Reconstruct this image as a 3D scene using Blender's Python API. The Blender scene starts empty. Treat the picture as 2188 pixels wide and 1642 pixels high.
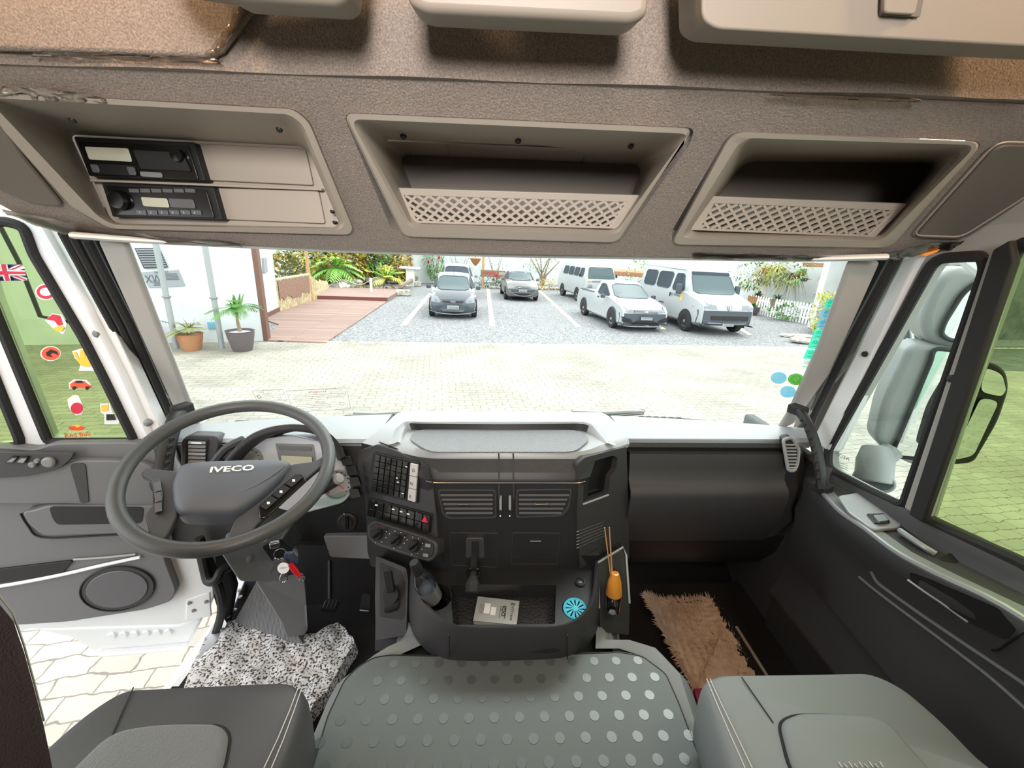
import bpy, bmesh, math, random
from mathutils import Vector, Matrix
random.seed(7)
sc = bpy.context.scene
COL = sc.collection
# ---------------------------------------------------------------- camera
FPX = 890.0
C0 = Vector((0, 0, 2.4))
def _rot(pitch, yaw, roll):
    return (Matrix.Rotation(-math.radians(yaw), 3, 'Z') @ Matrix.Rotation(math.radians(90-pitch), 3, 'X')
            @ Matrix.Rotation(math.radians(roll), 3, 'Z'))
BT = _rot(18, 2.1, 1.2)                                   # camera axes in the cab's own frame
LEAN = Matrix.Rotation(math.radians(-1.7), 4, 'Y')        # the truck leans slightly on the yard
TRUCK = Matrix.Translation(C0) @ LEAN @ Matrix.Translation(-C0)
BW = LEAN.to_3x3() @ BT
cam_d = bpy.data.cameras.new('camera'); cam = bpy.data.objects.new('camera', cam_d); COL.objects.link(cam)
cam_d.sensor_fit = 'HORIZONTAL'; cam_d.sensor_width = 36; cam_d.lens = FPX/2188*36
cam_d.clip_start = 0.02; cam_d.clip_end = 400
cam.matrix_world = Matrix.Translation(C0) @ BW.to_4x4()
sc.camera = cam
# ---------------------------------------------------------------- world, sun, exposure
SKY = 3.4
w = bpy.data.worlds.new('sky'); sc.world = w; w.use_nodes = True
nt = w.node_tree; nt.nodes.clear()
wo = nt.nodes.new('ShaderNodeOutputWorld'); bg = nt.nodes.new('ShaderNodeBackground')
tc = nt.nodes.new('ShaderNodeTexCoord'); sx = nt.nodes.new('ShaderNodeSeparateXYZ'); rp = nt.nodes.new('ShaderNodeValToRGB')
nt.links.new(tc.outputs['Generated'], sx.inputs[0]); nt.links.new(sx.outputs['Z'], rp.inputs[0])
rp.color_ramp.elements[0].position = 0.0; rp.color_ramp.elements[0].color = (.88, .93, .95, 1)
rp.color_ramp.elements[1].position = 0.8; rp.color_ramp.elements[1].color = (1, 1, 1, 1)
nt.links.new(rp.outputs[0], bg.inputs[0]); bg.inputs[1].default_value = SKY
nt.links.new(bg.outputs[0], wo.inputs[0])
sun_d = bpy.data.lights.new('overcast_sun', 'SUN'); sun_d.energy = 1.6; sun_d.angle = math.radians(18); sun_d.color = (1, .985, .96)
sun = bpy.data.objects.new('overcast_sun', sun_d); COL.objects.link(sun)
sun.rotation_euler = (math.radians(-28), math.radians(22), 0); sun.location = (0, 5, 12)
sc.view_settings.view_transform = 'Standard'; sc.view_settings.look = 'None'
sc.view_settings.gamma = 1; sc.view_settings.exposure = 0.0; sc.view_settings.use_curve_mapping = False
try:
    sc.cycles.use_denoising = True
    sc.cycles.max_bounces = 10; sc.cycles.diffuse_bounces = 5; sc.cycles.transparent_max_bounces = 24
    sc.cycles.sample_clamp_indirect = 6; sc.cycles.caustics_reflective = False; sc.cycles.caustics_refractive = False
except Exception: pass
def area(name, loc, aim, size, power, col, z2=None):
    d = bpy.data.lights.new(name, 'AREA'); d.shape = 'DISK'; d.size = size; d.energy = power; d.color = col
    o = bpy.data.objects.new(name, d); COL.objects.link(o); o.location = loc
    o.rotation_euler = (Vector(aim)-Vector(loc)).to_track_quat('-Z', 'Y').to_euler(); o['_t'] = 1
    return o
# warm lamps under the high roof (reading lamps, bodies built further down)
LAMPS = [((.93, .30, 2.985), (.80, .70, 2.62)), ((-.62, .30, 2.985), (-.55, .70, 2.62))]
for _p, _a in LAMPS: area('reading_lamp_light', _p, _a, .12, 5.5, (1, .66, .36))
area('roof_lamp_light', (0.05, -.35, 3.03), (0.05, .2, 2.0), .30, 7.0, (1, .86, .74))
area('added_fill_light', (0.0, -1.12, 2.78), (0.0, .8, 2.66), .45, 9.5, (1, .95, .90)).data.spread = math.radians(75)  # added fill behind the camera, brightens the overhead bins and lining
# ---------------------------------------------------------------- picture geometry helpers (pixels -> real points at a known depth)
def ray(u, v, B=BT): return B @ Vector(((u-1094)/FPX, (821-v)/FPX, -1))
def P(u, v, x=None, y=None, z=None, B=BT):
    k = ray(u, v, B)
    s = (y/k.y) if y is not None else ((z-2.4)/k.z if z is not None else x/k.x)
    return C0 + k*s
def G(u, v, z=0, y=None): return P(u, v, z=z, B=BW) if y is None else P(u, v, y=y, B=BW)
def plane(o, n): return (Vector(o), Vector(n).normalized())
def On(pl, u, v, off=0, B=BT):
    k = ray(u, v, B); s = (pl[0]+pl[1]*off-C0).dot(pl[1])/k.dot(pl[1]); return C0+k*s
def Ons(pl, pts, off=0, B=BT): return [On(pl, a, b, off, B) for a, b in pts]
# ---------------------------------------------------------------- materials
def lin(c):
    return tuple((x/255/12.92) if x/255 <= .04045 else ((x/255+.055)/1.055)**2.4 for x in c)
M = {}
def mat(name, col, rough=.5, metal=0, noise=None, bump=None, coat=0, spec=.5, coat_rough=.1, sheen=0, emit=None, glass=None, tex='noise'):
    m = bpy.data.materials.new(name); m.use_nodes = True; t = m.node_tree; b = t.nodes['Principled BSDF']
    c = (*lin(col), 1); b.inputs['Base Color'].default_value = c
    b.inputs['Roughness'].default_value = rough; b.inputs['Metallic'].default_value = metal
    b.inputs['Specular IOR Level'].default_value = spec
    b.inputs['Coat Weight'].default_value = coat; b.inputs['Coat Roughness'].default_value = coat_rough
    b.inputs['Sheen Weight'].default_value = sheen
    co = t.nodes.new('ShaderNodeTexCoord')
    if noise:
        sc_, c2, det = noise
        n = t.nodes.new('ShaderNodeTexNoise'); n.inputs['Scale'].default_value = sc_; n.inputs['Detail'].default_value = det
        r = t.nodes.new('ShaderNodeValToRGB'); r.color_ramp.elements[0].color = c; r.color_ramp.elements[1].color = (*lin(c2), 1)
        r.color_ramp.elements[0].position = .35; r.color_ramp.elements[1].position = .65
        t.links.new(co.outputs['Object'], n.inputs['Vector']); t.links.new(n.outputs['Fac'], r.inputs[0]); t.links.new(r.outputs[0], b.inputs['Base Color'])
    if bump:
        sc_, st, dist = bump
        n = t.nodes.new('ShaderNodeTexNoise' if tex == 'noise' else 'ShaderNodeTexVoronoi'); n.inputs['Scale'].default_value = sc_
        q = t.nodes.new('ShaderNodeBump'); q.inputs['Strength'].default_value = st; q.inputs['Distance'].default_value = dist
        t.links.new(co.outputs['Object'], n.inputs['Vector']); t.links.new(n.outputs[0], q.inputs['Height']); t.links.new(q.outputs[0], b.inputs['Normal'])
    if emit:
        b.inputs['Emission Color'].default_value = (*lin(col), 1); b.inputs['Emission Strength'].default_value = emit
    M[name] = m; return m
def glass(name, tint, refl=.06, rough=0):
    m = bpy.data.materials.new(name); m.use_nodes = True; t = m.node_tree; t.nodes.clear()
    o = t.nodes.new('ShaderNodeOutputMaterial'); a = t.nodes.new('ShaderNodeBsdfTransparent'); a.inputs[0].default_value = (*lin(tint), 1)
    g = t.nodes.new('ShaderNodeBsdfGlossy'); g.inputs['Roughness'].default_value = rough
    x = t.nodes.new('ShaderNodeMixShader'); f = t.nodes.new('ShaderNodeFresnel'); f.inputs[0].default_value = 1.3
    k = t.nodes.new('ShaderNodeMath'); k.operation = 'MULTIPLY'; k.inputs[1].default_value = refl*10
    t.links.new(f.outputs[0], k.inputs[0]); t.links.new(k.outputs[0], x.inputs[0]); t.links.new(a.outputs[0], x.inputs[1]); t.links.new(g.outputs[0], x.inputs[2])
    t.links.new(x.outputs[0], o.inputs[0]); M[name] = m; return m
def translucent(name, col):
    m = mat(name, col, .6); t = m.node_tree; o = t.nodes['Material Output']; tr = t.nodes.new('ShaderNodeBsdfTranslucent'); tr.inputs[0].default_value = (*lin(col), 1)
    x = t.nodes.new('ShaderNodeMixShader'); x.inputs[0].default_value = .6; t.links.new(t.nodes['Principled BSDF'].outputs[0], x.inputs[1]); t.links.new(tr.outputs[0], x.inputs[2]); t.links.new(x.outputs[0], o.inputs[0])
def wave_bump(m, scale, strength, dist, kind='BANDS', direction='X', rot=(0, 0, 0)):
    t = m.node_tree; b = t.nodes['Principled BSDF']; co = t.nodes.new('ShaderNodeTexCoord'); mp = t.nodes.new('ShaderNodeMapping')
    mp.inputs['Rotation'].default_value = rot
    n = t.nodes.new('ShaderNodeTexWave'); n.wave_type = kind; n.bands_direction = direction; n.inputs['Scale'].default_value = scale
    q = t.nodes.new('ShaderNodeBump'); q.inputs['Strength'].default_value = strength; q.inputs['Distance'].default_value = dist
    t.links.new(co.outputs['Object'], mp.inputs[0]); t.links.new(mp.outputs[0], n.inputs['Vector'])
    t.links.new(n.outputs['Fac'], q.inputs['Height']); t.links.new(q.outputs[0], b.inputs['Normal'])
    return m
mat('black', (26, 26, 27), .55); mat('black_gloss', (16, 16, 17), .25, coat=.3); mat('rubber', (34, 34, 35), .75)
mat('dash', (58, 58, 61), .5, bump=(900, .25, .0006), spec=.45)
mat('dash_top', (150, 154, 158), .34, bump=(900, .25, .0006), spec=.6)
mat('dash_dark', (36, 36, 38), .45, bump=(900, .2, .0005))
mat('carbon', (40, 40, 42), .45); wave_bump(M['carbon'], 110, .5, .001, 'BANDS', 'DIAGONAL')
mat('lid_plastic', (146, 136, 125), .5, bump=(700, .15, .0004)); mat('taupe', (170, 160, 149), .5, bump=(700, .15, .0004))
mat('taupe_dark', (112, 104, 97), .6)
mat('lining', (116, 106, 100), .85, noise=(420, (150, 136, 126), 3), bump=(300, .6, .003), sheen=.2)
mat('film', (140, 128, 118), .35, bump=(45, 1, .01), coat=.8)
mat('white_paint', (236, 238, 240), .3, coat=.4); mat('grey_trim', (176, 174, 170), .5, bump=(500, .2, .0005))
mat('door_plastic', (112, 112, 114), .5, bump=(600, .2, .0005)); mat('door_dark', (60, 60, 62), .55)
mat('leather', (82, 82, 86), .5, bump=(500, .3, .0006)); mat('fabric', (120, 124, 126), .8, bump=(350, .9, .002), sheen=.3)
mat('seat_grey', (134, 140, 142), .6, bump=(350, .4, .001)); mat('thread', (205, 205, 205), .6)
mat('mat_rubber', (98, 105, 106), .55, bump=(420, .3, .0008)); mat('chrome', (210, 210, 212), .15, metal=1)
mat('steel', (150, 150, 152), .35, metal=1); mat('white', (240, 240, 240), .5); mat('grey', (130, 130, 130), .5)
mat('button_light', (200, 200, 200), .4); mat('red', (200, 20, 30), .4); mat('lcd', (196, 196, 176), .3, coat=.5)
mat('teal', (60, 178, 205), .5); mat('orange', (214, 142, 52), .35, coat=.3); mat('reed', (190, 140, 95), .7)
mat('fur', (226, 196, 172), .9, noise=(14, (240, 220, 200), 4), sheen=.5)
mat('cover', (96, 96, 100), .3); mat('silver_card', (190, 190, 190), .35, metal=.3); mat('ink', (30, 30, 32), .6)
mat('maroon', (150, 20, 50), .35, coat=.4); mat('key_blue', (52, 58, 80), .4); mat('ribbed', (140, 140, 142), .5)
wave_bump(M['ribbed'], 60, 1, .004, 'BANDS', 'X')
mat('gauge', (188, 190, 198), .3, coat=.5); mat('carpet', (30, 27, 27), .95, noise=(200, (22, 20, 20), 2))
mat('mirror', (235, 240, 240), .02, metal=1); mat('amber', (240, 150, 60), .3, coat=.4, emit=.25)
mat('green_stripe', (0, 150, 112), .35, coat=.4); mat('alu', (176, 178, 182), .4, metal=.5)
mat('lamp_glow', (255, 200, 140), .5, emit=6)
glass('ws_glass', (250, 254, 252), .035); glass('green_glass', (206, 219, 186), .05); glass('clear_glass', (240, 248, 244), .05)
glass('film_clear', (236, 230, 224), .22, .22); glass('bottle_glass', (212, 215, 220), .35, .03)
# ---------------------------------------------------------------- object helpers
ORG = {}; ZONE = ['truck']; TOPS = []
def tag(o, label=None, cat=None, group=None, kind=None):
    if label: o['label'] = label
    if cat: o['category'] = cat
    if group: o['group'] = group
    if kind: o['kind'] = kind
    return o
def thing(name, label, cat, loc, group=None, kind=None):
    o = bpy.data.objects.new(name, None); COL.objects.link(o); o.location = loc; o.empty_display_size = .05
    ORG[o.name] = Vector(loc); TOPS.append((o, ZONE[0])); tag(o, label, cat, group, kind); return o
def finish(me, ang=32):
    bm = bmesh.new(); bm.from_mesh(me); a = math.radians(ang)
    for f in bm.faces: f.smooth = True
    for e in bm.edges:
        if len(e.link_faces) != 2 or e.calc_face_angle(0) > a: e.smooth = False
    bm.to_mesh(me); bm.free()
def obj(name, bm, m, parent=None, bevel=0, seg=2, label=None, ang=32, sub=0, recalc=True):
    me = bpy.data.meshes.new(name)
    if recalc: bmesh.ops.recalc_face_normals(bm, faces=bm.faces)
    bm.to_mesh(me); bm.free()
    if parent is not None: o0 = ORG[parent.name]
    else:
        vs = [v.co for v in me.vertices]
        o0 = Vector((sum(v.x for v in vs)/len(vs), sum(v.y for v in vs)/len(vs), min(v.z for v in vs)))
    me.transform(Matrix.Translation(-o0)); finish(me, ang)
    o = bpy.data.objects.new(name, me); COL.objects.link(o)
    mm = m if isinstance(m, (list, tuple)) else [m]
    for q in mm: me.materials.append(M[q] if isinstance(q, str) else q)
    ORG[o.name] = o0
    if parent is not None: o.parent = parent
    else: o.location = o0; TOPS.append((o, ZONE[0]))
    if bevel:
        b = o.modifiers.new('bevel', 'BEVEL'); b.width = bevel; b.segments = seg; b.limit_method = 'ANGLE'; b.angle_limit = math.radians(28)
        b.harden_normals = False
    if sub:
        s = o.modifiers.new('sub', 'SUBSURF'); s.levels = sub; s.render_levels = sub
    if label: o['label'] = label
    return o
B_ = bmesh.new
def slab(pts, off, bm=None):
    bm = bm or B_(); off = Vector(off); a = [bm.verts.new(p) for p in pts]; b = [bm.verts.new(Vector(p)+off) for p in pts]
    bm.faces.new(a); bm.faces.new(b[::-1]); n = len(pts)
    for i in range(n): bm.faces.new((a[i], b[i], b[(i+1) % n], a[(i+1) % n]))
    return bm
def holes(outer, inner, off, bm=None):
    bm = bm or B_(); off = Vector(off); loops = [outer]+list(inner); edges = []; vs = []
    for lp in loops:
        q = [bm.verts.new(p) for p in lp]; vs.append(q)
        for i in range(len(q)): edges.append(bm.edges.new((q[i], q[(i+1) % len(q)])))
    r = bmesh.ops.triangle_fill(bm, use_beauty=True, edges=edges)
    fs = [g for g in r['geom'] if isinstance(g, bmesh.types.BMFace)]
    mp = {}
    for q in vs:
        for a in q: mp[a] = bm.verts.new(a.co+off)
    for f in fs: bm.faces.new([mp[a] for a in reversed(f.verts)])
    for q in vs:
        for i in range(len(q)):
            a, b = q[i], q[(i+1) % len(q)]; bm.faces.new((a, b, mp[b], mp[a]))
    return bm
def loft(rows, closed=False, cap=False, bm=None):
    bm = bm or B_(); R = [[bm.verts.new(p) for p in r] for r in rows]; n = len(rows[0])
    for i in range(len(R)-1):
        for j in range(n if closed else n-1):
            k = (j+1) % n
            try: bm.faces.new((R[i][j], R[i][k], R[i+1][k], R[i+1][j]))
            except ValueError: pass
    if cap: bm.faces.new(R[0][::-1]); bm.faces.new(R[-1])
    return bm
def shell(rows, off, bm=None):
    "an open sheet given thickness"
    off = Vector(off); bm = bm or B_(); n = len(rows[0])
    A = [[bm.verts.new(p) for p in r] for r in rows]; Bq = [[bm.verts.new(Vector(p)+off) for p in r] for r in rows]
    for i in range(len(A)-1):
        for j in range(n-1):
            bm.faces.new((A[i][j], A[i][j+1], A[i+1][j+1], A[i+1][j])); bm.faces.new((Bq[i][j], Bq[i+1][j], Bq[i+1][j+1], Bq[i][j+1]))
    for i in range(len(A)-1):
        for j in (0, n-1): bm.faces.new((A[i][j], A[i+1][j], Bq[i+1][j], Bq[i][j]))
    for j in range(n-1):
        for i in (0, len(A)-1): bm.faces.new((A[i][j], A[i][j+1], Bq[i][j+1], Bq[i][j]))
    return bm
def rnd(pts, r, n=4):
    out = []; N = len(pts)
    for i in range(N):
        p = Vector(pts[i]); a = Vector(pts[i-1])-p; b = Vector(pts[(i+1) % N])-p
        rr = min(r, a.length*.45, b.length*.45); a = p+a.normalized()*rr; b = p+b.normalized()*rr
        for k in range(n+1):
            t = k/n; out.append(a*(1-t)**2+p*2*t*(1-t)+b*t*t)
    return out
def shrink(pts, k):
    c = sum((Vector(p) for p in pts), Vector())/len(pts); return [c+(Vector(p)-c)*k for p in pts]
def cr(pts, n=6, closed=False):
    pts = [Vector(p) for p in pts]; N = len(pts); out = []
    g = (lambda i: pts[i % N]) if closed else (lambda i: pts[max(0, min(N-1, i))])
    for i in range(N if closed else N-1):
        a, b, c, d = g(i-1), g(i), g(i+1), g(i+2)
        for k in range(n):
            t = k/n; out.append(.5*((2*b)+(c-a)*t+(2*a-5*b+4*c-d)*t*t+(3*b-a-3*c+d)*t**3))
    if not closed: out.append(pts[-1])
    return out
def tube(path, r, n=8, closed=False, cap=True, bm=None, flat=1.0, up=None):
    bm = bm or B_(); path = [Vector(p) for p in path]; N = len(path); rr = r if isinstance(r, (list, tuple)) else [r]*N; rows = []
    prev = Vector(up) if up else None
    for i in range(N):
        a = path[i-1] if (i or closed) else path[i]; b = path[(i+1) % N] if (i < N-1 or closed) else path[i]
        t = (b-a).normalized()
        if prev is None: prev = t.orthogonal()
        x = (prev-t*prev.dot(t)).normalized(); y = t.cross(x); prev = x
        rows.append([path[i]+(x*math.cos(2*math.pi*k/n)+y*flat*math.sin(2*math.pi*k/n))*rr[i] for k in range(n)])
    if closed: rows.append(rows[0])
    loft(rows, True, cap and not closed, bm)
    if closed: bmesh.ops.remove_doubles(bm, verts=bm.verts, dist=1e-6)
    return bm
def frame_of(axis, up=(0, 0, 1)):
    z = Vector(axis).normalized(); u = Vector(up)
    if abs(z.dot(u)) > .98: u = Vector((0, 1, 0))
    x = u.cross(z).normalized(); return x, z.cross(x), z
def lathe(prof, o, axis=(0, 0, 1), n=20, bm=None):
    bm = bm or B_(); x, y, z = frame_of(axis); o = Vector(o); rows = []
    for r, h in prof: rows.append([o+z*h+(x*math.cos(2*math.pi*k/n)+y*math.sin(2*math.pi*k/n))*max(r, 1e-5) for k in range(n)])
    loft(rows, True, True, bm); return bm
def box(c, s, R=None, bm=None):
    bm = bm or B_(); R = R or Matrix.Identity(3); c = Vector(c); vs = []
    for i in (-1, 1):
        for j in (-1, 1):
            for k in (-1, 1): vs.append(bm.verts.new(c+R @ Vector((i*s[0]/2, j*s[1]/2, k*s[2]/2))))
    for f in ((0, 1, 3, 2), (4, 6, 7, 5), (0, 4, 5, 1), (2, 3, 7, 6), (0, 2, 6, 4), (1, 5, 7, 3)): bm.faces.new([vs[i] for i in f])
    return bm
def Rz(a): return Matrix.Rotation(math.radians(a), 3, 'Z')
def circle(c, r, nrm, n=24, sy=1):
    x, y, z = frame_of(nrm); return [Vector(c)+x*r*math.cos(2*math.pi*k/n)+y*r*sy*math.sin(2*math.pi*k/n) for k in range(n)]
def text(s, o, xd, yd, h, m, parent=None, name='lettering', depth=.0006, width=None, bold=0):
    cu = bpy.data.curves.new('t', 'FONT'); cu.body = s; cu.size = 1; cu.align_x = 'CENTER'; cu.align_y = 'CENTER'; cu.resolution_u = 2; cu.extrude = 0; cu.offset = bold
    t = bpy.data.objects.new('t', cu); COL.objects.link(t); dg = bpy.context.evaluated_depsgraph_get()
    me = bpy.data.meshes.new_from_object(t.evaluated_get(dg)); bpy.data.objects.remove(t); bpy.data.curves.remove(cu)
    bm = B_(); bm.from_mesh(me); bpy.data.meshes.remove(me)
    if not bm.verts: bm.free(); return None
    w = max(v.co.x for v in bm.verts)-min(v.co.x for v in bm.verts); hh = max(v.co.y for v in bm.verts)-min(v.co.y for v in bm.verts)
    cx = (max(v.co.x for v in bm.verts)+min(v.co.x for v in bm.verts))/2; cy = (max(v.co.y for v in bm.verts)+min(v.co.y for v in bm.verts))/2
    ky = h/max(hh, .01); kx = width/max(w, .01) if width else ky
    xd = Vector(xd).normalized(); yd = Vector(yd).normalized(); nn = xd.cross(yd)
    for v in bm.verts: v.co = Vector(o)+xd*(v.co.x-cx)*kx+yd*(v.co.y-cy)*ky+nn*depth
    return obj(name, bm, m, parent, recalc=False)
def copy_tree(o, label=None, parent=None):
    c = o.copy(); COL.objects.link(c); c.parent = parent
    if parent is None: TOPS.append((c, ZONE[0]))
    ORG[c.name] = ORG[o.name]
    for ch in list(o.children): copy_tree(ch, None, c)
    if label: c['label'] = label
    return c
# ================================================================= THE CAB: shell
WS = plane((0, .98, 2.42), (0, -1, -.509))                # the leaning windscreen / pillar plane
def bulge(x): return .12*(1-min(1, abs(x-.03)/1.0)**2)
def wspt(x, z, off=0): return Vector((x, .98+(2.42-z)*.509+bulge(x)-off, z))
S = 'structure'
f = obj('floor', box((0, .15, 1.06), (1.98, 2.75, .08)), 'carpet'); tag(f, 'dark carpeted cab floor', None, None, S)
f = obj('wall_back', box((0, -1.26, 2.1), (2.1, .06, 2.1)), 'taupe'); tag(f, kind=S, label='rear wall of the cab behind the seats')
f = obj('ceiling', box((0, -.35, 3.13), (2.1, 1.9, .06)), 'lining'); tag(f, kind=S, label='high roof lining of the cab')
bm = box((1.06, -.55, 2.1), (.06, 1.3, 2.0)); box((1.06, .12, 2.82), (.06, 1.25, .60), bm=bm)
f = obj('wall_right', bm, 'taupe'); tag(f, kind=S, label='right side wall of the cab')
bm = box((-1.09, -.62, 2.1), (.06, 1.2, 2.0)); box((-1.09, .12, 2.86), (.06, 1.25, .52), bm=bm)
f = obj('wall_left', bm, 'taupe'); tag(f, kind=S, label='left side wall of the cab')
bm = shell([[(-.99, 1.46, 1.76), (1.02, 1.46, 1.76)], [(-.99, 1.50, 1.5), (1.02, 1.52, 1.5)], [(-.99, 1.45, 1.22), (1.02, 1.45, 1.22)], [(-.99, 1.25, 1.09), (1.02, 1.25, 1.09)]], (0, .03, 0))
f = obj('wall_front', bm, 'carpet'); tag(f, kind=S, label='dark bulkhead and toe board under the dashboard')
# windscreen
rows = [[wspt(-1.0+2.03*i/24, 1.76+.72*j/6) for i in range(25)] for j in range(7)]
f = obj('window_1', shell(rows, (0, .006, 0)), 'ws_glass'); tag(f, kind=S, label='wide curved windscreen')
# pillars traced on the leaning plane; real boxes 4 cm deep
def pil(name, px, m, off, t=.018, label=None, bev=.008, px_v=None):
    o = obj(name, slab(Ons(WS, px, off), Vector((0, .92, .3))*t), m, bevel=bev, seg=3); tag(o, label, None, None, S); return o
pil('trim_1', [(205, 514), (268, 518), (300, 600), (408, 872), (425, 900), (400, 990), (372, 880), (290, 700)], 'grey_trim', .005, .018, 'light grey inner cover of the left windscreen pillar', .012)
pil('trim_2', [(120, 494), (212, 514), (372, 878), (392, 940), (345, 990), (300, 860)], 'black', -.05, .03, 'black rubber seals of the left pillar and open door')
for i, (a, b) in enumerate([((137, 497), (340, 900)), ((158, 503), (350, 885)), ((186, 512), (362, 880))]):
    o = obj('trim_%d' % (3+i), tube([On(WS, a[0], a[1], .0), On(WS, (a[0]+b[0])/2+6, (a[1]+b[1])/2, .0), On(WS, b[0], b[1], 0)], .011, 8), 'rubber'); tag(o, kind=S, label='ribbed rubber door seal strip on the left pillar')
pil('trim_6', [(1818, 560), (1884, 560), (1775, 800), (1700, 905), (1660, 925), (1688, 880), (1752, 740)], 'grey_trim', .005, .018, 'light grey inner cover of the right windscreen pillar', .012)
pil('trim_7', [(1870, 556), (1940, 546), (1770, 905), (1730, 960), (1690, 960), (1725, 860)], 'black', -.05, .03, 'black recess beside the right windscreen pillar')
o = obj('trim_8', tube([On(WS, 1912, 552, 0), On(WS, 1820, 720, 0), On(WS, 1740, 885, 0), On(WS, 1720, 945, 0)], .012, 8), 'rubber'); tag(o, kind=S, label='rubber seal strip on the right pillar')
# thin light strip under the overhead console
lp = [(158, 503, .93), (300, 513, .96), (480, 522, 1.0), (740, 534, 1.035), (1094, 544, 1.05), (1400, 549, 1.035), (1700, 553, .99), (1893, 549, .93)]
pp = cr([P(a, b, y=c) for a, b, c in lp], 6)
bm = tube(pp, .007, 10, flat=2.6, up=(0, 0, 1)); o = obj('trim_9', bm, 'white'); tag(o, kind=S, label='white rail along the top of the windscreen')
# ----------------------------------------------------------------- overhead console
Q = plane((0, .97, 2.40), (0, -.235-.0, -.27))
OC = thing('overhead_console', 'padded grey overhead console with three bins above the windscreen', 'overhead console', (0, .8, 2.5))
def px(*a): return list(a)
outl = [(-140, 108), (0, 120), (450, 141), (740, 156), (1094, 172), (1400, 188), (1800, 208), (2188, 230), (2330, 236), (2290, 420), (2188, 478), (2050, 522), (1900, 551), (1700, 552), (1400, 548), (1094, 543), (740, 533), (480, 522), (160, 503), (60, 470), (0, 437), (-90, 330)]
LB = rnd(Ons(Q, [(-75, 192), (628, 232), (662, 258), (757, 490), (745, 505), (235, 492), (150, 442)]), .02)
MB = rnd(Ons(Q, [(731, 240), (1484, 273), (1476, 305), (1322, 521), (861, 508), (836, 490)]), .018)
RB = rnd(Ons(Q, [(1560, 280), (2106, 302), (1905, 530), (1440, 524), (1429, 505)]), .022)
bm = holes(Ons(Q, outl), [LB, MB, RB], Vector((0, .02, .03)))
obj('padded_lining', bm, 'lining', OC, recalc=True)
def bin_frame(outer_px, inner_px, r1, r2, name='bin_frame'):
    a = rnd(Ons(Q, outer_px, .0), r1, 5); b = rnd(Ons(Q, shr(outer_px, .985), .010), r1, 5); c = rnd(Ons(Q, shr(inner_px, 1.03), .010), r2, 5); d = rnd(Ons(Q, inner_px, .002), r2, 5)
    return a, b, c, d
def shr(p, k):
    cx = sum(a for a, b in p)/len(p); cy = sum(b for a, b in p)/len(p); return [(cx+(a-cx)*k, cy+(b-cy)*k) for a, b in p]
# middle bin
mo = [(732, 241), (1483, 274), (1322, 520), (861, 507)]; mi = [(758, 258), (1466, 289), (1316, 497), (880, 484)]
back = [P(850, 330, y=1.12), P(1375, 352, y=1.12), P(1330, 470, y=1.12), P(900, 450, y=1.12)]
rows = list(bin_frame(mo, mi, .018, .018)); rows.append(rnd([rows[-1][k*6+3].lerp(back[k], .45) for k in range(4)], .03, 5)); rows.append(rnd(back, .03, 5))
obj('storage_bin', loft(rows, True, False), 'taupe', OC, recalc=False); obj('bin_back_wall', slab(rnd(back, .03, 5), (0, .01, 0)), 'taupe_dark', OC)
def guard(tl, trr, br, bl, y0, y1, nx, nz, name):
    A, Bp, Cc, D = P(*tl, y=y0), P(*trr, y=y0), P(*br, y=y1), P(*bl, y=y1)
    nn = (Bp-A).cross(D-A).normalized()
    if nn.y > 0: nn = -nn
    def at(s, t): return A.lerp(Bp, s).lerp(D.lerp(Cc, s), t)
    rim = [at(0, 0), at(1, 0), at(1, 1), at(0, 1)]; inn = [at(.035, .2), at(.965, .2), at(.955, .93), at(.045, .93)]
    g = obj('mesh_guard', holes(rim, [inn], nn*.008), 'taupe', OC, bevel=.0015)
    bm = B_(); w_ = .0027
    def strip(p, q):
        d = (q-p).normalized(); s_ = d.cross(nn)*w_; slab([p-s_, p+s_, q+s_, q-s_], nn*.006, bm)
    # diagonal lattice clipped to the inner quad
    asp = (Bp-A).length/(D-A).length; dx = .93/nx; t0, t1 = .2, .93; span = (t1-t0)*1.1/asp*1.25
    for sgn in (1, -1):
        k = -12
        while k < nx+12:
            s0 = .04+k*dx; s1 = s0+span; lo, hi = 0.0, 1.0
            for bnd in (0.036, .964):
                f0, f1 = s0-bnd, s1-bnd
                if bnd < .5:
                    if s0 < bnd: lo = max(lo, (bnd-s0)/(s1-s0))
                else:
                    if s1 > bnd: hi = min(hi, (bnd-s0)/(s1-s0))
            if hi-lo > .02:
                ta, tb = (t0+(t1-t0)*lo, t0+(t1-t0)*hi) if sgn > 0 else (t1-(t1-t0)*lo, t1-(t1-t0)*hi)
                strip(at(s0+span*lo, ta)+nn*.001, at(s0+span*hi, tb)+nn*.001)
            k += 1
    obj('lattice', bm, 'taupe', g, recalc=True); return g
guard((839, 400), (1364, 416), (1318, 488), (874, 475), .935, .955, 19, 4, 'm')
for a, b in ((862, 291), (1107, 301), (1348, 312)):
    obj('screw', lathe([(.006, 0), (.005, .003), (.0001, .003)], On(Q, a, b, -.055), (0, -.4, -.9), 12), 'black', OC)
# hatch outline and clips on the bin's ceiling
for a, b in [((828, 300), (1375, 322)), ((955, 308), (965, 338)), ((882, 308), (884, 335)), ((1257, 318), (1240, 352)), ((1328, 323), (1308, 355)), ((1387, 325), (1340, 372)), ((1240, 352), (1308, 355))]:
    y = lambda p: .80+(p[1]-295)*.006
    obj('seam', tube([P(a[0], a[1], y=y(a)), P(b[0], b[1], y=y(b))], .0012, 5), 'taupe_dark', OC)
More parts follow.
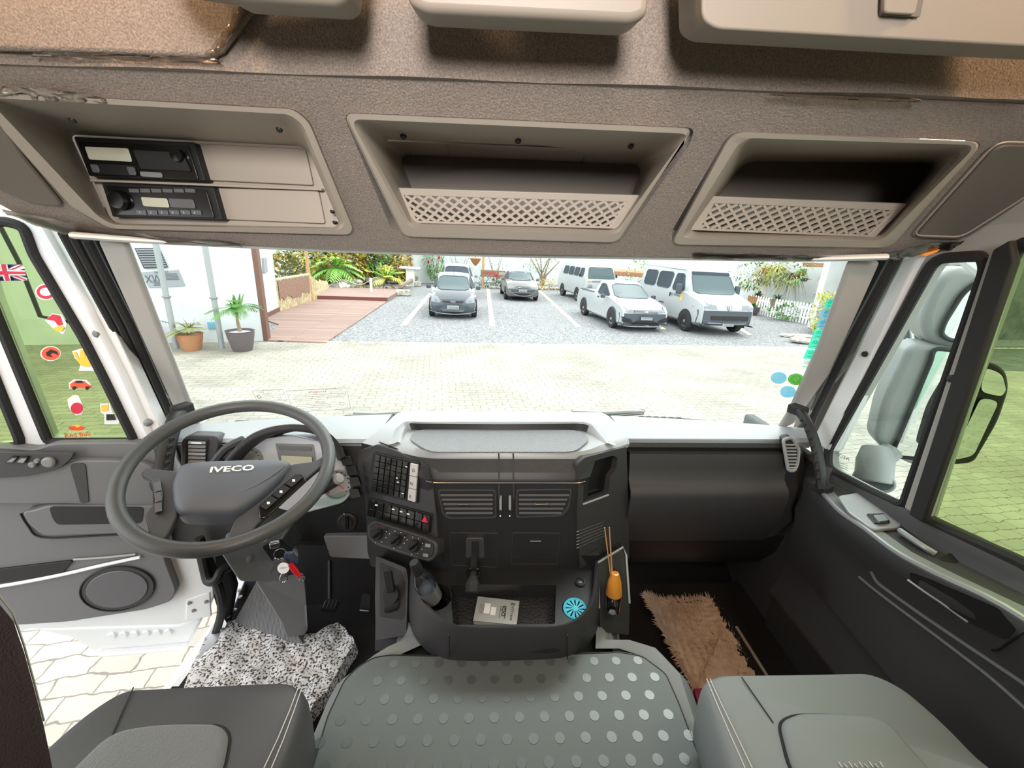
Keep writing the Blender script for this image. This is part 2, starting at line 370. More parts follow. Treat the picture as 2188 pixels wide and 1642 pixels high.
# right bin
ro = [(1562, 280), (2105, 303), (1903, 531), (1430, 524)]; ri = [(1590, 298), (2078, 313), (1882, 512), (1462, 506)]
back = [P(1590, 345, y=1.10), P(2000, 350, y=1.10), P(1890, 480, y=1.10), P(1500, 470, y=1.10)]
rows = list(bin_frame(ro, ri, .024, .02)); rows.append(rnd([rows[-1][k*6+3].lerp(back[k], .45) for k in range(4)], .03, 5)); rows.append(rnd(back, .03, 5))
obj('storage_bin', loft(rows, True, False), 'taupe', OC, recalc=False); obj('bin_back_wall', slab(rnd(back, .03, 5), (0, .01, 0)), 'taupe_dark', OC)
guard((1519, 418), (1934, 434), (1864, 506), (1472, 490), .935, .955, 15, 4, 'r')
obj('blank_cover', slab(rnd(Ons(Q, [(2130, 303), (2310, 308), (2220, 402), (2055, 507), (1950, 503)], .0), .02), Q[1]*.008), 'taupe_dark', OC, bevel=.003)
obj('cover_seam', tube(rnd(Ons(Q, [(2130, 303), (2310, 308), (2220, 402), (2055, 507), (1950, 503)], .009), .02), .0016, 5, closed=True), 'taupe', OC)
# left bin and its filled fascia
lo = [(-72, 194), (628, 233), (662, 260), (757, 490), (748, 503), (235, 490), (150, 441)]
li = [(-20, 212), (615, 247), (643, 268), (731, 478), (722, 489), (246, 479), (215, 462)]
FY = .95
a = rnd(Ons(Q, lo), .012, 4); b = rnd(Ons(Q, shr(lo, .99), .008), .012, 4); c = rnd(Ons(Q, shr(li, 1.02), .008), .012, 4); d = rnd(Ons(Q, li, .001), .012, 4)
bk = [(150, 288), (640, 311), (660, 322), (724, 476), (716, 486), (250, 478), (232, 466)]
e = rnd([P(u, v, y=FY) for u, v in bk], .012, 4)
obj('storage_bin', loft([a, b, c, d, e], True), 'taupe', OC, recalc=False)
obj('fascia_panel', slab([p+Vector((0, .004, 0)) for p in e], (0, .01, 0)), 'taupe', OC)
for q_ in ([(420, 306), (652, 318), (669, 396), (441, 385)], [(463, 402), (680, 408), (694, 478), (480, 469)]):
    obj('blank_cover', slab(rnd([P(u, v, y=FY-.004) for u, v in q_], .004), (0, .006, 0)), 'taupe', OC, bevel=.002)
obj('shelf_divider', slab([P(u, v, y=FY-.014) for u, v in [(190, 383), (686, 402), (688, 407), (192, 388)]], (0, .02, 0)), 'taupe', OC, bevel=.001)
for a in ((155, 257), (597, 277), (711, 452), (716, 475)):
    obj('screw', lathe([(.0055, 0), (.004, .003), (.0001, .003)], On(Q, a[0], a[1], -.022), (0, -.5, -.9), 12), 'black', OC)
# speaker at the far left
sp_ = [(-105, 225), (-10, 232), (52, 330), (140, 438), (70, 432), (-5, 400), (-60, 330)]
obj('speaker_grille', slab(rnd(Ons(Q, sp_, .002), .015), Q[1]*.006), 'taupe_dark', OC, bevel=.003)
gm = M['taupe_dark']
# crinkled plastic film still left along the lower edge and corners
def film(name, pts, m='film_clear', off=.006, seed=1):
    rr = random.Random(seed); A = cr([Vector(p) for p in pts[0]], 8); Bq = cr([Vector(p) for p in pts[1]], 8); rows = []
    for j in range(6):
        rows.append([A[i].lerp(Bq[i], j/5)+Q[1]*(off+.004*rr.random()) for i in range(len(A))])
    return obj(name, shell(rows, Q[1]*.0008), m, OC, ang=60)
film('plastic_film', (Ons(Q, [(5, 440), (160, 470), (330, 497), (520, 510)]), Ons(Q, [(20, 452), (160, 498), (320, 512), (520, 522)])), seed=3)
film('plastic_film', (Ons(Q, [(10, 178), (80, 180), (150, 186), (230, 202)]), Ons(Q, [(0, 197), (80, 205), (150, 209), (235, 213)])), seed=4)
film('plastic_film', (Ons(Q, [(1480, 532), (1650, 538), (1800, 541), (1920, 530)]), Ons(Q, [(1480, 546), (1650, 550), (1800, 551), (1910, 547)])), seed=5)
film('plastic_film', (Ons(Q, [(1920, 530), (1990, 512), (2060, 508), (2185, 468)]), Ons(Q, [(1910, 549), (1990, 535), (2062, 520), (2188, 477)])), seed=6)
# ----------------------------------------------------------------- lining above the seam
rows = []
for j, (y, z) in enumerate([(.70, 2.628), (.692, 2.66), (.672, 2.76), (.635, 2.95), (.60, 3.12)]):
    rows.append([Vector((-1.08+2.16*i/30, y+.004*math.sin(i*1.3+j), z)) for i in range(31)])
o = obj('wall_front', shell(rows, (0, .03, 0)), 'lining', ang=60); tag(o, kind=S, label='fabric lining above the overhead console')
U = plane((0, .70, 2.628), (0, -.98, -.2))
fl = [(-140, 60), (-20, 110), (250, 118), (462, 128), (485, 115), (545, 35), (580, -60), (-160, -80)]
o = obj('overhead_flap', slab(Ons(U, fl, .0), U[1]*.012), 'lining', bevel=.006, seg=3); tag(o, 'raised padded flap of brown lining at upper left above the bins', 'roof lining flap')
film_pts = (Ons(U, [(470, 128), (490, 112), (520, 70), (556, 25)]), Ons(U, [(452, 122), (472, 104), (500, 66), (530, 20)]))
rr = random.Random(2)
rows = []
A = cr(film_pts[0], 6); Bq = cr(film_pts[1], 6)
for j in range(5): rows.append([A[i].lerp(Bq[i], j/4)+U[1]*(.015+.005*rr.random()) for i in range(len(A))])
ff = obj('plastic_film', shell(rows, U[1]*.0008), 'film_clear', o, ang=60)
rows = []; A = cr(Ons(U, [(90, 114), (230, 118), (350, 122), (470, 128)]), 6); Bq = cr(Ons(U, [(80, 124), (230, 131), (350, 136), (480, 138)]), 6)
for j in range(5): rows.append([A[i].lerp(Bq[i], j/4)+U[1]*(.008+.005*rr.random()) for i in range(len(A))])
obj('plastic_film', shell(rows, U[1]*.0008), 'film_clear', o, ang=60)
rows = []; A = cr(Ons(U, [(1640, 200), (1750, 199), (1850, 201), (1960, 212)]), 8); Bq = cr(Ons(U, [(1640, 205), (1750, 212), (1850, 217), (1960, 220)]), 8)
for j in range(4): rows.append([A[i].lerp(Bq[i], j/3)+U[1]*(.004+.004*rr.random()) for i in range(len(A))])
o = obj('plastic_strip', shell(rows, U[1]*.0008), 'film_clear', ang=60); tag(o, 'crumpled clear film along the lining seam at upper right', 'plastic film')
# overhead locker lids
def lid(pts, label, extra=None, dep=.07, r=.025):
    o = thing('overhead_locker', label, 'locker', On(U, *pts[0], .06), 'overhead lockers along the top')
    obj('lid', slab(rnd(Ons(U, pts, .06+dep), r, 5), -U[1]*dep), 'lid_plastic', o, bevel=.012, seg=4)
    return o
lid([(190, -260), (300, -45), (455, -20), (480, -3), (716, 12), (738, -4), (745, -260)], 'narrow edge of the leftmost pale locker lid at the top')
lid([(858, -260), (870, 6), (905, 27), (1352, 49), (1386, 32), (1400, -260)], 'middle pale locker lid at the top centre')
o = lid([(1498, -260), (1500, 42), (1530, 62), (1850, 80), (2188, 99), (2420, 110), (2500, -260)], 'wide brown-lit locker lid with a latch at the top right')
obj('latch_recess', slab(Ons(U, [(1890, -60), (1985, -60), (1966, 36), (1884, 31)], .135), -U[1]*.004), 'taupe_dark', o)
obj('latch', slab(rnd(Ons(U, [(1893, -60), (1975, -60), (1956, 31), (1890, 27)], .141), .004), -U[1]*.006), 'lid_plastic', o, bevel=.002)
o = thing('fill_light_housing', 'added unseen housing for the fill light on the rear wall', 'lamp', (0, -1.2, 2.70)); obj('lamp_housing', box((0, -1.19, 2.78), (.50, .08, .12)), 'taupe', o, bevel=.02)  # made-up body around the added rear fill light, out of view
o = thing('dome_lamp', 'round dome lamp in the middle of the roof', 'lamp', (.05, -.35, 3.05)); obj('lamp_housing', lathe([(.17, 0), (.17, .05), (.0001, .05)], (.05, -.35, 3.05), (0, 0, 1), 24), 'taupe', o)
for (p, a), lb in zip(LAMPS, ('round reading lamp in the roof at the right', 'round reading lamp in the roof at the left')):
    o = thing('reading_lamp', lb, 'lamp', p); obj('lamp_housing', lathe([(.05, .012), (.055, .03), (.055, .115), (.0001, .115)], p, (0, 0, 1), 24), 'taupe', o)
bm = box((0, 1.10, 2.455), (1.96, .14, .03)); box((0, 1.165, 2.80), (2.1, .03, .72), bm=bm); box((0, .98, 3.14), (2.1, .40, .04), bm=bm)
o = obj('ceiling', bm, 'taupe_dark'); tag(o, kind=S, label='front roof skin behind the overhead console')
o = obj('trim_27', slab([(-1.04, -.1, 2.49), (-1.04, .96, 2.49), (-1.04, .96, 3.12), (-1.04, -.1, 3.12)], (-.05, 0, 0)), 'taupe', bevel=.006); tag(o, kind=S, label='inner side panel above the driver door opening')
# window header panels above the doors
o = obj('trim_10', slab([(1.0, -.2, 2.46), (1.0, .97, 2.46), (1.0, .90, 2.56), (1.0, -.2, 2.56)], (.05, 0, 0)), 'grey_trim', bevel=.006); tag(o, kind=S, label='pale header above the passenger window')
o = obj('side_marker_lamp', slab([P(1965, 545, y=.95), P(2012, 533, y=.93), P(2000, 540, y=.93), P(1978, 549, y=.95)], (0, .02, .002)), 'amber', bevel=.002); tag(o, 'small glowing amber lamp under the console at its right end', 'lamp')
o = obj('side_marker_lamp', slab([P(86, 478, y=.95), P(128, 489, y=.95), P(140, 494, y=.95), P(92, 486, y=.95)], (0, .02, .002)), 'amber', bevel=.002); tag(o, 'small glowing amber lamp under the console at its left end', 'lamp')
# ================================================================= passenger door (closed, right)
XR = 1.0
def R_(pts, x=XR): return [P(a, b, x=x) for a, b in pts]
D2 = thing('door_2', 'closed passenger door with tinted window', None, (1.02, .5, 1.2), None, S)
q_in = rnd(R_([(1998, 552), (2100, 547), (2108, 575), (1932, 1082), (1900, 1072), (1770, 1003), (1768, 965)]), .03, 4)
mw = [P(2168, 512, x=XR), P(2210, 505, x=XR)]
m_in = rnd([P(2170, 520, x=XR), Vector((XR, -.05, 2.47)), Vector((XR, -.05, 1.858)), P(2188, 1206, x=XR), P(1962, 1108, x=XR)], .03, 4)
outer = [P(1925, 550, x=XR), P(1960, 535, x=XR)+Vector((0, 0, .04)), Vector((XR, .60, 2.56)), Vector((XR, -.2, 2.56)), Vector((XR, -.2, 1.78)), Vector((XR, 1.16, 1.78)), P(1742, 930, x=XR)]
obj('window_frame', holes(outer, [q_in, m_in], Vector((.035, 0, 0))), 'grey_trim', D2, bevel=.004)
def gasket(loop, r, name='window_seal', off=.0): return obj(name, tube([Vector(p)+Vector((off, 0, 0)) for p in loop], r, 8, closed=True), 'rubber', D2)
gasket(q_in, .012); gasket(m_in, .014)
g = obj('quarter_glass', slab([p+Vector((.012, 0, 0)) for p in q_in], (.004, 0, 0)), 'clear_glass', D2, label='clear quarter pane')
g = obj('window_glass', slab([p+Vector((.012, 0, 0)) for p in m_in], (.004, 0, 0)), 'green_glass', D2, label='green tinted pane')
# dividing post with its light grey face and dark side
post = [P(2112, 540, x=XR-.014), P(2150, 530, x=XR-.014), P(1968, 1113, x=XR-.014), P(1930, 1086, x=XR-.014)]
obj('window_post', slab(post, (.04, 0, 0)), 'grey_trim', D2, bevel=.005)
pd = [P(2120, 534, x=XR-.03), P(2158, 512, x=XR-.03), P(2166, 560, x=XR-.03), P(1972, 1118, x=XR-.03), P(1940, 1100, x=XR-.03)]
obj('window_run_channel', slab(pd, (.016, 0, 0)), 'rubber', D2, bevel=.004)
for a in ((2036, 810),): obj('bolt', lathe([(.009, 0), (.008, .006), (.0001, .008)], P(*a, x=XR-.02), (-1, 0, 0), 12), 'black', D2)
# sloping white pillar between windscreen and quarter window
pl = [P(1936, 549, x=XR), P(1985, 536, x=XR), P(1775, 968, x=XR), P(1742, 940, x=XR)]
o = obj('trim_11', slab([p-Vector((.012, 0, 0)) for p in pl], (.05, 0, 0)), 'white_paint', bevel=.01, seg=3); tag(o, kind=S, label='white painted inner pillar on the right')
obj('bolt', lathe([(.008, 0), (.007, .005), (.0001, .007)], P(1849, 757, x=XR-.014), (-1, 0, 0), 12), 'black', o)
# lower trim: one profile swept along the door
EDGE = [(1.10, .945, 1.75), (1.0, .92, 1.757), (.9, .893, 1.762), (.82, .888, 1.77), (.73, .880, 1.777), (.65, .884, 1.792), (.55, .897, 1.812), (.3, .90, 1.82), (-.4, .90, 1.82)]
def edge(y):
    for (a, b, c), (a2, b2, c2) in zip(EDGE, EDGE[1:]):
        if y >= a2: t = max(0, min(1, (a-y)/(a-a2))); return b+(b2-b)*t, c+(c2-c)*t
    return .90, 1.82
def prof(y):
    xe, ze = edge(y); t = max(0, min(1, (1.02-y)/.5))
    sl = min(1.858, 1.786+(1.08-y)/.46*.07)
    return [(1.005, sl), (.992, sl-.003), (.988, sl-.008), (.984, max(ze+.008, sl-.03)), (.975, ze+.006), (xe+.045, ze+.004), (xe+.018, ze+.002), (xe+.004, ze-.002), (xe, ze-.012), (xe+.006, ze-.05), (.94, ze-.11), (.953-.03*t, 1.58), (.95-.035*t, 1.46), (.955, 1.452), (.952, 1.38), (.93, 1.32), (.93, 1.305), (.945, 1.29), (.945, 1.12)]
rows = []
for i in range(26):
    y = 1.10-i*.054; rows.append([Vector((a, y, b)) for a, b in prof(y)])
_bm = loft(rows); from mathutils.bvhtree import BVHTree
DBV = BVHTree.FromBMesh(_bm); _bm.free()
def dsnap(u, v, off=.002):
    h = DBV.ray_cast(C0, ray(u, v).normalized()); return (h[0]-ray(u, v).normalized()*off) if h[0] else P(u, v, x=.92)
obj('door_panel', shell(rows, (.012, 0, 0)), 'door_dark', D2, ang=50)
obj('armrest_sheen', shell([[Vector((edge(y)[0]+a, y, edge(y)[1]+.005+a*.03)) for a in (.006, .02, .034)] for y in [1.03-.03*i for i in range(42)]], (0, 0, -.003)), 'seat_grey', D2)  # pale strip: light reflected along the armrest edge, put into the colour
# bright armrest top inlay with window switch
def arm(u, v, dz=.0): return P(u, v, z=1.778+dz)
sw = [arm(1790, 1060, .006), arm(1850, 1050, .006), arm(1930, 1115, .006), arm(1922, 1128, .006), arm(1868, 1132, .006), arm(1815, 1095, .006)]
obj('switch_plate', slab(rnd(sw, .01), (0, 0, -.008)), 'alu', D2, bevel=.002)
s = obj('window_switch', slab(rnd([arm(1852, 1098, .010), arm(1888, 1097, .010), arm(1903, 1116, .010), arm(1870, 1118, .010)], .003), (0, 0, -.006)), 'black_gloss', D2, bevel=.001)
obj('switch_rocker', slab(rnd([arm(1866, 1101, .016), arm(1889, 1099, .016), arm(1899, 1112, .016), arm(1879, 1115, .016)], .003), (0, 0, -.006)), 'steel', s, bevel=.001)
obj('armrest_edge', tube(cr([Vector((edge(y)[0]+.006, y, edge(y)[1])) for y in (1.04, .98, .9, .82, .73, .65, .55, .4, .1, -.2)], 4), .007, 8, flat=1.6), 'alu', D2)
obj('pull_handle_recess', slab(rnd([arm(1920, 1130, .004), arm(1932, 1125, .004), arm(2060, 1215, .004), arm(2040, 1226, .004), arm(1985, 1192, .004)], .008), (0, 0, -.003)), 'black', D2)
obj('pull_handle', tube(cr([arm(1925, 1136, .01), arm(1945, 1150, .014), arm(1975, 1170, .014), arm(1998, 1184, .01)], 4), .007, 8, flat=1.4), 'alu', D2)
obj('handle_rest', slab(rnd([arm(2000, 1195, .01), arm(2030, 1180, .02), arm(2060, 1200, .012), arm(2068, 1225, .006), arm(2050, 1222, .01)], .006), (0, 0, -.01)), 'black', D2, bevel=.004)
# pocket slot and its bright edge; lower ridges
pk_ = [dsnap(u, v, .003) for u, v in ((1942, 1222), (1990, 1240), (2060, 1270), (2130, 1300), (2170, 1345), (2150, 1368), (2085, 1338), (2010, 1290), (1948, 1246))]
obj('door_pocket', slab(rnd(pk_, .008), (.008, 0, 0)), 'black', D2)
obj('pocket_edge', tube([dsnap(u, v, .004) for u, v in ((1940, 1240), (1975, 1265), (2010, 1288), (2040, 1310), (2068, 1330))], .0025, 6), 'alu', D2)
for pth_, r_, m_ in (([(1862, 1222), (1875, 1245), (1900, 1265), (1960, 1308), (2010, 1342), (2060, 1376), (2120, 1416), (2188, 1462), (2250, 1505)], .004, 'door_plastic'), ([(1836, 1234), (1870, 1262), (1920, 1300), (1990, 1352), (2060, 1405), (2120, 1452), (2188, 1512), (2240, 1560)], .0035, 'door_plastic'), ([(2120, 1390), (2135, 1388), (2160, 1370), (2188, 1350), (2230, 1325)], .002, 'black')):
    obj('door_ridge', tube(cr([dsnap(u, v, .001) for u, v in pth_], 4), r_, 8), m_, D2)
# body sill and seal in the passenger footwell
o = obj('trim_12', tube(cr([P(1635, 1235, y=1.22), P(1625, 1262, y=1.2), P(1630, 1300, y=1.15), P(1650, 1350, y=1.08), P(1672, 1395, y=1.0), (.86, .80, 1.13)], 6), .006, 8), 'grey'); tag(o, kind=S, label='bare cable loop edge of the passenger footwell carpet')
bm = shell([[(.80, y, 1.105), (.845, y, 1.15), (.90, y, 1.155), (.955, y, 1.17)] for y in (1.3, .9, .5, 0, -.5)], (0, 0, -.01))
o = obj('trim_13', bm, 'carpet'); tag(o, kind=S, label='dark passenger door sill')
o = obj('trim_14', tube([(.845, 1.1, 1.155), (.845, .5, 1.155), (.845, 0, 1.155)], .005, 8), 'taupe'); tag(o, kind=S, label='pale brown edge strip of the sill')
# ================================================================= driver's door (open, left)
th = math.radians(15)
DP = plane((-1.0, 1.09, 1.4), (math.sin(th), -math.cos(th), 0))
DX = Vector((math.cos(th), math.sin(th), 0))
def D_(pts, off=0): return Ons(DP, pts, off)
D1 = thing('door_1', 'open driver door with a grey inner panel', None, On(DP, 435, 1300), None, S)
def dpt(s, z): return Vector((-1.0, 1.09, 0))-DX*s+Vector((0, 0, z))
zt = 2.47
q_out = rnd([On(DP, 18, 474), On(DP, 52, 486), On(DP, 73, 544), On(DP, 177, 719), On(DP, 222, 807), On(DP, 288, 943), On(DP, 104, 944), On(DP, -20, 640), On(DP, -70, 474)], .012, 3)
far = .95
m_out = rnd([On(DP, -160, 480), On(DP, -45, 720), On(DP, 48, 951), dpt(far, 1.86), dpt(far, 2.40)], .02, 3)
outer = [On(DP, 126, 494), On(DP, 203, 617), On(DP, 342, 912), On(DP, 395, 1010), On(DP, 440, 1150), On(DP, 452, 1210), On(DP, 456, 1275), On(DP, 440, 1320), On(DP, 380, 1335), On(DP, 60, 1345), dpt(far+.05, 1.20), dpt(far+.05, 2.3), dpt(far-.05, 2.50), On(DP, 60, 452)]
obj('door_frame', holes(outer, [q_out, m_out], -DP[1]*.045), 'white_paint', D1, bevel=.006, seg=3)
o = obj('quarter_glass', slab([p-DP[1]*.02 for p in q_out], -DP[1]*.004), 'green_glass', D1, label='green tinted quarter pane with stickers')
o = obj('window_glass', slab([p-DP[1]*.02 for p in m_out], -DP[1]*.004), 'green_glass', D1, label='green tinted pane')
for lp in (q_out, m_out): obj('window_seal', tube([p+DP[1]*.002 for p in lp], .011, 8, closed=True), 'rubber', D1)
# raised ridge along the frame strip
obj('frame_ridge', tube([On(DP, 92, 486, .004), On(DP, 180, 640, .004), On(DP, 262, 800, .004), On(DP, 345, 985, .004)], .010, 8, flat=.6), 'white_paint', D1)
for a in ((210, 713), (316, 903)): obj('bolt', lathe([(.011, 0), (.01, .006), (.004, .012), (.0001, .012)], On(DP, a[0], a[1], .002), DP[1], 14), 'grey', D1, label='dark rubber stop')
# wiper-like mirror stay seen behind the pane
# inner panel
pan = [(-330, 1000), (-200, 960), (-40, 955), (40, 958), (73, 962), (112, 948), (285, 946), (330, 956), (352, 1040), (352, 1197), (377, 1263), (366, 1286), (311, 1304), (146, 1330), (40, 1337), (-120, 1335), (-330, 1320)]
obj('door_panel', slab(rnd(D_(pan, .03), .015, 3), -DP[1]*.03), 'door_plastic', D1, bevel=.008, seg=3)
def dl(px, off, th_, m, name, par=None, bev=.004, label=None, r=.012): return obj(name, slab(rnd(D_(px, off+th_), r, 4), -DP[1]*th_), m, par or D1, bevel=bev, seg=3, label=label)
# upper ledge, grab recess
dl([(-330, 1040), (-200, 985), (60, 985), (100, 1005), (138, 990), (165, 985), (240, 985), (300, 990), (330, 1000), (330, 1085), (150, 1078), (-100, 1078), (-330, 1080)], .03, .022, 'door_plastic', 'armrest', bev=.012)
dl([(148, 992), (182, 990), (190, 1075), (172, 1076)], .052, .002, 'door_dark', 'armrest_recess', bev=.0)
sp = dl([(-120, 968), (-40, 966), (160, 970), (148, 985), (125, 1003), (60, 1018), (0, 1022), (-120, 1022)], .05, .012, 'door_dark', 'switch_plate', bev=.003)
for q_ in ([(8, 990), (22, 977), (38, 977), (28, 990)], [(30, 990), (42, 977), (60, 977), (52, 992)]):
    k = dl(q_, .062, .006, 'black_gloss', 'window_switch', sp, .001, r=.002); dl([(q_[0][0]+6, q_[0][1]-2), (q_[1][0]+3, q_[1][1]+3), (q_[2][0]-3, q_[2][1]+3), (q_[3][0]-3, q_[3][1]-2)], .068, .002, 'steel', 'window_switch', sp, .0, r=.001)
for a, r in (((72, 992), .008), ((82, 984), .006), ((106, 987), .014)):
    obj('mirror_switch', lathe([(r, 0), (r, .006), (r*.7, .009), (.0001, .009)], On(DP, a[0], a[1], .062), DP[1], 16), 'grey', sp)
# pocket with dark opening
bowl = [(-330, 1085), (46, 1085), (46, 1102), (60, 1122), (91, 1147), (318, 1138), (345, 1120), (345, 1080), (100, 1080), (-100, 1082)]
dl([(46, 1095), (70, 1092), (100, 1082), (340, 1082), (345, 1125), (318, 1139), (95, 1146), (62, 1124)], .03, .03, 'door_plastic', 'door_pocket_rim', bev=.006)
dl([(104, 1083), (307, 1084), (303, 1119), (122, 1122), (112, 1108)], .06, .0015, 'black', 'door_pocket_opening', bev=0)
obj('panel_seam', tube(cr(D_([(44, 1098), (60, 1124), (90, 1149), (200, 1146), (330, 1138)], .034), 4), .0025, 6), 'black', D1)
dl([(-330, 1262), (0, 1247), (130, 1228), (158, 1198), (0, 1217), (-330, 1250)], .03, .006, 'black', 'map_pocket_opening', bev=.002)
obj('panel_edge', tube(cr(D_([(-330, 1290), (-120, 1268), (0, 1253), (120, 1231), (220, 1208), (300, 1191)], .036), 5), .005, 8), 'white_paint', D1)
obj('panel_edge', tube(cr(D_([(157, 1196), (220, 1192), (290, 1185)], .034), 4), .003, 8), 'grey_trim', D1)
# loudspeaker
c = On(DP, 250, 1258, .032)
el = [On(DP, 250+79*math.cos(a), 1259+47*math.sin(a)-6*math.cos(a), .034) for a in [2*math.pi*i/40 for i in range(40)]]
k = obj('speaker', slab(el, -DP[1]*.006), 'door_dark', D1, bevel=.003, seg=3); obj('speaker_ring', tube([p+DP[1]*.001 for p in el], .0022, 6, closed=True), 'black', k)
obj('speaker_mesh', slab([p+DP[1]*.003 for p in shrink(el, .84)], -DP[1]*.004), 'cover', k, bevel=.002)
# door's outer skin below, steps and hinge side
obj('door_skin', slab(D_([(60, 1345), (380, 1335), (436, 1318), (400, 1386), (210, 1400), (150, 1365)], -.045), -DP[1]*.03), 'white_paint', D1, bevel=.01)
obj('door_skin_ledge', tube(D_([(215, 1396), (300, 1390), (402, 1380)], -.04), .012, 8), 'white_paint', D1)
obj('door_plate', slab(D_([(398, 1283), (448, 1266), (452, 1318), (396, 1328)], .004), -DP[1]*.006), 'white_paint', D1, bevel=.003)
for a in ((405, 1289), (414, 1305), (441, 1286)): obj('bolt', lathe([(.006, 0), (.005, .004), (.0001, .004)], On(DP, a[0], a[1], .005), DP[1], 10), 'grey', D1)
for a in range(6): obj('step_rib', lathe([(.012, 0), (.010, .008), (.0001, .008)], On(DP, 240+a*24, 1357-a*1.5, -.045), DP[1], 12), 'white_paint', D1)
# stickers on the quarter pane: plain shapes where the die-cut ones are, flag, car and drink badge
def on_glass(u, v, off=-.019): return On(DP, u, v, off)
def decal(label, parts, cat='sticker'):
    o = thing('sticker', label, cat, on_glass(*parts[0][2]), 'stickers on the driver door pane')
    for i, (nm, m, c, pts) in enumerate(parts): obj(nm, slab([on_glass(c[0]+a, c[1]+b, -.0185+.0012*i) for a, b in pts], -DP[1]*.0008), m, o)
    return o
def disc(rx, ry, n=24, a0=0): return [(rx*math.cos(a0+2*math.pi*k/n), ry*math.sin(a0+2*math.pi*k/n)) for k in range(n)]
mat('flag_blue', (40, 45, 110), .5); mat('st_orange', (240, 90, 50), .5); mat('st_yellow', (250, 205, 70), .5); mat('st_red', (215, 40, 70), .5)
c = (8, 583)
fl = [('backing', 'flag_blue', c, [(-45, -19), (40, -17), (50, 17), (-40, 18)]),
      ('diagonal', 'white', c, [(-45, -19), (-34, -19), (50, 12), (50, 17), (40, 17), (-45, -13)]), ('diagonal', 'white', c, [(40, -17), (30, -17), (-40, 12), (-40, 18), (-30, 18), (46, -10)]),
      ('diagonal', 'st_red', c, [(-45, -18), (-42, -19), (48, 15), (46, 17)]), ('diagonal', 'st_red', c, [(40, -16), (37, -17), (-40, 16), (-38, 18)]),
      ('cross', 'white', c, [(-45, -7), (-7, -6), (-9, -18), (7, -18), (10, -6), (45, -5), (47, 6), (13, 6), (15, 17), (1, 17), (-3, 7), (-42, 7)]),
      ('cross', 'st_red', c, [(-45, -4), (-3, -3), (-6, -18), (3, -18), (6, -3), (45, -2), (46, 3), (8, 3), (12, 17), (4, 17), (0, 4), (-43, 4)])]
decal('blue, white and red crossed flag sticker on the green pane', fl)
decal('plain round red sticker with dark crescent, low on the green pane', [('backing', 'white', (108, 756), disc(22, 16)), ('disc', 'st_orange', (108, 756), disc(19, 14)), ('crescent', 'ink', (110, 756), [(-12, -2), (-2, -9), (11, -4), (14, 3), (2, -2), (-4, 3), (2, 8), (-10, 5)])])
decal('yellow die-cut sticker with three prongs and white rim', [('backing', 'white', (178, 771), [(-24, -20), (-12, -24), (-2, -26), (8, -22), (14, -15), (22, -8), (22, 10), (24, 22), (-10, 22), (-6, 8), (-18, -5)]), ('shape', 'st_yellow', (178, 769), [(-22, -16), (-16, -17), (-8, 0), (-7, -20), (0, -22), (5, -3), (10, -14), (16, -8), (19, 8), (10, 16), (-5, 13), (-16, -2)])])
decal('small orange car sticker near the bottom of the green pane', [('backing', 'white', (172, 822), [(-25, -3), (-14, -11), (12, -10), (20, -3), (26, 8), (-24, 9)]), ('body', 'st_orange', (172, 823), [(-22, -2), (-12, -9), (8, -8), (14, -2), (23, 2), (23, 7), (-22, 7)]), ('side_window', 'ink', (168, 818), [(-8, 1), (-5, -4), (6, -4), (9, 1)]), ('wheel', 'ink', (158, 830), disc(4, 4, 10)), ('wheel', 'ink', (186, 830), disc(4, 4, 10))])
decal('plain red and white round sticker below the orange car', [('backing', 'white', (162, 866), [(-16, 2), (-18, -12), (-8, -20), (-2, -22), (6, -20), (12, -6), (18, 8), (12, 20), (0, 22), (-12, 10)]), ('ring', 'st_red', (164, 873), disc(13, 12))])
decal('plain red and yellow die-cut sticker beside the mirror stay', [('backing', 'white', (122, 693), [(-26, -8), (-10, -23), (10, -20), (20, -2), (18, 14), (12, 22), (2, 16), (-12, 6)]), ('shape', 'st_red', (120, 688), [(-22, -5), (-8, -16), (8, -13), (14, 6), (4, 8), (-4, -2)]), ('shape', 'st_yellow', (126, 702), [(-14, 0), (2, -6), (12, -2), (6, 6), (-6, 6)])])
decal('plain red ring sticker with white middle at the upper pane edge', [('backing', 'white', (98, 624), disc(23, 18)), ('ring', 'st_red', (98, 624), disc(20, 15)), ('middle', 'white', (98, 624), disc(13, 9))])
decal('plain yellow and black striped die-cut sticker lowest on the right', [('backing', 'white', (231, 885), [(-17, -22), (4, -22), (8, -6), (24, 14), (22, 22), (-8, 22), (-8, 2), (-16, -4)]), ('shape', 'st_yellow', (225, 875), [(-9, -9), (6, -10), (6, 4), (-8, 5)]), ('shape', 'ink', (235, 892), [(-8, -6), (8, -6), (12, 6), (-8, 7)])])
o = decal('orange lettered drink badge sticker at the very bottom edge', [('sun', 'st_yellow', (164, 915), disc(13, 7)), ('shape', 'st_orange', (164, 917), [(-20, -4), (-6, -6), (0, -2), (8, -6), (20, -3), (12, 3), (-12, 3)])])
text('Red Bull', on_glass(166, 929, -.0135), DX, (0, 0, 1), .012, 'st_orange', o, width=.055, bold=.02)
# mirror stay beyond the pane: thin black arm
o = obj('mirror_stay', tube([On(DP, -5, 474, -.10), On(DP, 40, 560, -.10), On(DP, 86, 676, -.10), On(DP, 165, 692, -.10)], .005, 8), 'black'); tag(o, 'thin black mirror stay bent behind the driver door pane', 'stay')
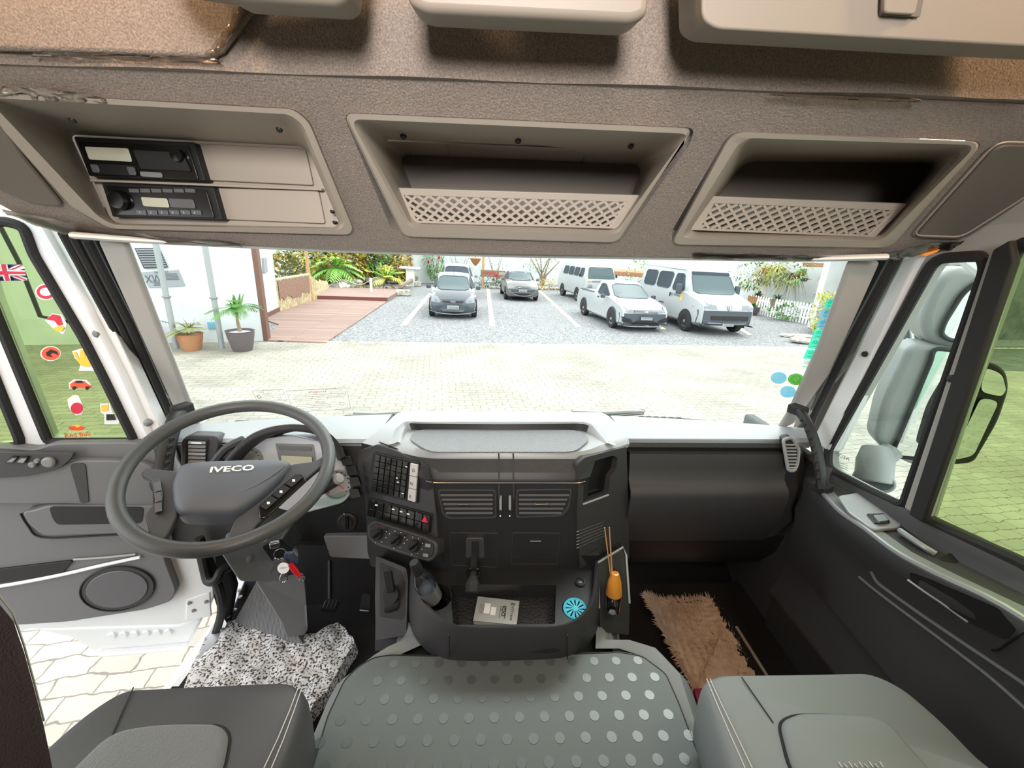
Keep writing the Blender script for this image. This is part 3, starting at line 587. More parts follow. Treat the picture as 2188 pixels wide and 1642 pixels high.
# door stop strap, sill and body edge at the hinge
o = obj('trim_15', tube(cr([On(DP, 425, 1150, .05), On(DP, 455, 1225, .06), On(DP, 474, 1290, .08), P(462, 1350, x=-.95), P(425, 1440, x=-.95), P(370, 1560, x=-.95), P(300, 1642, x=-.96)], 6), .013, 8), 'rubber'); tag(o, kind=S, label='black door opening seal along the driver sill')
o = obj('trim_16', slab([P(505, 1240, z=1.16), P(525, 1240, z=1.16), P(482, 1345, z=1.14), P(410, 1452, z=1.13), P(395, 1458, z=1.13), P(452, 1340, z=1.14)], (0, 0, -.03)), 'alu', bevel=.004); tag(o, kind=S, label='pale dimpled sill plate by the driver footwell')
for i in range(7): obj('dimple', lathe([(.008, 0), (.006, .003), (.0001, .003)], P(512-i*6+(i % 2)*8, 1262+i*14, z=1.161), (0, 0, 1), 12), 'grey', o)
o = obj('trim_17', slab([P(434, 1180, y=1.14), P(480, 1190, y=1.16), P(500, 1260, y=1.18), P(486, 1340, y=1.15), P(462, 1300, y=1.13), P(448, 1250, y=1.12)], (0, .03, 0)), 'black', bevel=.006); tag(o, kind=S, label='black hinge pillar below the dashboard on the left')
hb = obj('assist_grip', tube(cr([P(432, 1190, y=1.05), P(440, 1225, y=1.04), P(446, 1242, y=1.03), P(462, 1240, y=1.03), P(472, 1222, y=1.05), P(490, 1212, y=1.07)], 5), .014, 10), 'black'); tag(hb, 'short black grip bar beside the steering column near the open door', 'grip')
# outside mirror parts of the driver side stay out of frame; white cab body below the sill
o = obj('trim_25', slab([(.975, 1.50, 1.80), (.975, 1.06, 1.80), (.965, 1.0, 1.5), (.955, .95, 1.10), (.955, 1.50, 1.10)], (.04, 0, 0)), 'door_dark', bevel=.01); tag(o, kind=S, label='dark kick panel beside the passenger footwell')
o = obj('trim_18', slab([(-1.02, 1.30, 1.10), (-1.02, .95, 1.10), (-1.02, .95, .75), (-1.02, 1.30, .75)], (.06, 0, 0)), 'white_paint', bevel=.01); tag(o, kind=S, label='white cab body below the driver sill')
# ================================================================= grab handles
def grab(px, label, sgn):
    h = thing('grab_handle', label, 'grab handle', px[0], 'grab handles on the windscreen pillars')
    obj('grip', tube(cr(px, 6), .014, 10, flat=1.5), 'black', h)
    bm = B_()
    pth = cr(px, 6)
    for i in range(4, len(pth)-3, 1):
        if i % 2 == 0: lathe([(.0001, -.006), (.005, -.004), (.006, 0), (.005, .004), (.0001, .006)], pth[i]+Vector((-sgn*.017, -.012, 0)), (0, 0, 1), 8, bm)
    obj('grip_studs', bm, 'rubber', h)
    obj('mount', box(px[0]+Vector((-sgn*.0, .012, .004)), (.035, .05, .03), Rz(sgn*20)), 'rubber', h, bevel=.006)
    obj('mount', box(px[-1]+Vector((sgn*.01, .01, 0)), (.04, .04, .03), Rz(sgn*20)), 'rubber', h, bevel=.006)
grab([P(1710, 882, y=1.17), P(1725, 905, y=1.13), P(1742, 950, y=1.08), P(1752, 1000, y=1.03), P(1756, 1046, y=1.0)], 'black studded grab handle on the right windscreen pillar', 1)
grab([P(384, 880, y=1.16), P(372, 905, y=1.12), P(358, 950, y=1.07), P(350, 1000, y=1.03), P(348, 1040, y=1.0)], 'black studded grab handle on the left pillar behind the wheel', -1)
# ================================================================= DASHBOARD
DB = thing('dashboard', 'wide black and grey moulded truck dashboard under the windscreen', 'dashboard', (0.03, 1.25, 1.3))
def lerp(a, b, t): return a+(b-a)*t
def sub_empty(name, at): 
    e = bpy.data.objects.new(name, None); COL.objects.link(e); e.empty_display_size = .02; ORG[e.name] = Vector(at); e.parent = DB; e.location = Vector(at)-ORG[DB.name]; return e
# --- right part: top pad, carbon band, glove box, lower panel
def sweep_x(prof_, x0, x1, m, name, n=8, bev=0, par=None, bow=0, ang=32, th_=(0, .01, 0)):
    rows = []
    for i in range(n+1):
        t = i/n; x = lerp(x0, x1, t); rows.append([Vector((x, y+bow*(2*t-1)**2, z)) for y, z in prof_])
    return obj(name, shell(rows, th_), m, par or DB, bevel=bev, ang=ang)
def back_y(x): return 1.30+bulge(x)*.95
rows = []
for i in range(19):
    x = lerp(.395, 1.02, i/18); t = max(0, (x-.86)/.16)
    rows.append([Vector((x, 1.145+.015*t, 1.842)), Vector((x, 1.155+.015*t, 1.852)), Vector((x, 1.22, 1.856)), Vector((x, back_y(x)-.06, 1.852)), Vector((x, back_y(x), 1.80))])
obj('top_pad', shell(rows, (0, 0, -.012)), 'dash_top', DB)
sweep_x([(1.150, 1.850), (1.138, 1.846), (1.132, 1.834), (1.140, 1.824)], .397, .895, 'carbon', 'trim_band', 10)
sweep_x([(1.150, 1.824), (1.150, 1.812)], .397, .895, 'black', 'shadow_gap', 2)
gl = [(1.138, 1.815), (1.128, 1.812), (1.118, 1.77), (1.112, 1.735), (1.098, 1.722), (1.082, 1.712), (1.076, 1.69), (1.085, 1.62), (1.12, 1.52), (1.135, 1.49)]
sweep_x(gl, .405, .893, 'dash', 'glove_box_door', 12, ang=50)
sweep_x([(1.14, 1.50), (1.16, 1.42), (1.22, 1.33), (1.36, 1.22), (1.46, 1.15)], .40, 1.0, 'dash_dark', 'lower_panel', 6, ang=60)
obj('glove_box_side', slab([(.897, 1.14, 1.82), (.965, 1.17, 1.82), (.985, 1.12, 1.73), (.985, 1.12, 1.60), (.93, 1.14, 1.50), (.897, 1.13, 1.50)], (.01, .05, 0)), 'dash', DB, bevel=.006)
obj('glove_box_catch', box(P(1708, 1105, y=1.10), (.018, .006, .003)), 'steel', DB)
# end vent at the right
ev = sub_empty('air_vent', P(1690, 975, y=1.13))
vf = [P(1673, 940, y=1.128), P(1692, 935, y=1.128), P(1707, 962, y=1.115), P(1704, 992, y=1.10), P(1697, 1007, y=1.09), P(1684, 1006, y=1.095)]
obj('vent_frame', slab(rnd(vf, .008), (.006, .03, 0)), 'black', ev, bevel=.002)
for i in range(8):
    a = P(1678+i*.9, 951+i*7, y=1.122-.0035*i); b = P(1701+i*.2, 951+i*7, y=1.112-.003*i); obj('slat', tube([a, b], .0028, 6), 'dash_top', ev)
obj('vent_surround', tube(rnd(vf, .01), .005, 8, closed=True), 'dash_top', ev)
# --- centre stack
def arc(a, b, n, f): return [f(lerp(a, b, i/n)) for i in range(n+1)]
def plan(L, l, r, R_, yb=0, k=.03):
    pts = cr([Vector((L[0], L[1], 0)), Vector((lerp(L[0], l[0], .5), lerp(L[1], l[1], .5), 0))], 3)[:-1]
    c1 = rnd([Vector((L[0], L[1], 0)), Vector((l[0], l[1], 0)), Vector((r[0], r[1], 0)), Vector((R_[0], R_[1], 0))], k, 4)
    return c1[5:15] and [Vector((L[0], L[1], 0)), Vector((lerp(L[0], l[0], .5), lerp(L[1], l[1], .5), 0))]+c1[5:10]+[Vector((lerp(l[0], r[0], q), lerp(l[1], r[1], q), 0)) for q in (.25, .5, .75)]+c1[10:15]+[Vector((lerp(R_[0], r[0], .5), lerp(R_[1], r[1], .5), 0)), Vector((R_[0], R_[1], 0))]
def lev(pl_, z): return [Vector((p.x, p.y, z)) for p in pl_]
top_edge = plan((-.365, 1.165), (-.20, 1.045), (.245, 1.045), (.402, 1.165), k=.04)
face = [lev(plan((-.40, 1.130), (-.200, 1.035), (.240, 1.035), (.275, 1.060), k=.03), 1.845), lev(plan((-.397, 1.115), (-.185, 1.006), (.230, 1.006), (.262, 1.030), k=.02), 1.80),
        lev(plan((-.395, 1.11), (-.172, 1.003), (.226, 1.003), (.26, 1.025), k=.02), 1.788), lev(plan((-.39, 1.09), (-.170, 1.000), (.226, 1.0), (.26, 1.022), k=.02), 1.70), lev(plan((-.385, 1.06), (-.165, .985), (.235, .985), (.27, 1.008), k=.02), 1.60),
        lev(plan((-.385, 1.045), (-.168, .975), (.24, .975), (.275, 1.0), k=.02), 1.53), lev(plan((-.385, 1.06), (-.165, .990), (.245, .990), (.28, 1.02), k=.02), 1.46)]
obj('centre_stack', shell(face, (0, .012, 0)), 'dash_dark', DB, ang=40)
n_ = len(top_edge); rows = [lev(plan((-.40, 1.130), (-.200, 1.035), (.250, 1.035), (.402, 1.135), k=.04), 1.845), lev(top_edge, 1.862)]
for t in (.35, .7, 1):
    rows.append([Vector((lerp(p.x, lerp(-.33, .37, j/(n_-1)), t), lerp(p.y, 1.375, t), 1.863 if t < 1 else 1.85)) for j, p in enumerate(top_edge)])
rows.append([p+Vector((0, .03, -.06)) for p in rows[-1]])
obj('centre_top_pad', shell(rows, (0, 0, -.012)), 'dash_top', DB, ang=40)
# lip tray on the centre top
def tp(u, v, z=1.868): return P(u, v, z=z)
t_out = [tp(858, 940), tp(864, 905, 1.885), tp(884, 894, 1.900), tp(1248, 896, 1.900), tp(1268, 908, 1.885), tp(1288, 938)]
rim = cr([tp(852, 944, 1.866), tp(862, 915, 1.876), tp(874, 901, 1.890)]+[tp(u, 900, 1.893) for u in (900, 1000, 1100, 1200)]+[tp(1242, 900, 1.893), tp(1258, 906, 1.888), tp(1274, 922, 1.876), tp(1296, 946, 1.866)], 4)
cen_r = Vector((.03, 1.12, 1.866)); rows = []
for i, p in enumerate(rim):
    k = min(1, min(i, len(rim)-1-i)/7); o_ = Vector((p.x-cen_r.x, (p.y-cen_r.y)*1.6, 0)).normalized(); q_ = Vector((p.x, p.y, 1.864+.026*k))
    rows.append([Vector((p.x, p.y, 1.858))+o_*(.03+.012*k), q_+o_*.014-Vector((0, 0, .004)), q_+o_*.006, q_, q_-o_*.005-Vector((0, 0, .004)), Vector((p.x, p.y, 1.860))-o_*.010])
obj('tray_rim', loft(rows), 'dash_top', DB, ang=50, recalc=False)
wl = []
for p in rim[7:-7]:
    o_ = Vector((p.x-cen_r.x, (p.y-cen_r.y)*1.6, 0)).normalized(); wl.append([Vector((p.x, p.y, 1.885))-o_*.0065, Vector((p.x, p.y, 1.868))-o_*.012, Vector((p.x, p.y, 1.864))-o_*.014])
obj('tray_back_wall', loft(wl), 'black', DB, recalc=False)
m_ = mat('knurl', (118, 122, 126), .4, bump=(260, .8, .002), tex='voronoi')
obj('tray_mat', slab(rnd([tp(890, 918), tp(1236, 919), tp(1262, 938), tp(1228, 966), tp(918, 966), tp(872, 938)], .03), (0, 0, -.004)), 'knurl', DB)
# central rib and bright seam
for u in (1065, 1096): obj('rib', tube([P(u, 958, z=1.866), P(u+1, 980, y=1.030), P(u+1, 1028, y=1.000), P(u+2, 1066, y=.996)], .0022, 6), 'dash', DB)
obj('silver_seam', tube([Vector((p.x, p.y-.003, 1.792)) for p in plan((-.30, 1.06), (-.174, .999), (.232, .999), (.26, 1.02), k=.02)][2:-2], .0022, 6), 'steel', DB)
obj('carbon_band', shell([[p+Vector((0, -.003, 0)) for p in lev(plan((-.40, 1.130), (-.200, 1.035), (.250, 1.035), (.402, 1.135), k=.04), 1.843)[2:-2]], [p+Vector((0, -.003, 0)) for p in lev(plan((-.397, 1.115), (-.187, 1.008), (.237, 1.008), (.40, 1.115), k=.03), 1.797)[2:-2]]], (0, .002, 0)), 'carbon', DB)
CF = plane((0.03, 1.0, 1.70), (0, -1, .12))               # central face
def on(pl_, px_, off=0): return Ons(pl_, px_, off)
def cf(px_, off, t, m, name, par, r=.004, bev=.0015, pl_=CF, label=None): return obj(name, slab(rnd(on(pl_, px_, off+t), r, 3), -pl_[1]*t), m, par, bevel=bev, label=label)
for A, kx in (([(938, 1050), (1056, 1050), (1058, 1104), (962, 1106), (948, 1095)], 990), ([(1106, 1050), (1219, 1048), (1213, 1082), (1198, 1100), (1106, 1104)], 1156)):
    v_ = cf([(a+(-4 if a < kx else 4), b+(-3 if b < 1080 else 5)) for a, b in A], .001, .006, 'dash', 'vent_surround', DB, .01)
    cf(A, .007, .001, 'black', 'vent_opening', v_, .008, 0)
    for i in range(5):
        yv = 1058+i*9.6; l_ = A[0][0]+3+(i*3 if kx == 990 else 0); r_ = A[1][0]-3-(i*4 if kx != 990 else 0)
        obj('slat', slab(on(CF, [(l_, yv), (r_, yv), (r_, yv+3), (l_, yv+3)], .010), -CF[1]*.002+Vector((0, .006, .004))), 'cover', v_)
    obj('vent_tab', tube(on(CF, [(kx-14, 1076), (kx-11, 1079), (kx+11, 1079), (kx+14, 1076)], .014), .0016, 6), 'steel', v_)
for u in (1069, 1089):
    s_ = cf([(u-4, 1052), (u+5, 1052), (u+5, 1107), (u-4, 1107)], .001, .003, 'black', 'vent_slider', DB, .002)
    cf([(u-2, 1062), (u+3, 1060), (u+3, 1092), (u-2, 1090)], .004, .006, 'dash_top', 'slider_tab', s_, .002, .001)
    obj('marker_dot', lathe([(.0025, 0), (.002, .001), (.0001, .001)], On(CF, u, 1103, .004), CF[1], 10), 'white', s_); obj('marker_ring', tube(circle(On(CF, u, 1050, .004), .0022, CF[1], 12), .0005, 5, closed=True), 'white', s_)
for A in ([(961, 1139), (1064, 1140), (1062, 1213), (966, 1208)], [(1095, 1139), (1197, 1140), (1190, 1206), (1093, 1206)]):
    cf(A, -.008, .012, 'dash_dark', 'small_panel', DB, .004); obj('panel_seam', tube(rnd(on(CF, A, .005), .004), .0008, 5, closed=True), 'dash', DB)
obj('panel_pull', tube(on(CF, [(1133, 1157), (1156, 1157)], .006), .0012, 6), 'steel', DB)
# --- left wing: switches
LW = plane(P(860, 1060, y=1.045), Vector((-.42, -.90, .16)))
obj('switch_wing', slab(rnd(on(LW, [(752, 968), (806, 950), (842, 962), (905, 992), (924, 1024), (934, 1140), (935, 1152), (786, 1122), (778, 1060)], .004), .01), -LW[1]*.05), 'dash', DB, bevel=.004)
def grid(pl_, TL, TR, BR, BL, nx, ny, m, name, par, off=.01, t=.006, gap=.10, group=None):
    out = []
    def at(s, q): return On(pl_, lerp(lerp(TL[0], TR[0], s), lerp(BL[0], BR[0], s), q), lerp(lerp(TL[1], TR[1], s), lerp(BL[1], BR[1], s), q), off+t)
    for j in range(ny):
        for i in range(nx):
            s0, s1, q0, q1 = (i+gap/2)/nx, (i+1-gap/2)/nx, (j+gap/3)/ny, (j+1-gap/3)/ny
            out.append(obj(name, slab([at(s0, q0), at(s1, q0), at(s1, q1), at(s0, q1)], -pl_[1]*t), m if not callable(m) else m(i, j), par, bevel=.001))
    return out
sb = obj('switch_bank', slab(rnd(on(LW, [(797, 967), (896, 990), (892, 1077), (784, 1050)], .010), .004), -LW[1]*.012), 'black', DB, bevel=.002)
def keysplit(pl_, TL, TR, BR, BL, nx, ny): 
    ks = grid(pl_, TL, TR, BR, BL, nx, ny*2, 'black_gloss', 'switch_key', sb, .010, .005, .12)
    return ks
keysplit(LW, (801, 972), (872, 989), (864, 1067), (792, 1050), 6, 3)
gk = grid(LW, (876, 990), (893, 994), (887, 1075), (870, 1070), 1, 3, 'button_light', 'gear_button', sb, .010, .006, .08)
dx = (On(LW, 893, 992)-On(LW, 800, 969)).normalized()
for s_, (u, v) in zip('DNR', ((884, 1006), (879, 1034), (877, 1062))): text(s_, On(LW, u, v, .0165), dx, LW[1].cross(dx), .009, 'ink', sb)
hz = obj('switch_row', slab(rnd(on(LW, [(786, 1064), (922, 1100), (918, 1142), (782, 1106)], .010), .004), -LW[1]*.012), 'black', DB, bevel=.002)
grid(LW, (787, 1068), (920, 1103), (917, 1139), (783, 1103), 8, 2, 'black_gloss', 'switch_key', hz, .010, .005, .10)
obj('hazard_triangle', slab(on(LW, [(908, 1103), (914, 1118), (900, 1115)], .0165), -LW[1]*.001), 'st_red', hz)
for u, v in ((804, 1079), (840, 1088), (857, 1093), (872, 1098)): obj('switch_symbol', slab(on(LW, [(u-3, v-1), (u+3, v), (u+3, v+3), (u-3, v+2)], .0162), -LW[1]*.0005), 'white', hz)
for u, v in ((848, 1022), (850, 1031), (860, 1055), (868, 998)): obj('switch_symbol', slab(on(LW, [(u-2, v-1.5), (u+2, v-1), (u+2, v+1.5), (u-2, v+1)], .0162), -LW[1]*.0005), 'white', sb)
# climate panel
LW2 = plane(P(855, 1160, y=1.00), Vector((-.36, -.86, .36)))
cp = obj('climate_panel', slab(rnd(on(LW2, [(782, 1122), (798, 1113), (905, 1147), (934, 1160), (934, 1188), (918, 1204), (880, 1193), (800, 1167), (783, 1150)], .022), .012), -LW2[1]*.05), 'dash', DB, bevel=.006, seg=3)
obj('panel_face', slab(rnd(on(LW2, [(790, 1122), (800, 1118), (904, 1152), (927, 1164), (925, 1188), (912, 1196), (800, 1158), (789, 1146)], .025), .01), -LW2[1]*.004), 'black', cp, bevel=.001)
for u, v in ((807, 1142), (846, 1154), (884, 1167)):
    kn = obj('climate_knob', lathe([(.0165, 0), (.0155, .008), (.013, .011), (.0001, .011)], On(LW2, u, v, .025), LW2[1], 20), 'rubber', cp)
    a = On(LW2, u-9, v+7, .040); b = On(LW2, u+9, v-8, .040); obj('knob_grip', tube([a, b], .0045, 8), 'black_gloss', kn)
    for k in range(7): 
        q = 2*math.pi*(k/9+.62); obj('dial_mark', box(On(LW2, u+24*math.cos(q)*.8, v+22*math.sin(q)*.85, .0262), (.0022, .0008, .0022)), 'white' if (u > 820 or k > 2) else 'st_red', kn)
for u, v in ((914, 1166), (909, 1187)): 
    k = cf([(u-5, v-4), (u+6, v-2), (u+5, v+5), (u-6, v+3)], .025, .003, 'grey', 'climate_button', cp, .001, .0005, LW2)
# seams in the stack
obj('stack_seam', tube([P(810, 945, y=1.11), P(880, 972, y=1.06), P(915, 1000, y=1.005), P(926, 1040, y=.992), P(940, 1160, y=.974), P(948, 1205, y=.965)], .0018, 6), 'black', DB)
# --- right wing: cubby and grooves
RW = plane((.315, 1.052, 1.70), Vector((.52, -.84, .12)))
cub = [(1262, 988), (1310, 974), (1320, 980), (1316, 1004), (1304, 1020), (1300, 1054), (1246, 1074), (1248, 1030)]
c_ = obj('cubby_surround', holes(rnd(on(RW, [(1236, 1030), (1234, 992), (1250, 978), (1339, 955), (1343, 1100), (1345, 1195), (1240, 1222), (1236, 1130)], .004), .008), [rnd(on(RW, cub, .004), .008)], -RW[1]*.02), 'dash', DB, bevel=.002)
obj('cubby_pocket', loft([rnd(on(RW, cub, .004), .008), [p-RW[1]*.05+Vector((0, 0, -.005)) for p in rnd(on(RW, cub, .0), .008)]], True, False), 'black', c_, recalc=False)
obj('cubby_floor', slab([p-RW[1]*.045 for p in rnd(on(RW, cub), .008)], -RW[1]*.003), 'black', c_)
obj('cubby_lip', tube(on(RW, [(1246, 1078), (1300, 1058)], .008), .003, 6), 'dash_top', c_)
for i in range(6): obj('groove', tube(on(RW, [(1232, 1137+i*7), (1250+i, 1130+i*6.2), (1288+i*1.5, 1116+i*5.5)], .003), .0012, 5), 'dash_top', DB)
# right console swell joining the glove box
'''rows = []
for t in range(7):
    z = lerp(1.82, 1.50, t/6); k = math.sin(t/6*math.pi)
    rows.append([Vector((.335, 1.075-.01*t, z)), Vector((.36, 1.06-.01*t-.01*k, z)), Vector((.385, 1.075-.008*t, z)), Vector((.400, 1.10-.004*t, z))])
'''
# --- left part of the dashboard behind the wheel
rows = []
for i in range(19):
    x = lerp(-1.0, -.36, i/18); rows.append([Vector((x, 1.13, 1.838)), Vector((x, 1.145, 1.850)), Vector((x, 1.22, 1.856)), Vector((x, back_y(x)-.06, 1.852)), Vector((x, back_y(x), 1.80))])
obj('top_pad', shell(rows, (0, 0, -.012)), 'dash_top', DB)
sweep_x([(1.132, 1.842), (1.125, 1.82), (1.10, 1.66), (1.09, 1.53), (1.11, 1.50), (1.20, 1.46), (1.40, 1.44)], -.985, -.385, 'dash_dark', 'driver_fascia', 8, ang=50)
obj('lower_cover', slab(rnd([P(690, 1146, y=1.08), P(786, 1146, y=1.07), P(797, 1196, y=1.05), P(705, 1192, y=1.06)], .008), (0, .02, 0)), 'door_plastic', DB, bevel=.004)
# cluster hood and cluster
CL = plane((-.57, 1.105, 1.80), (.06, -.93, .38))
arch = [(468, 1010), (484, 978), (512, 948), (545, 925), (590, 911), (640, 908), (690, 918), (722, 944), (738, 975)]
A_ = cr(on(CL, arch, .06), 5); Bq = cr(on(CL, [(a, b+3) for a, b in arch], -.04), 5); Cq = cr(on(CL, [(480, 1015), (498, 985), (524, 958), (555, 938), (595, 926), (640, 923), (680, 932), (706, 954), (722, 985)], .055), 5)
obj('cluster_hood', loft([Bq, [a.lerp(b, .5)+Vector((0, 0, .004)) for a, b in zip(A_, Bq)], A_, [a.lerp(c, .5)-CL[1]*-.004 for a, c in zip(A_, Cq)], Cq, [p-CL[1]*.10 for p in Cq]]), 'carbon', DB, ang=60)
obj('cluster_side', tube(cr(on(CL, [(446, 1022), (458, 990), (480, 962), (498, 950), (520, 940)], .03), 5), .012, 8), 'dash', DB)
fc = rnd(on(CL, [(480, 1010), (510, 965), (560, 938), (620, 930), (690, 945), (735, 990), (752, 1050), (735, 1075), (640, 1100), (500, 1060)], .002), .02)
cl_ = obj('instrument_cluster', slab(fc, -CL[1]*.03), 'gauge', DB, bevel=.003)
for (u, v, r) in ((530, 985, .040), (720, 1035, .042)):
    g_ = obj('dial', lathe([(r, 0), (r, .005), (r*.92, .006), (r*.9, .002), (.0001, .002)], On(CL, u, v, .002), CL[1], 32), 'grey', cl_)
    for k in range(13):
        q = math.radians(-40+k*22); x, y, z = frame_of(CL[1]); obj('tick', box(On(CL, u, v, .006)+(x*math.cos(q)+y*math.sin(q))*r*.8, (.0035, .001, .0035)), 'ink', g_)
    obj('needle', tube([On(CL, u, v, .008), On(CL, u+14, v+10, .008)], .0012, 5), 'st_red', g_)
obj('display_hood', slab(rnd(on(CL, [(588, 948), (670, 950), (676, 1000), (600, 1002)], .004), .006), -CL[1]*.003), 'fabric', cl_)
obj('display', slab(rnd(on(CL, [(594, 954), (664, 956), (666, 964), (596, 962)], .007), .003), -CL[1]*.003), 'cover', cl_)
obj('display', slab(rnd(on(CL, [(600, 974), (666, 977), (668, 1000), (604, 1000)], .007), .003), -CL[1]*.003), 'lcd', cl_)
for i, (a, b) in enumerate(((723, 966), (740, 985), (751, 1006), (757, 1030), (757, 1055))):
    cf([(a-12, b-9), (a+8, b-10), (a+14, b+8), (a-8, b+11)], .010, .004, 'rubber', 'cluster_button', cl_, .003, .001, CL)
for i, (a, b) in enumerate(((478, 988), (500, 972))): cf([(a-14, b-2), (a+10, b-10), (a+4, b+4), (a-12, b+10)], .010, .004, 'rubber', 'cluster_button', cl_, .003, .001, CL)
obj('clear_flap', slab(rnd(on(CL, [(668, 1072), (736, 1050), (742, 1076), (722, 1084), (672, 1082)], .02), .006), -CL[1]*.002), 'clear_glass', cl_, bevel=.0005)
# light switch
k = obj('light_switch', lathe([(.030, 0), (.030, .003), (.026, .006), (.0001, .006)], P(742, 1117, y=1.086), (0.1, -1, .2), 28), 'black', DB)
obj('switch_knob', lathe([(.017, 0), (.015, .012), (.0001, .013)], P(742, 1117, y=1.080), (0.1, -1, .2), 20), 'rubber', k); obj('knob_grip', tube([P(741, 1106, y=1.066), P(742, 1130, y=1.062)], .005, 8), 'black_gloss', k)
text('0', P(735, 1098, y=1.075), (1, 0, 0), (0, 0, 1), .005, 'white', k)
# left end vent
LV = plane(P(430, 968, y=1.10), (.25, -.95, .2))
v_ = obj('vent_housing', slab(rnd(on(LV, [(386, 944), (400, 930), (462, 932), (470, 945), (455, 1005), (385, 1008)], .0), .012), -LV[1]*.06), 'dash', DB, bevel=.006, seg=3)
vv = obj('air_vent', slab(rnd(on(LV, [(398, 938), (443, 940), (438, 994), (396, 994)], .003), .006), -LV[1]*.004), 'black', DB, bevel=.001)
obj('vent_ring', tube(rnd(on(LV, [(398, 938), (443, 940), (438, 994), (396, 994)], .004), .006), .002, 6, closed=True), 'rubber', vv)
for i in range(6): obj('slat', slab(on(LV, [(402, 946+i*8), (439, 947+i*8), (438, 950+i*8), (402, 949+i*8)], .008), -LV[1]*.004+Vector((0, 0, .003))), 'grey' if i % 3 else 'dash_top', vv)
obj('vent_tab', tube(on(LV, [(409, 947), (430, 948)], .011), .002, 6), 'white', vv)
# --- tunnel console below the stack: cup tray
Z1, Z0, ZF = 1.55, 1.425, 1.475
rim_px = [(880, 1200), (880, 1240), (892, 1278), (915, 1308), (955, 1338), (1000, 1348), (1100, 1349), (1195, 1346), (1240, 1328), (1266, 1300), (1277, 1262), (1280, 1200)]
rim3 = [P(u, v, z=Z1) for u, v in rim_px]; rimc = cr(rim3, 4)
inner3 = [p+(Vector((.045, .86, Z1))-p).normalized()*.014 for p in rimc]
base3 = cr([P(u, v, z=Z0) for u, v in [(868, 1280), (872, 1320), (884, 1356), (905, 1385), (945, 1413), (1000, 1419), (1090, 1418), (1200, 1412), (1240, 1392), (1268, 1362), (1280, 1330), (1283, 1280)]], 4)
obj('tray_wall', loft([base3, [a.lerp(b, .93) for a, b in zip(base3, rimc)], [p+Vector((0, 0, .006)) for p in [a.lerp(b, .3) for a, b in zip(rimc, inner3)]], inner3, [p-Vector((0, 0, .02)) for p in inner3], [p-Vector((0, 0, .07)) for p in inner3]]), 'dash', DB, ang=60, recalc=False)
for u in (960, 1212): obj('tray_crease', tube([P(u, 1354, z=1.545)+Vector((0, -.004, 0)), P(u, 1408, z=1.43)+Vector((0, -.004, 0))], .0015, 6), 'dash_dark', DB)
pf = [p-Vector((0, 0, .03)) for p in inner3]
cL = P(925, 1268, z=1.52); cR = P(1229, 1302, z=1.52)
mid = [P(962, 1250, z=1.52), P(968, 1336, z=1.52), P(1186, 1334, z=1.52), P(1188, 1250, z=1.52)]
pl2 = [Vector((p.x, p.y, 1.52)) for p in inner3]+[Vector((.28, 1.02, 1.52)), Vector((-.21, 1.02, 1.52))]
obj('tray_deck', holes(pl2, [[Vector((cL.x+.012+.040*math.cos(a), cL.y-.012+.045*math.sin(a), 1.52)) for a in [2*math.pi*i/24 for i in range(24)]], [cR+Vector((.034*math.cos(a), .036*math.sin(a), 0)) for a in [2*math.pi*i/24 for i in range(24)]], rnd(mid, .006)], (0, 0, -.055)), 'dash_dark', DB, bevel=.002)
m_ = mat('tray_rubber', (38, 36, 40), .6, bump=(140, .9, .003), tex='voronoi')
obj('tray_mat', slab([Vector((p.x*1.0, p.y, ZF)) for p in shrink(pl2, .99)], (0, 0, -.01)), 'tray_rubber', DB)
obj('console_back', slab([(-.22, 1.01, 1.44), (.30, 1.01, 1.44), (.30, .985, 1.56), (-.22, .985, 1.56)], (0, .03, 0)), 'dash_dark', DB)
obj('console_ledge', tube([P(1010, 1247, y=.975), P(1188, 1247, y=.975)], .004, 8), 'dash', DB)
# socket by the right cup hole
obj('power_socket', lathe([(.014, 0), (.014, .004), (.010, .005), (.009, .002), (.0001, .002)], P(1240, 1245, z=1.523), (0, -.2, 1), 20), 'black', DB, label='12 volt socket'); text('12V', P(1240, 1245, z=1.532), (1, 0, 0), (0, 1, .2), .004, 'white', DB)
# left pod with the parking brake lever
def pod(px_top, z_, depth, name, m='dash'): pass
LPp = plane(P(840, 1280, y=.93), (-.18, -.72, .62))
o_ = rnd(on(LPp, [(803, 1188), (868, 1214), (872, 1240), (868, 1358), (803, 1370), (801, 1280)], .01), .008)
h_ = rnd(on(LPp, [(812, 1202), (858, 1222), (866, 1248), (866, 1312), (862, 1325), (812, 1318)], .01), .006)
lp_ = obj('lever_pod', holes(o_, [h_], -LPp[1]*.05), 'dash', DB, bevel=.004)
obj('pod_side', slab(on(LPp, [(803, 1188), (868, 1214), (868, 1390), (800, 1395)], -.035), -LPp[1]*.04), 'dash_dark', DB, bevel=.004)
obj('pod_recess', loft([h_, [p-LPp[1]*.035 for p in shrink(h_, .9)]], True, True), 'black', lp_, recalc=False)
RPp = plane(P(1310, 1270, y=.93), (.22, -.72, .60))
o_ = rnd(on(RPp, [(1274, 1200), (1331, 1168), (1338, 1185), (1346, 1290), (1344, 1358), (1282, 1350), (1280, 1260)], .01), .006)
h_ = rnd(on(RPp, [(1284, 1206), (1326, 1182), (1336, 1262), (1336, 1330), (1286, 1328)], .01), .006)
rp_ = obj('side_pod', holes(o_, [h_], -RPp[1]*.05), 'dash_dark', DB, bevel=.003)
obj('pod_rim', tube(on(RPp, [(1280, 1300), (1276, 1204), (1331, 1170), (1338, 1186), (1345, 1290)], .012), .0035, 8), 'dash_top', rp_)
obj('pod_recess', loft([h_, [p-RPp[1]*.04 for p in shrink(h_, .92)]], True, True), 'black', rp_, recalc=False)
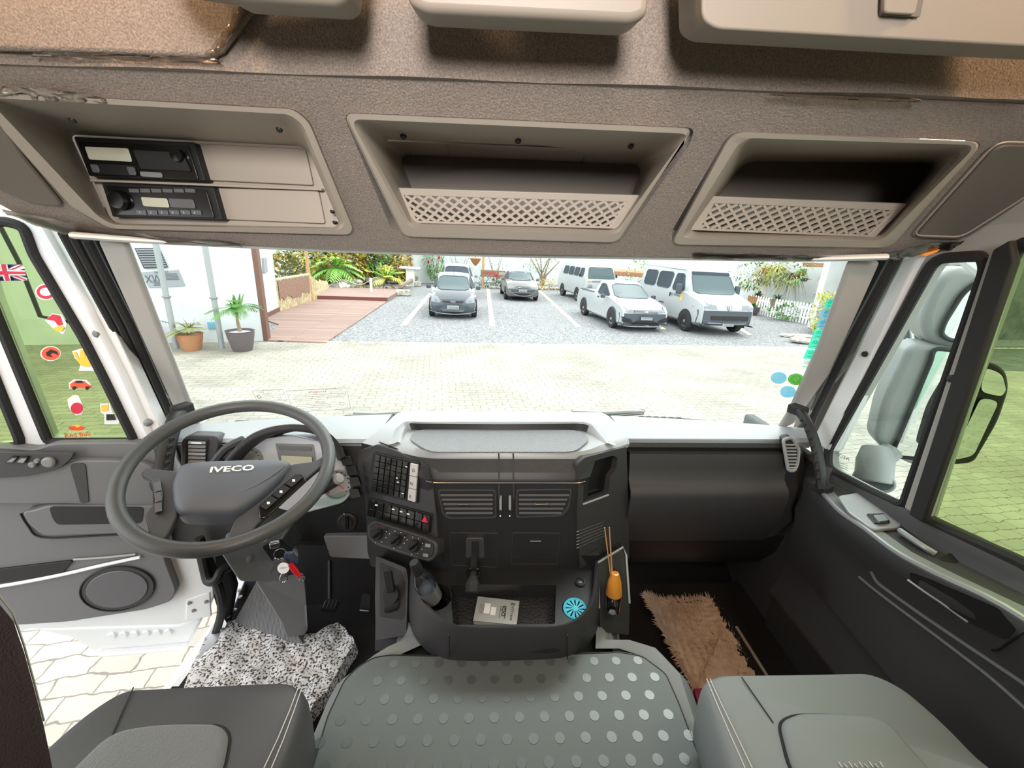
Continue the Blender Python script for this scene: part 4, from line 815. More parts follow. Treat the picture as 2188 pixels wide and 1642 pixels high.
# ================================================================= things at the dashboard
# parking brake lever
t_ = thing('parking_brake_lever', 'black ribbed parking brake lever standing in the left console pod', 'lever', P(838, 1300, y=.93))
q = On(LPp, 838, 1292, .004)
obj('drum', lathe([(.017, -.02), (.020, -.014), (.020, .014), (.017, .02)], q, (1, .2, 0), 24), 'rubber', t_)
obj('drum', lathe([(.022, 0), (.024, .006), (.022, .012)], On(LPp, 838, 1272, .012), LPp[1], 20), 'rubber', t_)
obj('lever', slab(rnd([On(LPp, 830, 1268, .03), On(LPp, 822, 1222, .055), On(LPp, 838, 1219, .055), On(LPp, 846, 1264, .03)], .005), LPp[1]*.012), 'black', t_, bevel=.003, seg=3)
# tachograph and radio in the left bin
def box_front(name, label, cat, px_, off, dep, m='black_gloss', bev=.003):
    t = thing(name, label, cat, P(*px_[0], y=FY)); obj('housing', slab([P(u, v, y=FY-off) for u, v in px_], (0, dep, 0)), m, t, bevel=bev); return t
t_ = box_front('tachograph', 'black tachograph with pale display in the upper slot of the left bin', 'tachograph', [(157, 292), (414, 304), (439, 387), (190, 376)], .022, .03, 'black', .002)
def fp(px_, off, t, m, name, par, r=.003, bev=.001): return obj(name, slab(rnd([P(u, v, y=FY-off-t) for u, v in px_], r, 3), (0, t, 0)), m, par, bevel=bev)
fp([(166, 302), (402, 313), (424, 384), (190, 376)], .022, .004, 'black_gloss', 'front_panel', t_)
fp([(180, 313), (273, 317), (282, 346), (190, 341)], .026, .002, 'lcd', 'display', t_)
fp([(283, 320), (388, 326), (408, 366), (300, 361)], .026, .004, 'rubber', 'door', t_)
obj('knob', lathe([(.012, 0), (.011, .006), (.0001, .008)], P(380, 333, y=FY-.030), (0, -1, 0), 20), 'black_gloss', t_)
fp([(190, 349), (288, 354), (292, 376), (205, 372)], .026, .004, 'black', 'card_slot', t_)
for a in ((200, 360), (278, 365)): fp([(a[0]-9, a[1]-9), (a[0]+7, a[1]-8), (a[0]+13, a[1]+9), (a[0]-2, a[1]+9)], .030, .003, 'cover', 'eject_button', t_)
fp([(298, 366), (345, 369), (347, 380), (300, 377)], .026, .003, 'grey', 'card_edge', t_)
t_ = box_front('car_radio', 'black car radio with round knob and small display in the lower slot', 'radio', [(216, 390), (456, 400), (476, 471), (240, 463)], .020, .03, 'black', .002)
fp([(226, 397), (440, 406), (458, 466), (246, 459)], .020, .004, 'black_gloss', 'front_panel', t_)
obj('volume_knob', lathe([(.019, 0), (.018, .010), (.015, .014), (.0001, .014)], P(259, 429, y=FY-.024), (0, -1, 0), 24), 'black_gloss', t_)
fp([(300, 421), (356, 424), (362, 444), (306, 441)], .024, .002, 'lcd', 'display', t_); fp([(359, 424), (412, 426), (418, 446), (364, 443)], .024, .002, 'cover', 'display', t_)
for i in range(6):
    u = 290+i*23.5; k = fp([(u, 449), (u+21, 450), (u+23, 459), (u+2, 458)], .024, .002, 'cover', 'preset_button', t_, .001, .0005)
    text(str(i+1), P(u+9, 454.5, y=FY-.0270), (1, 0, 0), (0, 0, 1), .004, 'white', k)
for i in range(6): u = 274+i*24; fp([(u, 403), (u+21, 404), (u+23, 412), (u+2, 411)], .024, .002, 'cover', 'function_button', t_, .001, .0005)
# bracket with hanging hose grip on the centre stack
t_ = thing('air_gun', 'black bracket with a hanging grip on the centre stack', 'tool holder', P(1015, 1230, y=.9))
obj('bracket', slab(rnd(on(CF, [(996, 1150), (1034, 1150), (1036, 1194), (994, 1194)], .022), .008), -CF[1]*.022), 'dash', t_, bevel=.004, seg=3); obj('bracket_tongue', slab(rnd(on(CF, [(1008, 1158), (1023, 1158), (1023, 1192), (1008, 1192)], .026), .002), -CF[1]*.006), 'black', t_, bevel=.001)
a, b, c = P(1013, 1192, y=.96), P(1012, 1218, y=.915), P(1011, 1238, y=.89); obj('stem', tube([a, b, c], .010, 12), 'rubber', t_)
obj('ring', tube(circle(P(1012, 1224, y=.905), .015, (c-a), 20), .004, 8, closed=True), 'black_gloss', t_)
obj('grip', tube([P(1011, 1234, y=.89), P(1010, 1250, y=.87), P(1009, 1268, y=.855)], [.012, .020, .019], 6), 'rubber', t_, bevel=.003)
# spray bottle standing in the left cup hole
t_ = thing('bottle', 'clear plastic bottle with black cap leaning in the left cup hole', 'bottle', P(935, 1315, z=1.478))
a = P(938, 1306, z=1.482); b = P(884, 1202, z=1.66); ax = (b-a).normalized(); L_ = (b-a).length
obj('body', lathe([(.0001, 0), (.024, .001), (.026, .006), (.026, L_*.60), (.024, L_*.68), (.014, L_*.80), (.012, L_*.84)], a, ax, 24), 'bottle_glass', t_)
obj('cap', lathe([(.013, L_*.80), (.014, L_*.84), (.013, L_*.96), (.011, L_*1.0), (.0001, L_*1.0)], a, ax, 18), 'black', t_)
obj('label', lathe([(.0262, L_*.28), (.0262, L_*.50)], a, ax, 24), 'cover', t_)
# booklet
t_ = thing('booklet', 'silver booklet with white paper labels in the tray', 'booklet', P(1060, 1310, z=1.476))
bk_ = [P(1021, 1275, z=1.488), P(1110, 1285, z=1.488), P(1104, 1336, z=1.488), P(1011, 1327, z=1.488)]
obj('pages', slab([p-Vector((0, 0, .001)) for p in shrink(bk_, .985)], (0, 0, -.011)), 'white', t_); obj('cover', slab(bk_, (0, 0, -.0012)), 'silver_card', t_)
bx = (bk_[1]-bk_[0]).normalized(); by = (bk_[0]-bk_[3]).normalized()
def bkp(s, q): return bk_[0].lerp(bk_[1], s).lerp(bk_[3].lerp(bk_[2], s), q)+Vector((0, 0, .0004))
for s0, q0, s1, q1 in ((.20, .25, .34, .68), (.36, .38, .48, .72)): obj('paper_label', slab([bkp(s0, q0), bkp(s1, q0), bkp(s1, q1), bkp(s0, q1)], (0, 0, .0004)), 'white', t_)
text('VDO', bkp(.66, .50), -by, bx, .011, 'ink', t_, width=.035, bold=.02); text('VITrans', bkp(.86, .56), -by, bx, .007, 'ink', t_, width=.045)
for k in range(3): obj('emblem', tube([bkp(.80+.035*k, .12-.0*k), bkp(.84+.035*k, .17), bkp(.80+.035*k, .22)], .0008, 5), 'ink', t_)
for k in range(4): obj('print_line', slab([bkp(.10+.03*k, .3), bkp(.105+.03*k, .3), bkp(.105+.03*k, .7), bkp(.10+.03*k, .7)], (0, 0, .0003)), 'ink', t_)
obj('bar', slab([bkp(.70, .3), bkp(.715, .3), bkp(.715, .8), bkp(.70, .8)], (0, 0, .0003)), 'ink', t_); obj('bar', slab([bkp(.58, .3), bkp(.59, .3), bkp(.59, .8), bkp(.58, .8)], (0, 0, .0003)), 'ink', t_)
# blue fan-shaped disc in the right cup hole
t_ = thing('cup_hole_disc', 'bright blue slotted disc in the right cup hole', 'air freshener', cR+Vector((0, 0, -.008)))
c_ = cR+Vector((0, 0, .0)); x, y, z = frame_of((0, -.15, 1))
obj('rim', tube([c_+(x*math.cos(a)+y*math.sin(a))*.028 for a in [2*math.pi*i/32 for i in range(32)]], .0036, 8, closed=True), 'teal', t_)
for k in range(12):
    a = 2*math.pi*k/12; d1 = x*math.cos(a)+y*math.sin(a); d2 = x*math.cos(a+.32)+y*math.sin(a+.32); d3 = x*math.cos(a+.12)+y*math.sin(a+.12); d0 = x*math.cos(a-.2)+y*math.sin(a-.2)
    obj('blade', slab([c_+d0*.006, c_+d1*.0265, c_+d2*.0265, c_+d3*.007], z*.002), 'teal', t_)
obj('hub', lathe([(.008, -.001), (.008, .003), (.0001, .0035)], c_, z, 16), 'teal', t_); obj('cup', lathe([(.027, -.02), (.029, 0), (.027, 0), (.0255, -.002), (.0001, -.003)], c_-z*.003, z, 24), 'black', t_)
# reed diffuser in the right pod
t_ = thing('reed_diffuser', 'reed diffuser with orange cap, dark glass base and pale reeds', 'diffuser', P(1310, 1318, y=.90))
a = P(1309, 1305, y=.885); b = P(1309, 1222, y=.905); up_ = Vector((0, .12, 1)).normalized(); H_ = (b-a).length
obj('glass', lathe([(.0001, 0), (.019, .001), (.021, .006), (.021, H_*.45), (.019, H_*.5)], a, up_, 24), 'bottle_glass', t_)
obj('cap', lathe([(.0215, H_*.44), (.0215, H_*.50), (.0175, H_*.78), (.010, H_*.99), (.005, H_*1.0), (.0045, H_*.97)], a, up_, 24), 'orange', t_)
for u0, v0, u1, v1 in ((1306, 1240, 1292, 1128), (1308, 1240, 1302, 1127), (1309, 1238, 1304, 1160)): obj('reed', tube([P(u0, v0, y=.905), P(u1, v1, y=.925)], .0016, 6), 'reed', t_)
obj('reed', tube([a+Vector((.006, 0, .012)), a+Vector((-.002, 0, H_*.5))], .0016, 6), 'reed', t_)
obj('label_plate', slab(rnd(on(RPp, [(1293, 1306), (1325, 1308), (1324, 1320), (1293, 1318)], .002), .002), -RPp[1]*.003), 'taupe', t_)
# ================================================================= steering column, wheel, keys
WC = C0+(Vector((-.6525, .936, 1.874))-C0)*.93
WM = Matrix.Rotation(math.radians(24.9), 3, 'Z') @ Matrix.Rotation(math.radians(23.3), 3, 'X')
WX, WY, WN = WM @ Vector((1, 0, 0)), WM @ Vector((0, 1, 0)), WM @ Vector((0, 0, 1))
WPL = plane(WC, WN)
sw_ = thing('steering_wheel', 'large grey steering wheel with a padded hub', 'steering wheel', WC-WN*.06)
r0 = .2035
obj('rim', tube([WC+(WX*math.cos(a)+WY*math.sin(a))*r0 for a in [2*math.pi*i/72 for i in range(72)]], .0155, 14, closed=True), 'rim_grey' if 'rim_grey' in M else mat('rim_grey', (74, 76, 78), .42, bump=(600, .25, .0006)) and 'rim_grey', sw_)
def wp(pts, off=0): return [On(WPL, u, v, off) for u, v in pts]
# hub pad: outline traced on the wheel's own plane
hub = [(383, 1004), (398, 997), (440, 993), (490, 991), (545, 989), (605, 989), (627, 995), (596, 1028), (560, 1062), (520, 1092), (500, 1101), (440, 1106), (385, 1103), (372, 1085), (369, 1040)]
hp = rnd(wp(hub, -.002), .014, 4)
def dome(loop, hs, N=WN):
    rows = []
    for k, h in hs: rows.append([p+N*h for p in shrink(loop, k)])
    return rows
obj('hub_pad', loft(dome(hp, [(1.0, -.03), (1.0, .0), (.985, .008), (.94, .014), (.86, .0175), (.6, .021), (.3, .023), (.01, .0235)]), True, True), mat('hub_grey', (92, 97, 106), .5, bump=(700, .3, .0006)) and 'hub_grey', sw_, ang=50)
obj('hub_crease', tube(cr(wp([(412, 1010), (418, 1040), (440, 1052), (500, 1056), (560, 1030), (606, 998)], .0168), 4), .002, 6), 'hub_grey', sw_)
hx = (On(WPL, 560, 996)-On(WPL, 430, 1003)).normalized()
text('IVECO', On(WPL, 497, 1002, .0235), hx, WN.cross(hx)+WN*.12, .015, 'white', sw_, width=.085, bold=.03)
obj('hub_under', loft([hp_ for hp_ in [[p-WN*.03 for p in shrink(hp, .98)], [p-WN*.055 for p in shrink(hp, .72)], [p-WN*.10+Vector((0, .04, 0)) for p in shrink(hp, .45)]]], True, True), 'grey_trim', sw_)
mat('spoke', (70, 73, 78), .45)
obj('spoke', slab(rnd(wp([(312, 1000), (340, 1003), (388, 1008), (380, 1080), (378, 1106), (352, 1152), (320, 1146), (308, 1100), (346, 1056), (330, 1030), (298, 1015)], -.004), .008), -WN*.014), 'spoke', sw_, bevel=.005, seg=3)
obj('spoke', slab(rnd(wp([(622, 992), (672, 986), (690, 975), (700, 985), (640, 1035), (580, 1090), (545, 1125), (530, 1150), (484, 1152), (502, 1110), (560, 1068), (600, 1030)], -.004), .008), -WN*.014), 'spoke', sw_, bevel=.005, seg=3)
k1 = obj('button_pad', slab(rnd(wp([(552, 1086), (634, 1014), (648, 1018), (656, 1030), (600, 1082), (570, 1110), (555, 1112)], -.002), .006), WN*.006), 'black_gloss', sw_, bevel=.002)
for i in range(3):
    a0, a1 = i/3+.02, (i+1)/3-.02
    def e_(s, o): return (lerp(553, 634, s)+o, lerp(1084, 1012, s)+o*.55)
    b_ = obj('button', slab(rnd(wp([e_(a0, 1), e_(a1, 1), e_(a1, 15), e_(a0, 15)], .005), .002), WN*.003), 'black', k1, bevel=.0008)
    m0 = e_((a0+a1)/2, 7); obj('button_symbol', slab(wp([(m0[0]-3, m0[1]-3), (m0[0]+3, m0[1]-3), (m0[0]+3, m0[1]+2), (m0[0]-3, m0[1]+2)], .0085), WN*.0003), 'white', b_)
k2 = obj('button_pad', slab(rnd(wp([(325, 1030), (343, 1025), (350, 1060), (346, 1096), (332, 1102), (332, 1062)], -.002), .005), WN*.006), 'spoke', sw_, bevel=.002)
for i in range(3): obj('button', slab(rnd(wp([(328+i*1.5, 1034+i*22), (343+i, 1030+i*22), (346+i*.5, 1049+i*22), (332+i*.5, 1053+i*22)], .005), .002), WN*.002), 'cover', k2, bevel=.0008)
sc_ = thing('steering_column', 'steering column with dark shroud, ignition lock and stalk', 'steering column', P(620, 1362, z=1.12))
obj('shroud', loft([rnd([P(470, 1180, y=.84), P(590, 1150, y=.90), P(640, 1190, y=.92), P(600, 1244, y=.90), P(512, 1243, y=.86)], .012), rnd([P(480, 1140, y=1.0), P(585, 1120, y=1.04), P(640, 1170, y=1.06), P(610, 1225, y=1.04), P(520, 1225, y=1.0)], .012)], True, True), 'door_plastic', sc_, bevel=.006)
obj('screw_hole', lathe([(.009, 0), (.006, .001), (.0001, .001)], P(533, 1196, y=.855), (-.1, -1, .5), 14), 'black', sc_)
obj('lower_cover', loft([[P(545, 1243, y=.92), P(650, 1222, y=.95), P(655, 1300, y=.98), P(640, 1240, y=1.05), P(560, 1240, y=1.05)], [P(600, 1330, y=1.02), P(655, 1330, y=1.04), P(658, 1345, y=1.05), P(650, 1340, y=1.12), P(610, 1340, y=1.12)], [P(612, 1362, y=1.06), P(648, 1358, y=1.07), P(655, 1352, y=1.08), P(650, 1356, y=1.14), P(614, 1360, y=1.14)]], True, True), 'door_plastic', sc_, bevel=.01, ang=50)
obj('ignition_housing', slab(rnd([P(556, 1168, y=.86), P(600, 1152, y=.88), P(625, 1180, y=.90), P(582, 1204, y=.88)], .01), (0, .06, 0)), 'black', sc_, bevel=.005)
obj('stalk', tube([P(640, 1078, y=.97), P(690, 1048, y=.93), P(722, 1025, y=.90)], [.008, .010, .0135], 14), 'black', sc_, bevel=.001)
obj('stalk_tip', lathe([(.0135, 0), (.0138, .004), (.010, .010), (.0001, .011)], P(722, 1025, y=.90), P(735, 1018, y=.89)-P(715, 1029, y=.905), 18), 'grey', sc_)
kt = thing('key_bunch', 'bunch of keys with white round tag and red fob in the ignition', 'keys', P(608, 1228, y=.86))
obj('key_head', box(P(587, 1164, y=.855), (.022, .012, .016), Rz(20)), 'steel', kt, bevel=.003)
obj('ring', tube(circle(P(598, 1184, y=.85), .013, (.6, -1, .2), 24), .0012, 6, closed=True), 'chrome', kt)
for (u, v, u2, v2) in ((592, 1196, 580, 1226), (600, 1198, 590, 1222), (606, 1196, 596, 1230)):
    a, b = P(u, v, y=.846), P(u2, v2, y=.85); s_ = (b-a).cross(Vector((0, 1, 0))).normalized()
    k = obj('key', slab([a-s_*.008, a+s_*.008, a.lerp(b, .35)+s_*.007, a.lerp(b, .4)+s_*.003, b+s_*.002, b-s_*.003, a.lerp(b, .4)-s_*.003, a.lerp(b, .35)-s_*.007], (0, .002, 0)), 'steel', kt)
tg_ = obj('round_tag', lathe([(.0135, 0), (.0135, .002), (.0001, .002)], P(606, 1214, y=.838), (.1, -1, .3), 24), 'white', kt); text('IVECO', P(606, 1214, y=.834), (1, .0, .12), (-.1, .25, 1), .003, 'ink', tg_, width=.017)
obj('blue_fob', slab(rnd([P(606, 1184, y=.85), P(622, 1184, y=.85), P(636, 1206, y=.85), P(626, 1214, y=.85), P(608, 1198, y=.85)], .004), (0, .01, 0)), 'key_blue', kt, bevel=.003)
obj('red_fob', tube([P(620, 1206, y=.842), P(630, 1220, y=.842), P(641, 1232, y=.842)], [.006, .0065, .004], 10), 'red', kt)
obj('ring', tube(circle(P(645, 1237, y=.842), .0075, (0, -1, .2), 18), .001, 6, closed=True), 'chrome', kt); obj('clip', tube(cr([P(602, 1226, y=.84), P(598, 1238, y=.84), P(606, 1245, y=.84), P(615, 1238, y=.84), P(610, 1226, y=.84)], 4), .0014, 6), 'chrome', kt)
# ================================================================= floor things
def quadz(px_, z): return [P(u, v, z=z) for u, v in px_]
o = obj('footrest', slab([P(548, 1243, z=1.28), P(570, 1243, z=1.28), P(655, 1390, z=1.125), P(500, 1330, z=1.14)], (0, .02, -.01)), 'ribbed', bevel=.002); tag(o, 'grey ribbed footrest plate left of the steering column', 'footrest')
pd_ = thing('pedal', 'brake pedal deep under the dashboard', 'pedal', P(705, 1300, z=1.13)); obj('pad', slab(rnd([P(684, 1302, z=1.16), P(716, 1304, z=1.16), P(724, 1282, z=1.19), P(700, 1280, z=1.19)], .006), (0, .0, -.012)), 'rubber', pd_, bevel=.003)
for i in range(4): obj('pad_rib', tube([P(690+i*8, 1299, z=1.165), P(696+i*8, 1284, z=1.19)], .002, 5), 'steel', pd_)
obj('arm', tube([P(705, 1285, z=1.18), P(705, 1200, y=1.35)], .008, 8), 'black', pd_)
pd2 = thing('pedal', 'accelerator pedal right of the brake pedal, half hidden', 'pedal', P(775, 1305, z=1.12)); obj('pad', slab(rnd([P(768, 1303, z=1.14), P(790, 1306, z=1.14), P(792, 1270, z=1.19), P(774, 1268, z=1.19)], .006), (0, .0, -.012)), 'rubber', pd2, bevel=.003); obj('tread_strip', tube([P(769, 1304, z=1.147), P(788, 1306, z=1.147)], .0025, 5), 'steel', pd2)
# crumpled cloth: sheet with folds
m = mat('cloth', (232, 231, 229), .85, noise=(150, (66, 64, 66), 5)); _r = [n for n in m.node_tree.nodes if n.type == 'VALTORGB'][0]; _r.color_ramp.elements[0].position = .50; _r.color_ramp.elements[1].position = .58
def cloth(name, label, cat, corners, z, amp, nx, ny, mt, seed, h=.02):
    rr = random.Random(seed); ph = [(rr.uniform(8, 55), rr.uniform(-30, 30), rr.uniform(0, 6), rr.uniform(.3, 1)) for _ in range(9)]
    cs = cr([Vector(c) for c in corners], 10, True); c0 = sum(cs, Vector())/len(cs); rows = []
    for j in range(ny+1):
        k = 1-.999*j/ny; ring_ = []
        for p in cs:
            q_ = c0+(p-c0)*k; hh = 0
            for a, b, c, d in ph: hh += d*abs(math.sin(a*q_.x+b*q_.y+c+1.3*math.sin(q_.y*23+c)))**.6
            hh = hh/len(ph)*amp*(1+1.2*max(0, (q_.x+.62)*3))
            ring_.append(Vector((q_.x, q_.y, z+(hh+.004 if j else 0))))
        rows.append(ring_)
    o = obj(name, loft(rows, True, False), mt, ang=50); tag(o, label, cat); return o
o = cloth('floor_cloth', 'crumpled black and white speckled cloth on the driver floor', 'cloth', quadz([(452, 1352), (480, 1340), (540, 1338), (590, 1350), (625, 1368), (680, 1366), (728, 1344), (752, 1372), (765, 1395), (745, 1430), (712, 1490), (670, 1545), (650, 1600), (520, 1620), (400, 1540), (395, 1470)], 1.105), 1.105, .05, 26, 26, 'cloth', 5)
# fur mat on the passenger floor
fm = thing('fur_mat', 'tan long-haired fur mat on the passenger floor', 'mat', P(1500, 1400, z=1.105))
fur = [(1382, 1282), (1420, 1290), (1500, 1288), (1560, 1285), (1600, 1310), (1620, 1340), (1650, 1390), (1672, 1425), (1690, 1470), (1640, 1530), (1490, 1530), (1478, 1472), (1440, 1400), (1395, 1310)]
fc_ = cr(quadz(fur, 1.115), 10, True)
rr = random.Random(11); c0 = sum(fc_, Vector())/len(fc_); rows = []
for j in range(22):
    k = 1-.999*j/21; rows.append([Vector((c0.x+(p.x-c0.x)*k, c0.y+(p.y-c0.y)*k, 1.112+(.018 if j else 0)+.010*math.sin(p.x*30*k+p.y*17)*math.cos(p.y*21*k)+rr.uniform(-.0025, .0025))) for p in fc_])
fo = obj('pelt', loft(rows, True), mat('pelt', (222, 192, 168), .9, noise=(30, (238, 216, 196), 4), sheen=.4) and 'pelt', fm, ang=70)
bm = B_()
for i in range(5200):
    t = rr.random()*len(fc_); a = fc_[int(t)]; k = math.sqrt(rr.random()) if i > 1500 else rr.uniform(.93, 1.0)
    p = Vector((c0.x+(a.x-c0.x)*k, c0.y+(a.y-c0.y)*k, 1.128)); out_ = Vector((a.x-c0.x, a.y-c0.y, 0)).normalized()
    d = (out_*rr.uniform(.3, 1)+Vector((rr.uniform(-.6, .6), rr.uniform(-.6, .6), rr.uniform(.1, .7)))).normalized()*rr.uniform(.018, .036); s_ = d.cross(Vector((0, 0, 1))).normalized()*.0011
    v = [bm.verts.new(p-s_), bm.verts.new(p+s_), bm.verts.new(p+d*.6+s_*.7), bm.verts.new(p+d+Vector((0, 0, -.004)))]; bm.faces.new(v)
fh = obj('fur_hairs', bm, 'fur', fm, recalc=False, ang=180); fh['kind'] = 'stuff'
o = obj('tool_box', slab(rnd(quadz([(1480, 1470), (1560, 1470), (1590, 1560), (1510, 1560)], 1.20), .01), (0, 0, -.08)), 'maroon', bevel=.006); tag(o, 'shiny maroon box edge between the engine tunnel and passenger seat', 'box')
# ================================================================= engine tunnel
et = thing('engine_tunnel', 'grey rubber covered engine tunnel with round dimples', 'engine cover', (.05, .6, 1.1))
ZT = 1.425
def tz(px_, z=ZT): return [P(u, v, z=z) for u, v in px_]
topo = tz([(800, 1400), (830, 1382), (880, 1360)], 1.432)+[P(880, 1300, z=1.40), P(1290, 1300, z=1.40)]+tz([(1290, 1368), (1345, 1368), (1400, 1385), (1452, 1440), (1490, 1560), (1530, 1700)], 1.432)+[Vector((.46, .1, 1.432)), Vector((-.36, .1, 1.432))]+tz([(640, 1700), (690, 1560), (735, 1450)], 1.432)
n = len(topo); cen = sum(topo, Vector())/n
def outw(p, d, z): 
    q_ = Vector((p.x-cen.x, p.y-cen.y, 0)); return Vector((p.x+(d if q_.x > 0 else -d)*min(1, abs(q_.x)/.2), p.y, z))
rows = [[Vector((p.x, p.y, ZT-.004)) for p in shrink(topo, .9)], [p for p in topo], [outw(p, .02, 1.41) for p in topo], [outw(p, .045, 1.36) for p in topo], [outw(p, .07, 1.22) for p in topo], [outw(p, .10, 1.09) for p in topo]]
obj('tunnel_body', loft(rows, True, False), 'seat_grey', et, ang=60)
mt_px = [(666, 1642), (700, 1530), (735, 1455), (765, 1425), (800, 1405), (835, 1400), (930, 1402), (1250, 1397), (1324, 1394), (1372, 1402), (1423, 1440), (1450, 1500), (1488, 1600)]
mtp = tz(mt_px, 1.436)+[Vector((.43, .3, 1.436)), Vector((-.34, .3, 1.436))]
obj('rubber_mat', slab(rnd(mtp, .01, 2), (0, 0, -.008)), 'mat_rubber', et, bevel=.003)
obj('mat_seam', tube(rnd(mtp, .01, 2), .0012, 5, closed=True), 'dash_dark', et)
mat('dimple', (84, 91, 93), .34, spec=.8)
k = 0
a0 = P(841, 1419, z=1.4365); ux = (P(889, 1420, z=1.4365)-a0); uy = Vector((0, -.042, 0)); dc = []
for j in range(0, 9):
    for i in range(-3, 16):
        p = a0+Vector((ux.x*(i+(.5 if j % 2 else 0)), 0, 0))+uy*j
        lim = (.40 if j > 2 else .36)
        if p.x < -.285-(.0+.02*j)+.02*(j < 1) or p.x > .385+.008*j: continue
        dc.append(p)
for p in dc[:100]: obj('dimple', lathe([(.0112, -.0005), (.0108, .0003), (.0001, .0003)], p, (0, 0, 1), 18), 'dimple', et)
# ================================================================= seats
def seat(name, label, outline, insert, z, m_out, m_in, extra=None):
    t = thing(name, label, 'truck seat', (sum(P(u, v, z=z).x for u, v in outline[:4])/4, .3, 1.15), 'front seats')
    pts = [P(u, v, z=z) for u, v in outline]+(extra or []); lp = rnd(pts, .03, 4); hs = [(.94, -.16), (1.0, -.14), (1.01, -.08), (1.005, -.03), (.99, -.012), (.965, -.002), (.93, .004)]
    rows = [[Vector((p.x, p.y, p.z+h)) for p in shrink(lp, k)] for k, h in hs]
    obj('cushion', loft(rows, True, True), m_out, t, ang=60)
    ii = rnd([P(u, v, z=z+.004) for u, v in insert[0]]+insert[1], .03, 5)
    rows = [[Vector((p.x, p.y, p.z+h)) for p in shrink(ii, k)] for k, h in [(1.0, -.006), (.985, .004), (.95, .012), (.88, .016)]]
    obj('seat_insert', loft(rows, True, True), m_in, t, ang=60)
    obj('insert_seam', tube([Vector((p.x, p.y, p.z+.001)) for p in ii], .003, 6, closed=True), 'black', t)
    return t
ps = seat('passenger_seat', 'grey passenger seat cushion with white double stitching', [(1500, 1452), (1528, 1438), (1700, 1436), (1858, 1433), (1925, 1464), (2020, 1545), (2120, 1650)],
     ([(1662, 1548), (1695, 1531), (1770, 1530), (1859, 1537), (1900, 1555), (1972, 1642)], [Vector((.75, .2, 1.624)), Vector((.52, .2, 1.624)), P(1690, 1660, z=1.624)]), 1.62, 'seat_grey', 'seat_grey', [Vector((.96, .3, 1.62)), Vector((.95, .08, 1.62)), Vector((.40, .08, 1.62)), P(1570, 1660, z=1.62)])
for d in (0, 7): obj('stitching', tube([P(1510+d, 1452, z=1.622)+Vector((0, 0, .001)), P(1530+d*1.3, 1500, z=1.627), P(1558+d*1.8, 1565, z=1.627), P(1592+d*2.2, 1642, z=1.627)], .0011, 5), 'thread', ps)
obj('cushion_crease', tube([P(1585, 1448, z=1.627), P(1652, 1545, z=1.625)], .0012, 5), 'black', ps)
for i in range(9): obj('stitching', tube([P(1792+i*11, 1629+(i % 2)*4, z=1.642), P(1800+i*11, 1641, z=1.642)], .0012, 5), 'thread', ps)
obj('backrest', slab(rnd([(.42, .06, 1.58), (.94, .06, 1.58), (.90, .0, 2.15), (.46, .0, 2.15)], .05), (0, -.12, 0)), 'seat_grey', ps, bevel=.03, seg=4)
obj('seat_base', box((.66, .36, 1.29), (.44, .42, .34)), 'black', ps, bevel=.02)
ds = seat('driver_seat', 'dark driver seat cushion with light grey woven centre', [(112, 1580), (190, 1515), (262, 1470), (420, 1462), (622, 1453), (658, 1474), (643, 1541), (607, 1642)],
     ([(150, 1660), (238, 1572), (329, 1556), (400, 1553), (475, 1554), (493, 1576), (479, 1660)], [Vector((-.44, .2, 1.624)), Vector((-.68, .2, 1.624))]), 1.62, 'leather', 'fabric', [Vector((-.36, .30, 1.62)), Vector((-.36, .08, 1.62)), Vector((-.90, .08, 1.62)), P(30, 1660, z=1.62)])
for d in (0, 8): obj('stitching', tube([P(646-d, 1468, z=1.624), P(628-d*1.2, 1520, z=1.627), P(606-d*1.6, 1580, z=1.627), P(580-d*2, 1642, z=1.627)], .001, 5), 'thread', ds)
obj('cushion_crease', tube([P(285, 1470, z=1.627), P(262, 1520, z=1.626), P(238, 1575, z=1.626)], .0012, 5), 'black', ds)
obj('seat_base', box((-.64, .36, 1.29), (.44, .42, .34)), 'black', ds, bevel=.02)
mat('bolster', (52, 40, 42), .85, bump=(500, .8, .002))
bk = [(.278, 1.60), (.278, 1.82), (.278, 1.906), (.287, 1.968), (.292, 2.012), (.296, 2.052), (.298, 2.087), (.294, 2.113), (.27, 2.16), (.20, 2.19), (.13, 2.17), (.11, 2.0), (.11, 1.60)]
rows = [[Vector((x, .2+(y-.2)*k, 1.9+(z-1.9)*k)) for y, z in bk] for x, k in ((-.425, .90), (-.421, .97), (-.43, 1.0), (-.87, 1.0), (-.88, .97), (-.885, .90))]
obj('backrest', loft(rows, True, True), 'bolster', ds, ang=50)
obj('stitching', tube([Vector((-.424, y+.001, z)) for y, z in bk[3:9]], .0008, 5), 'thread', ds)
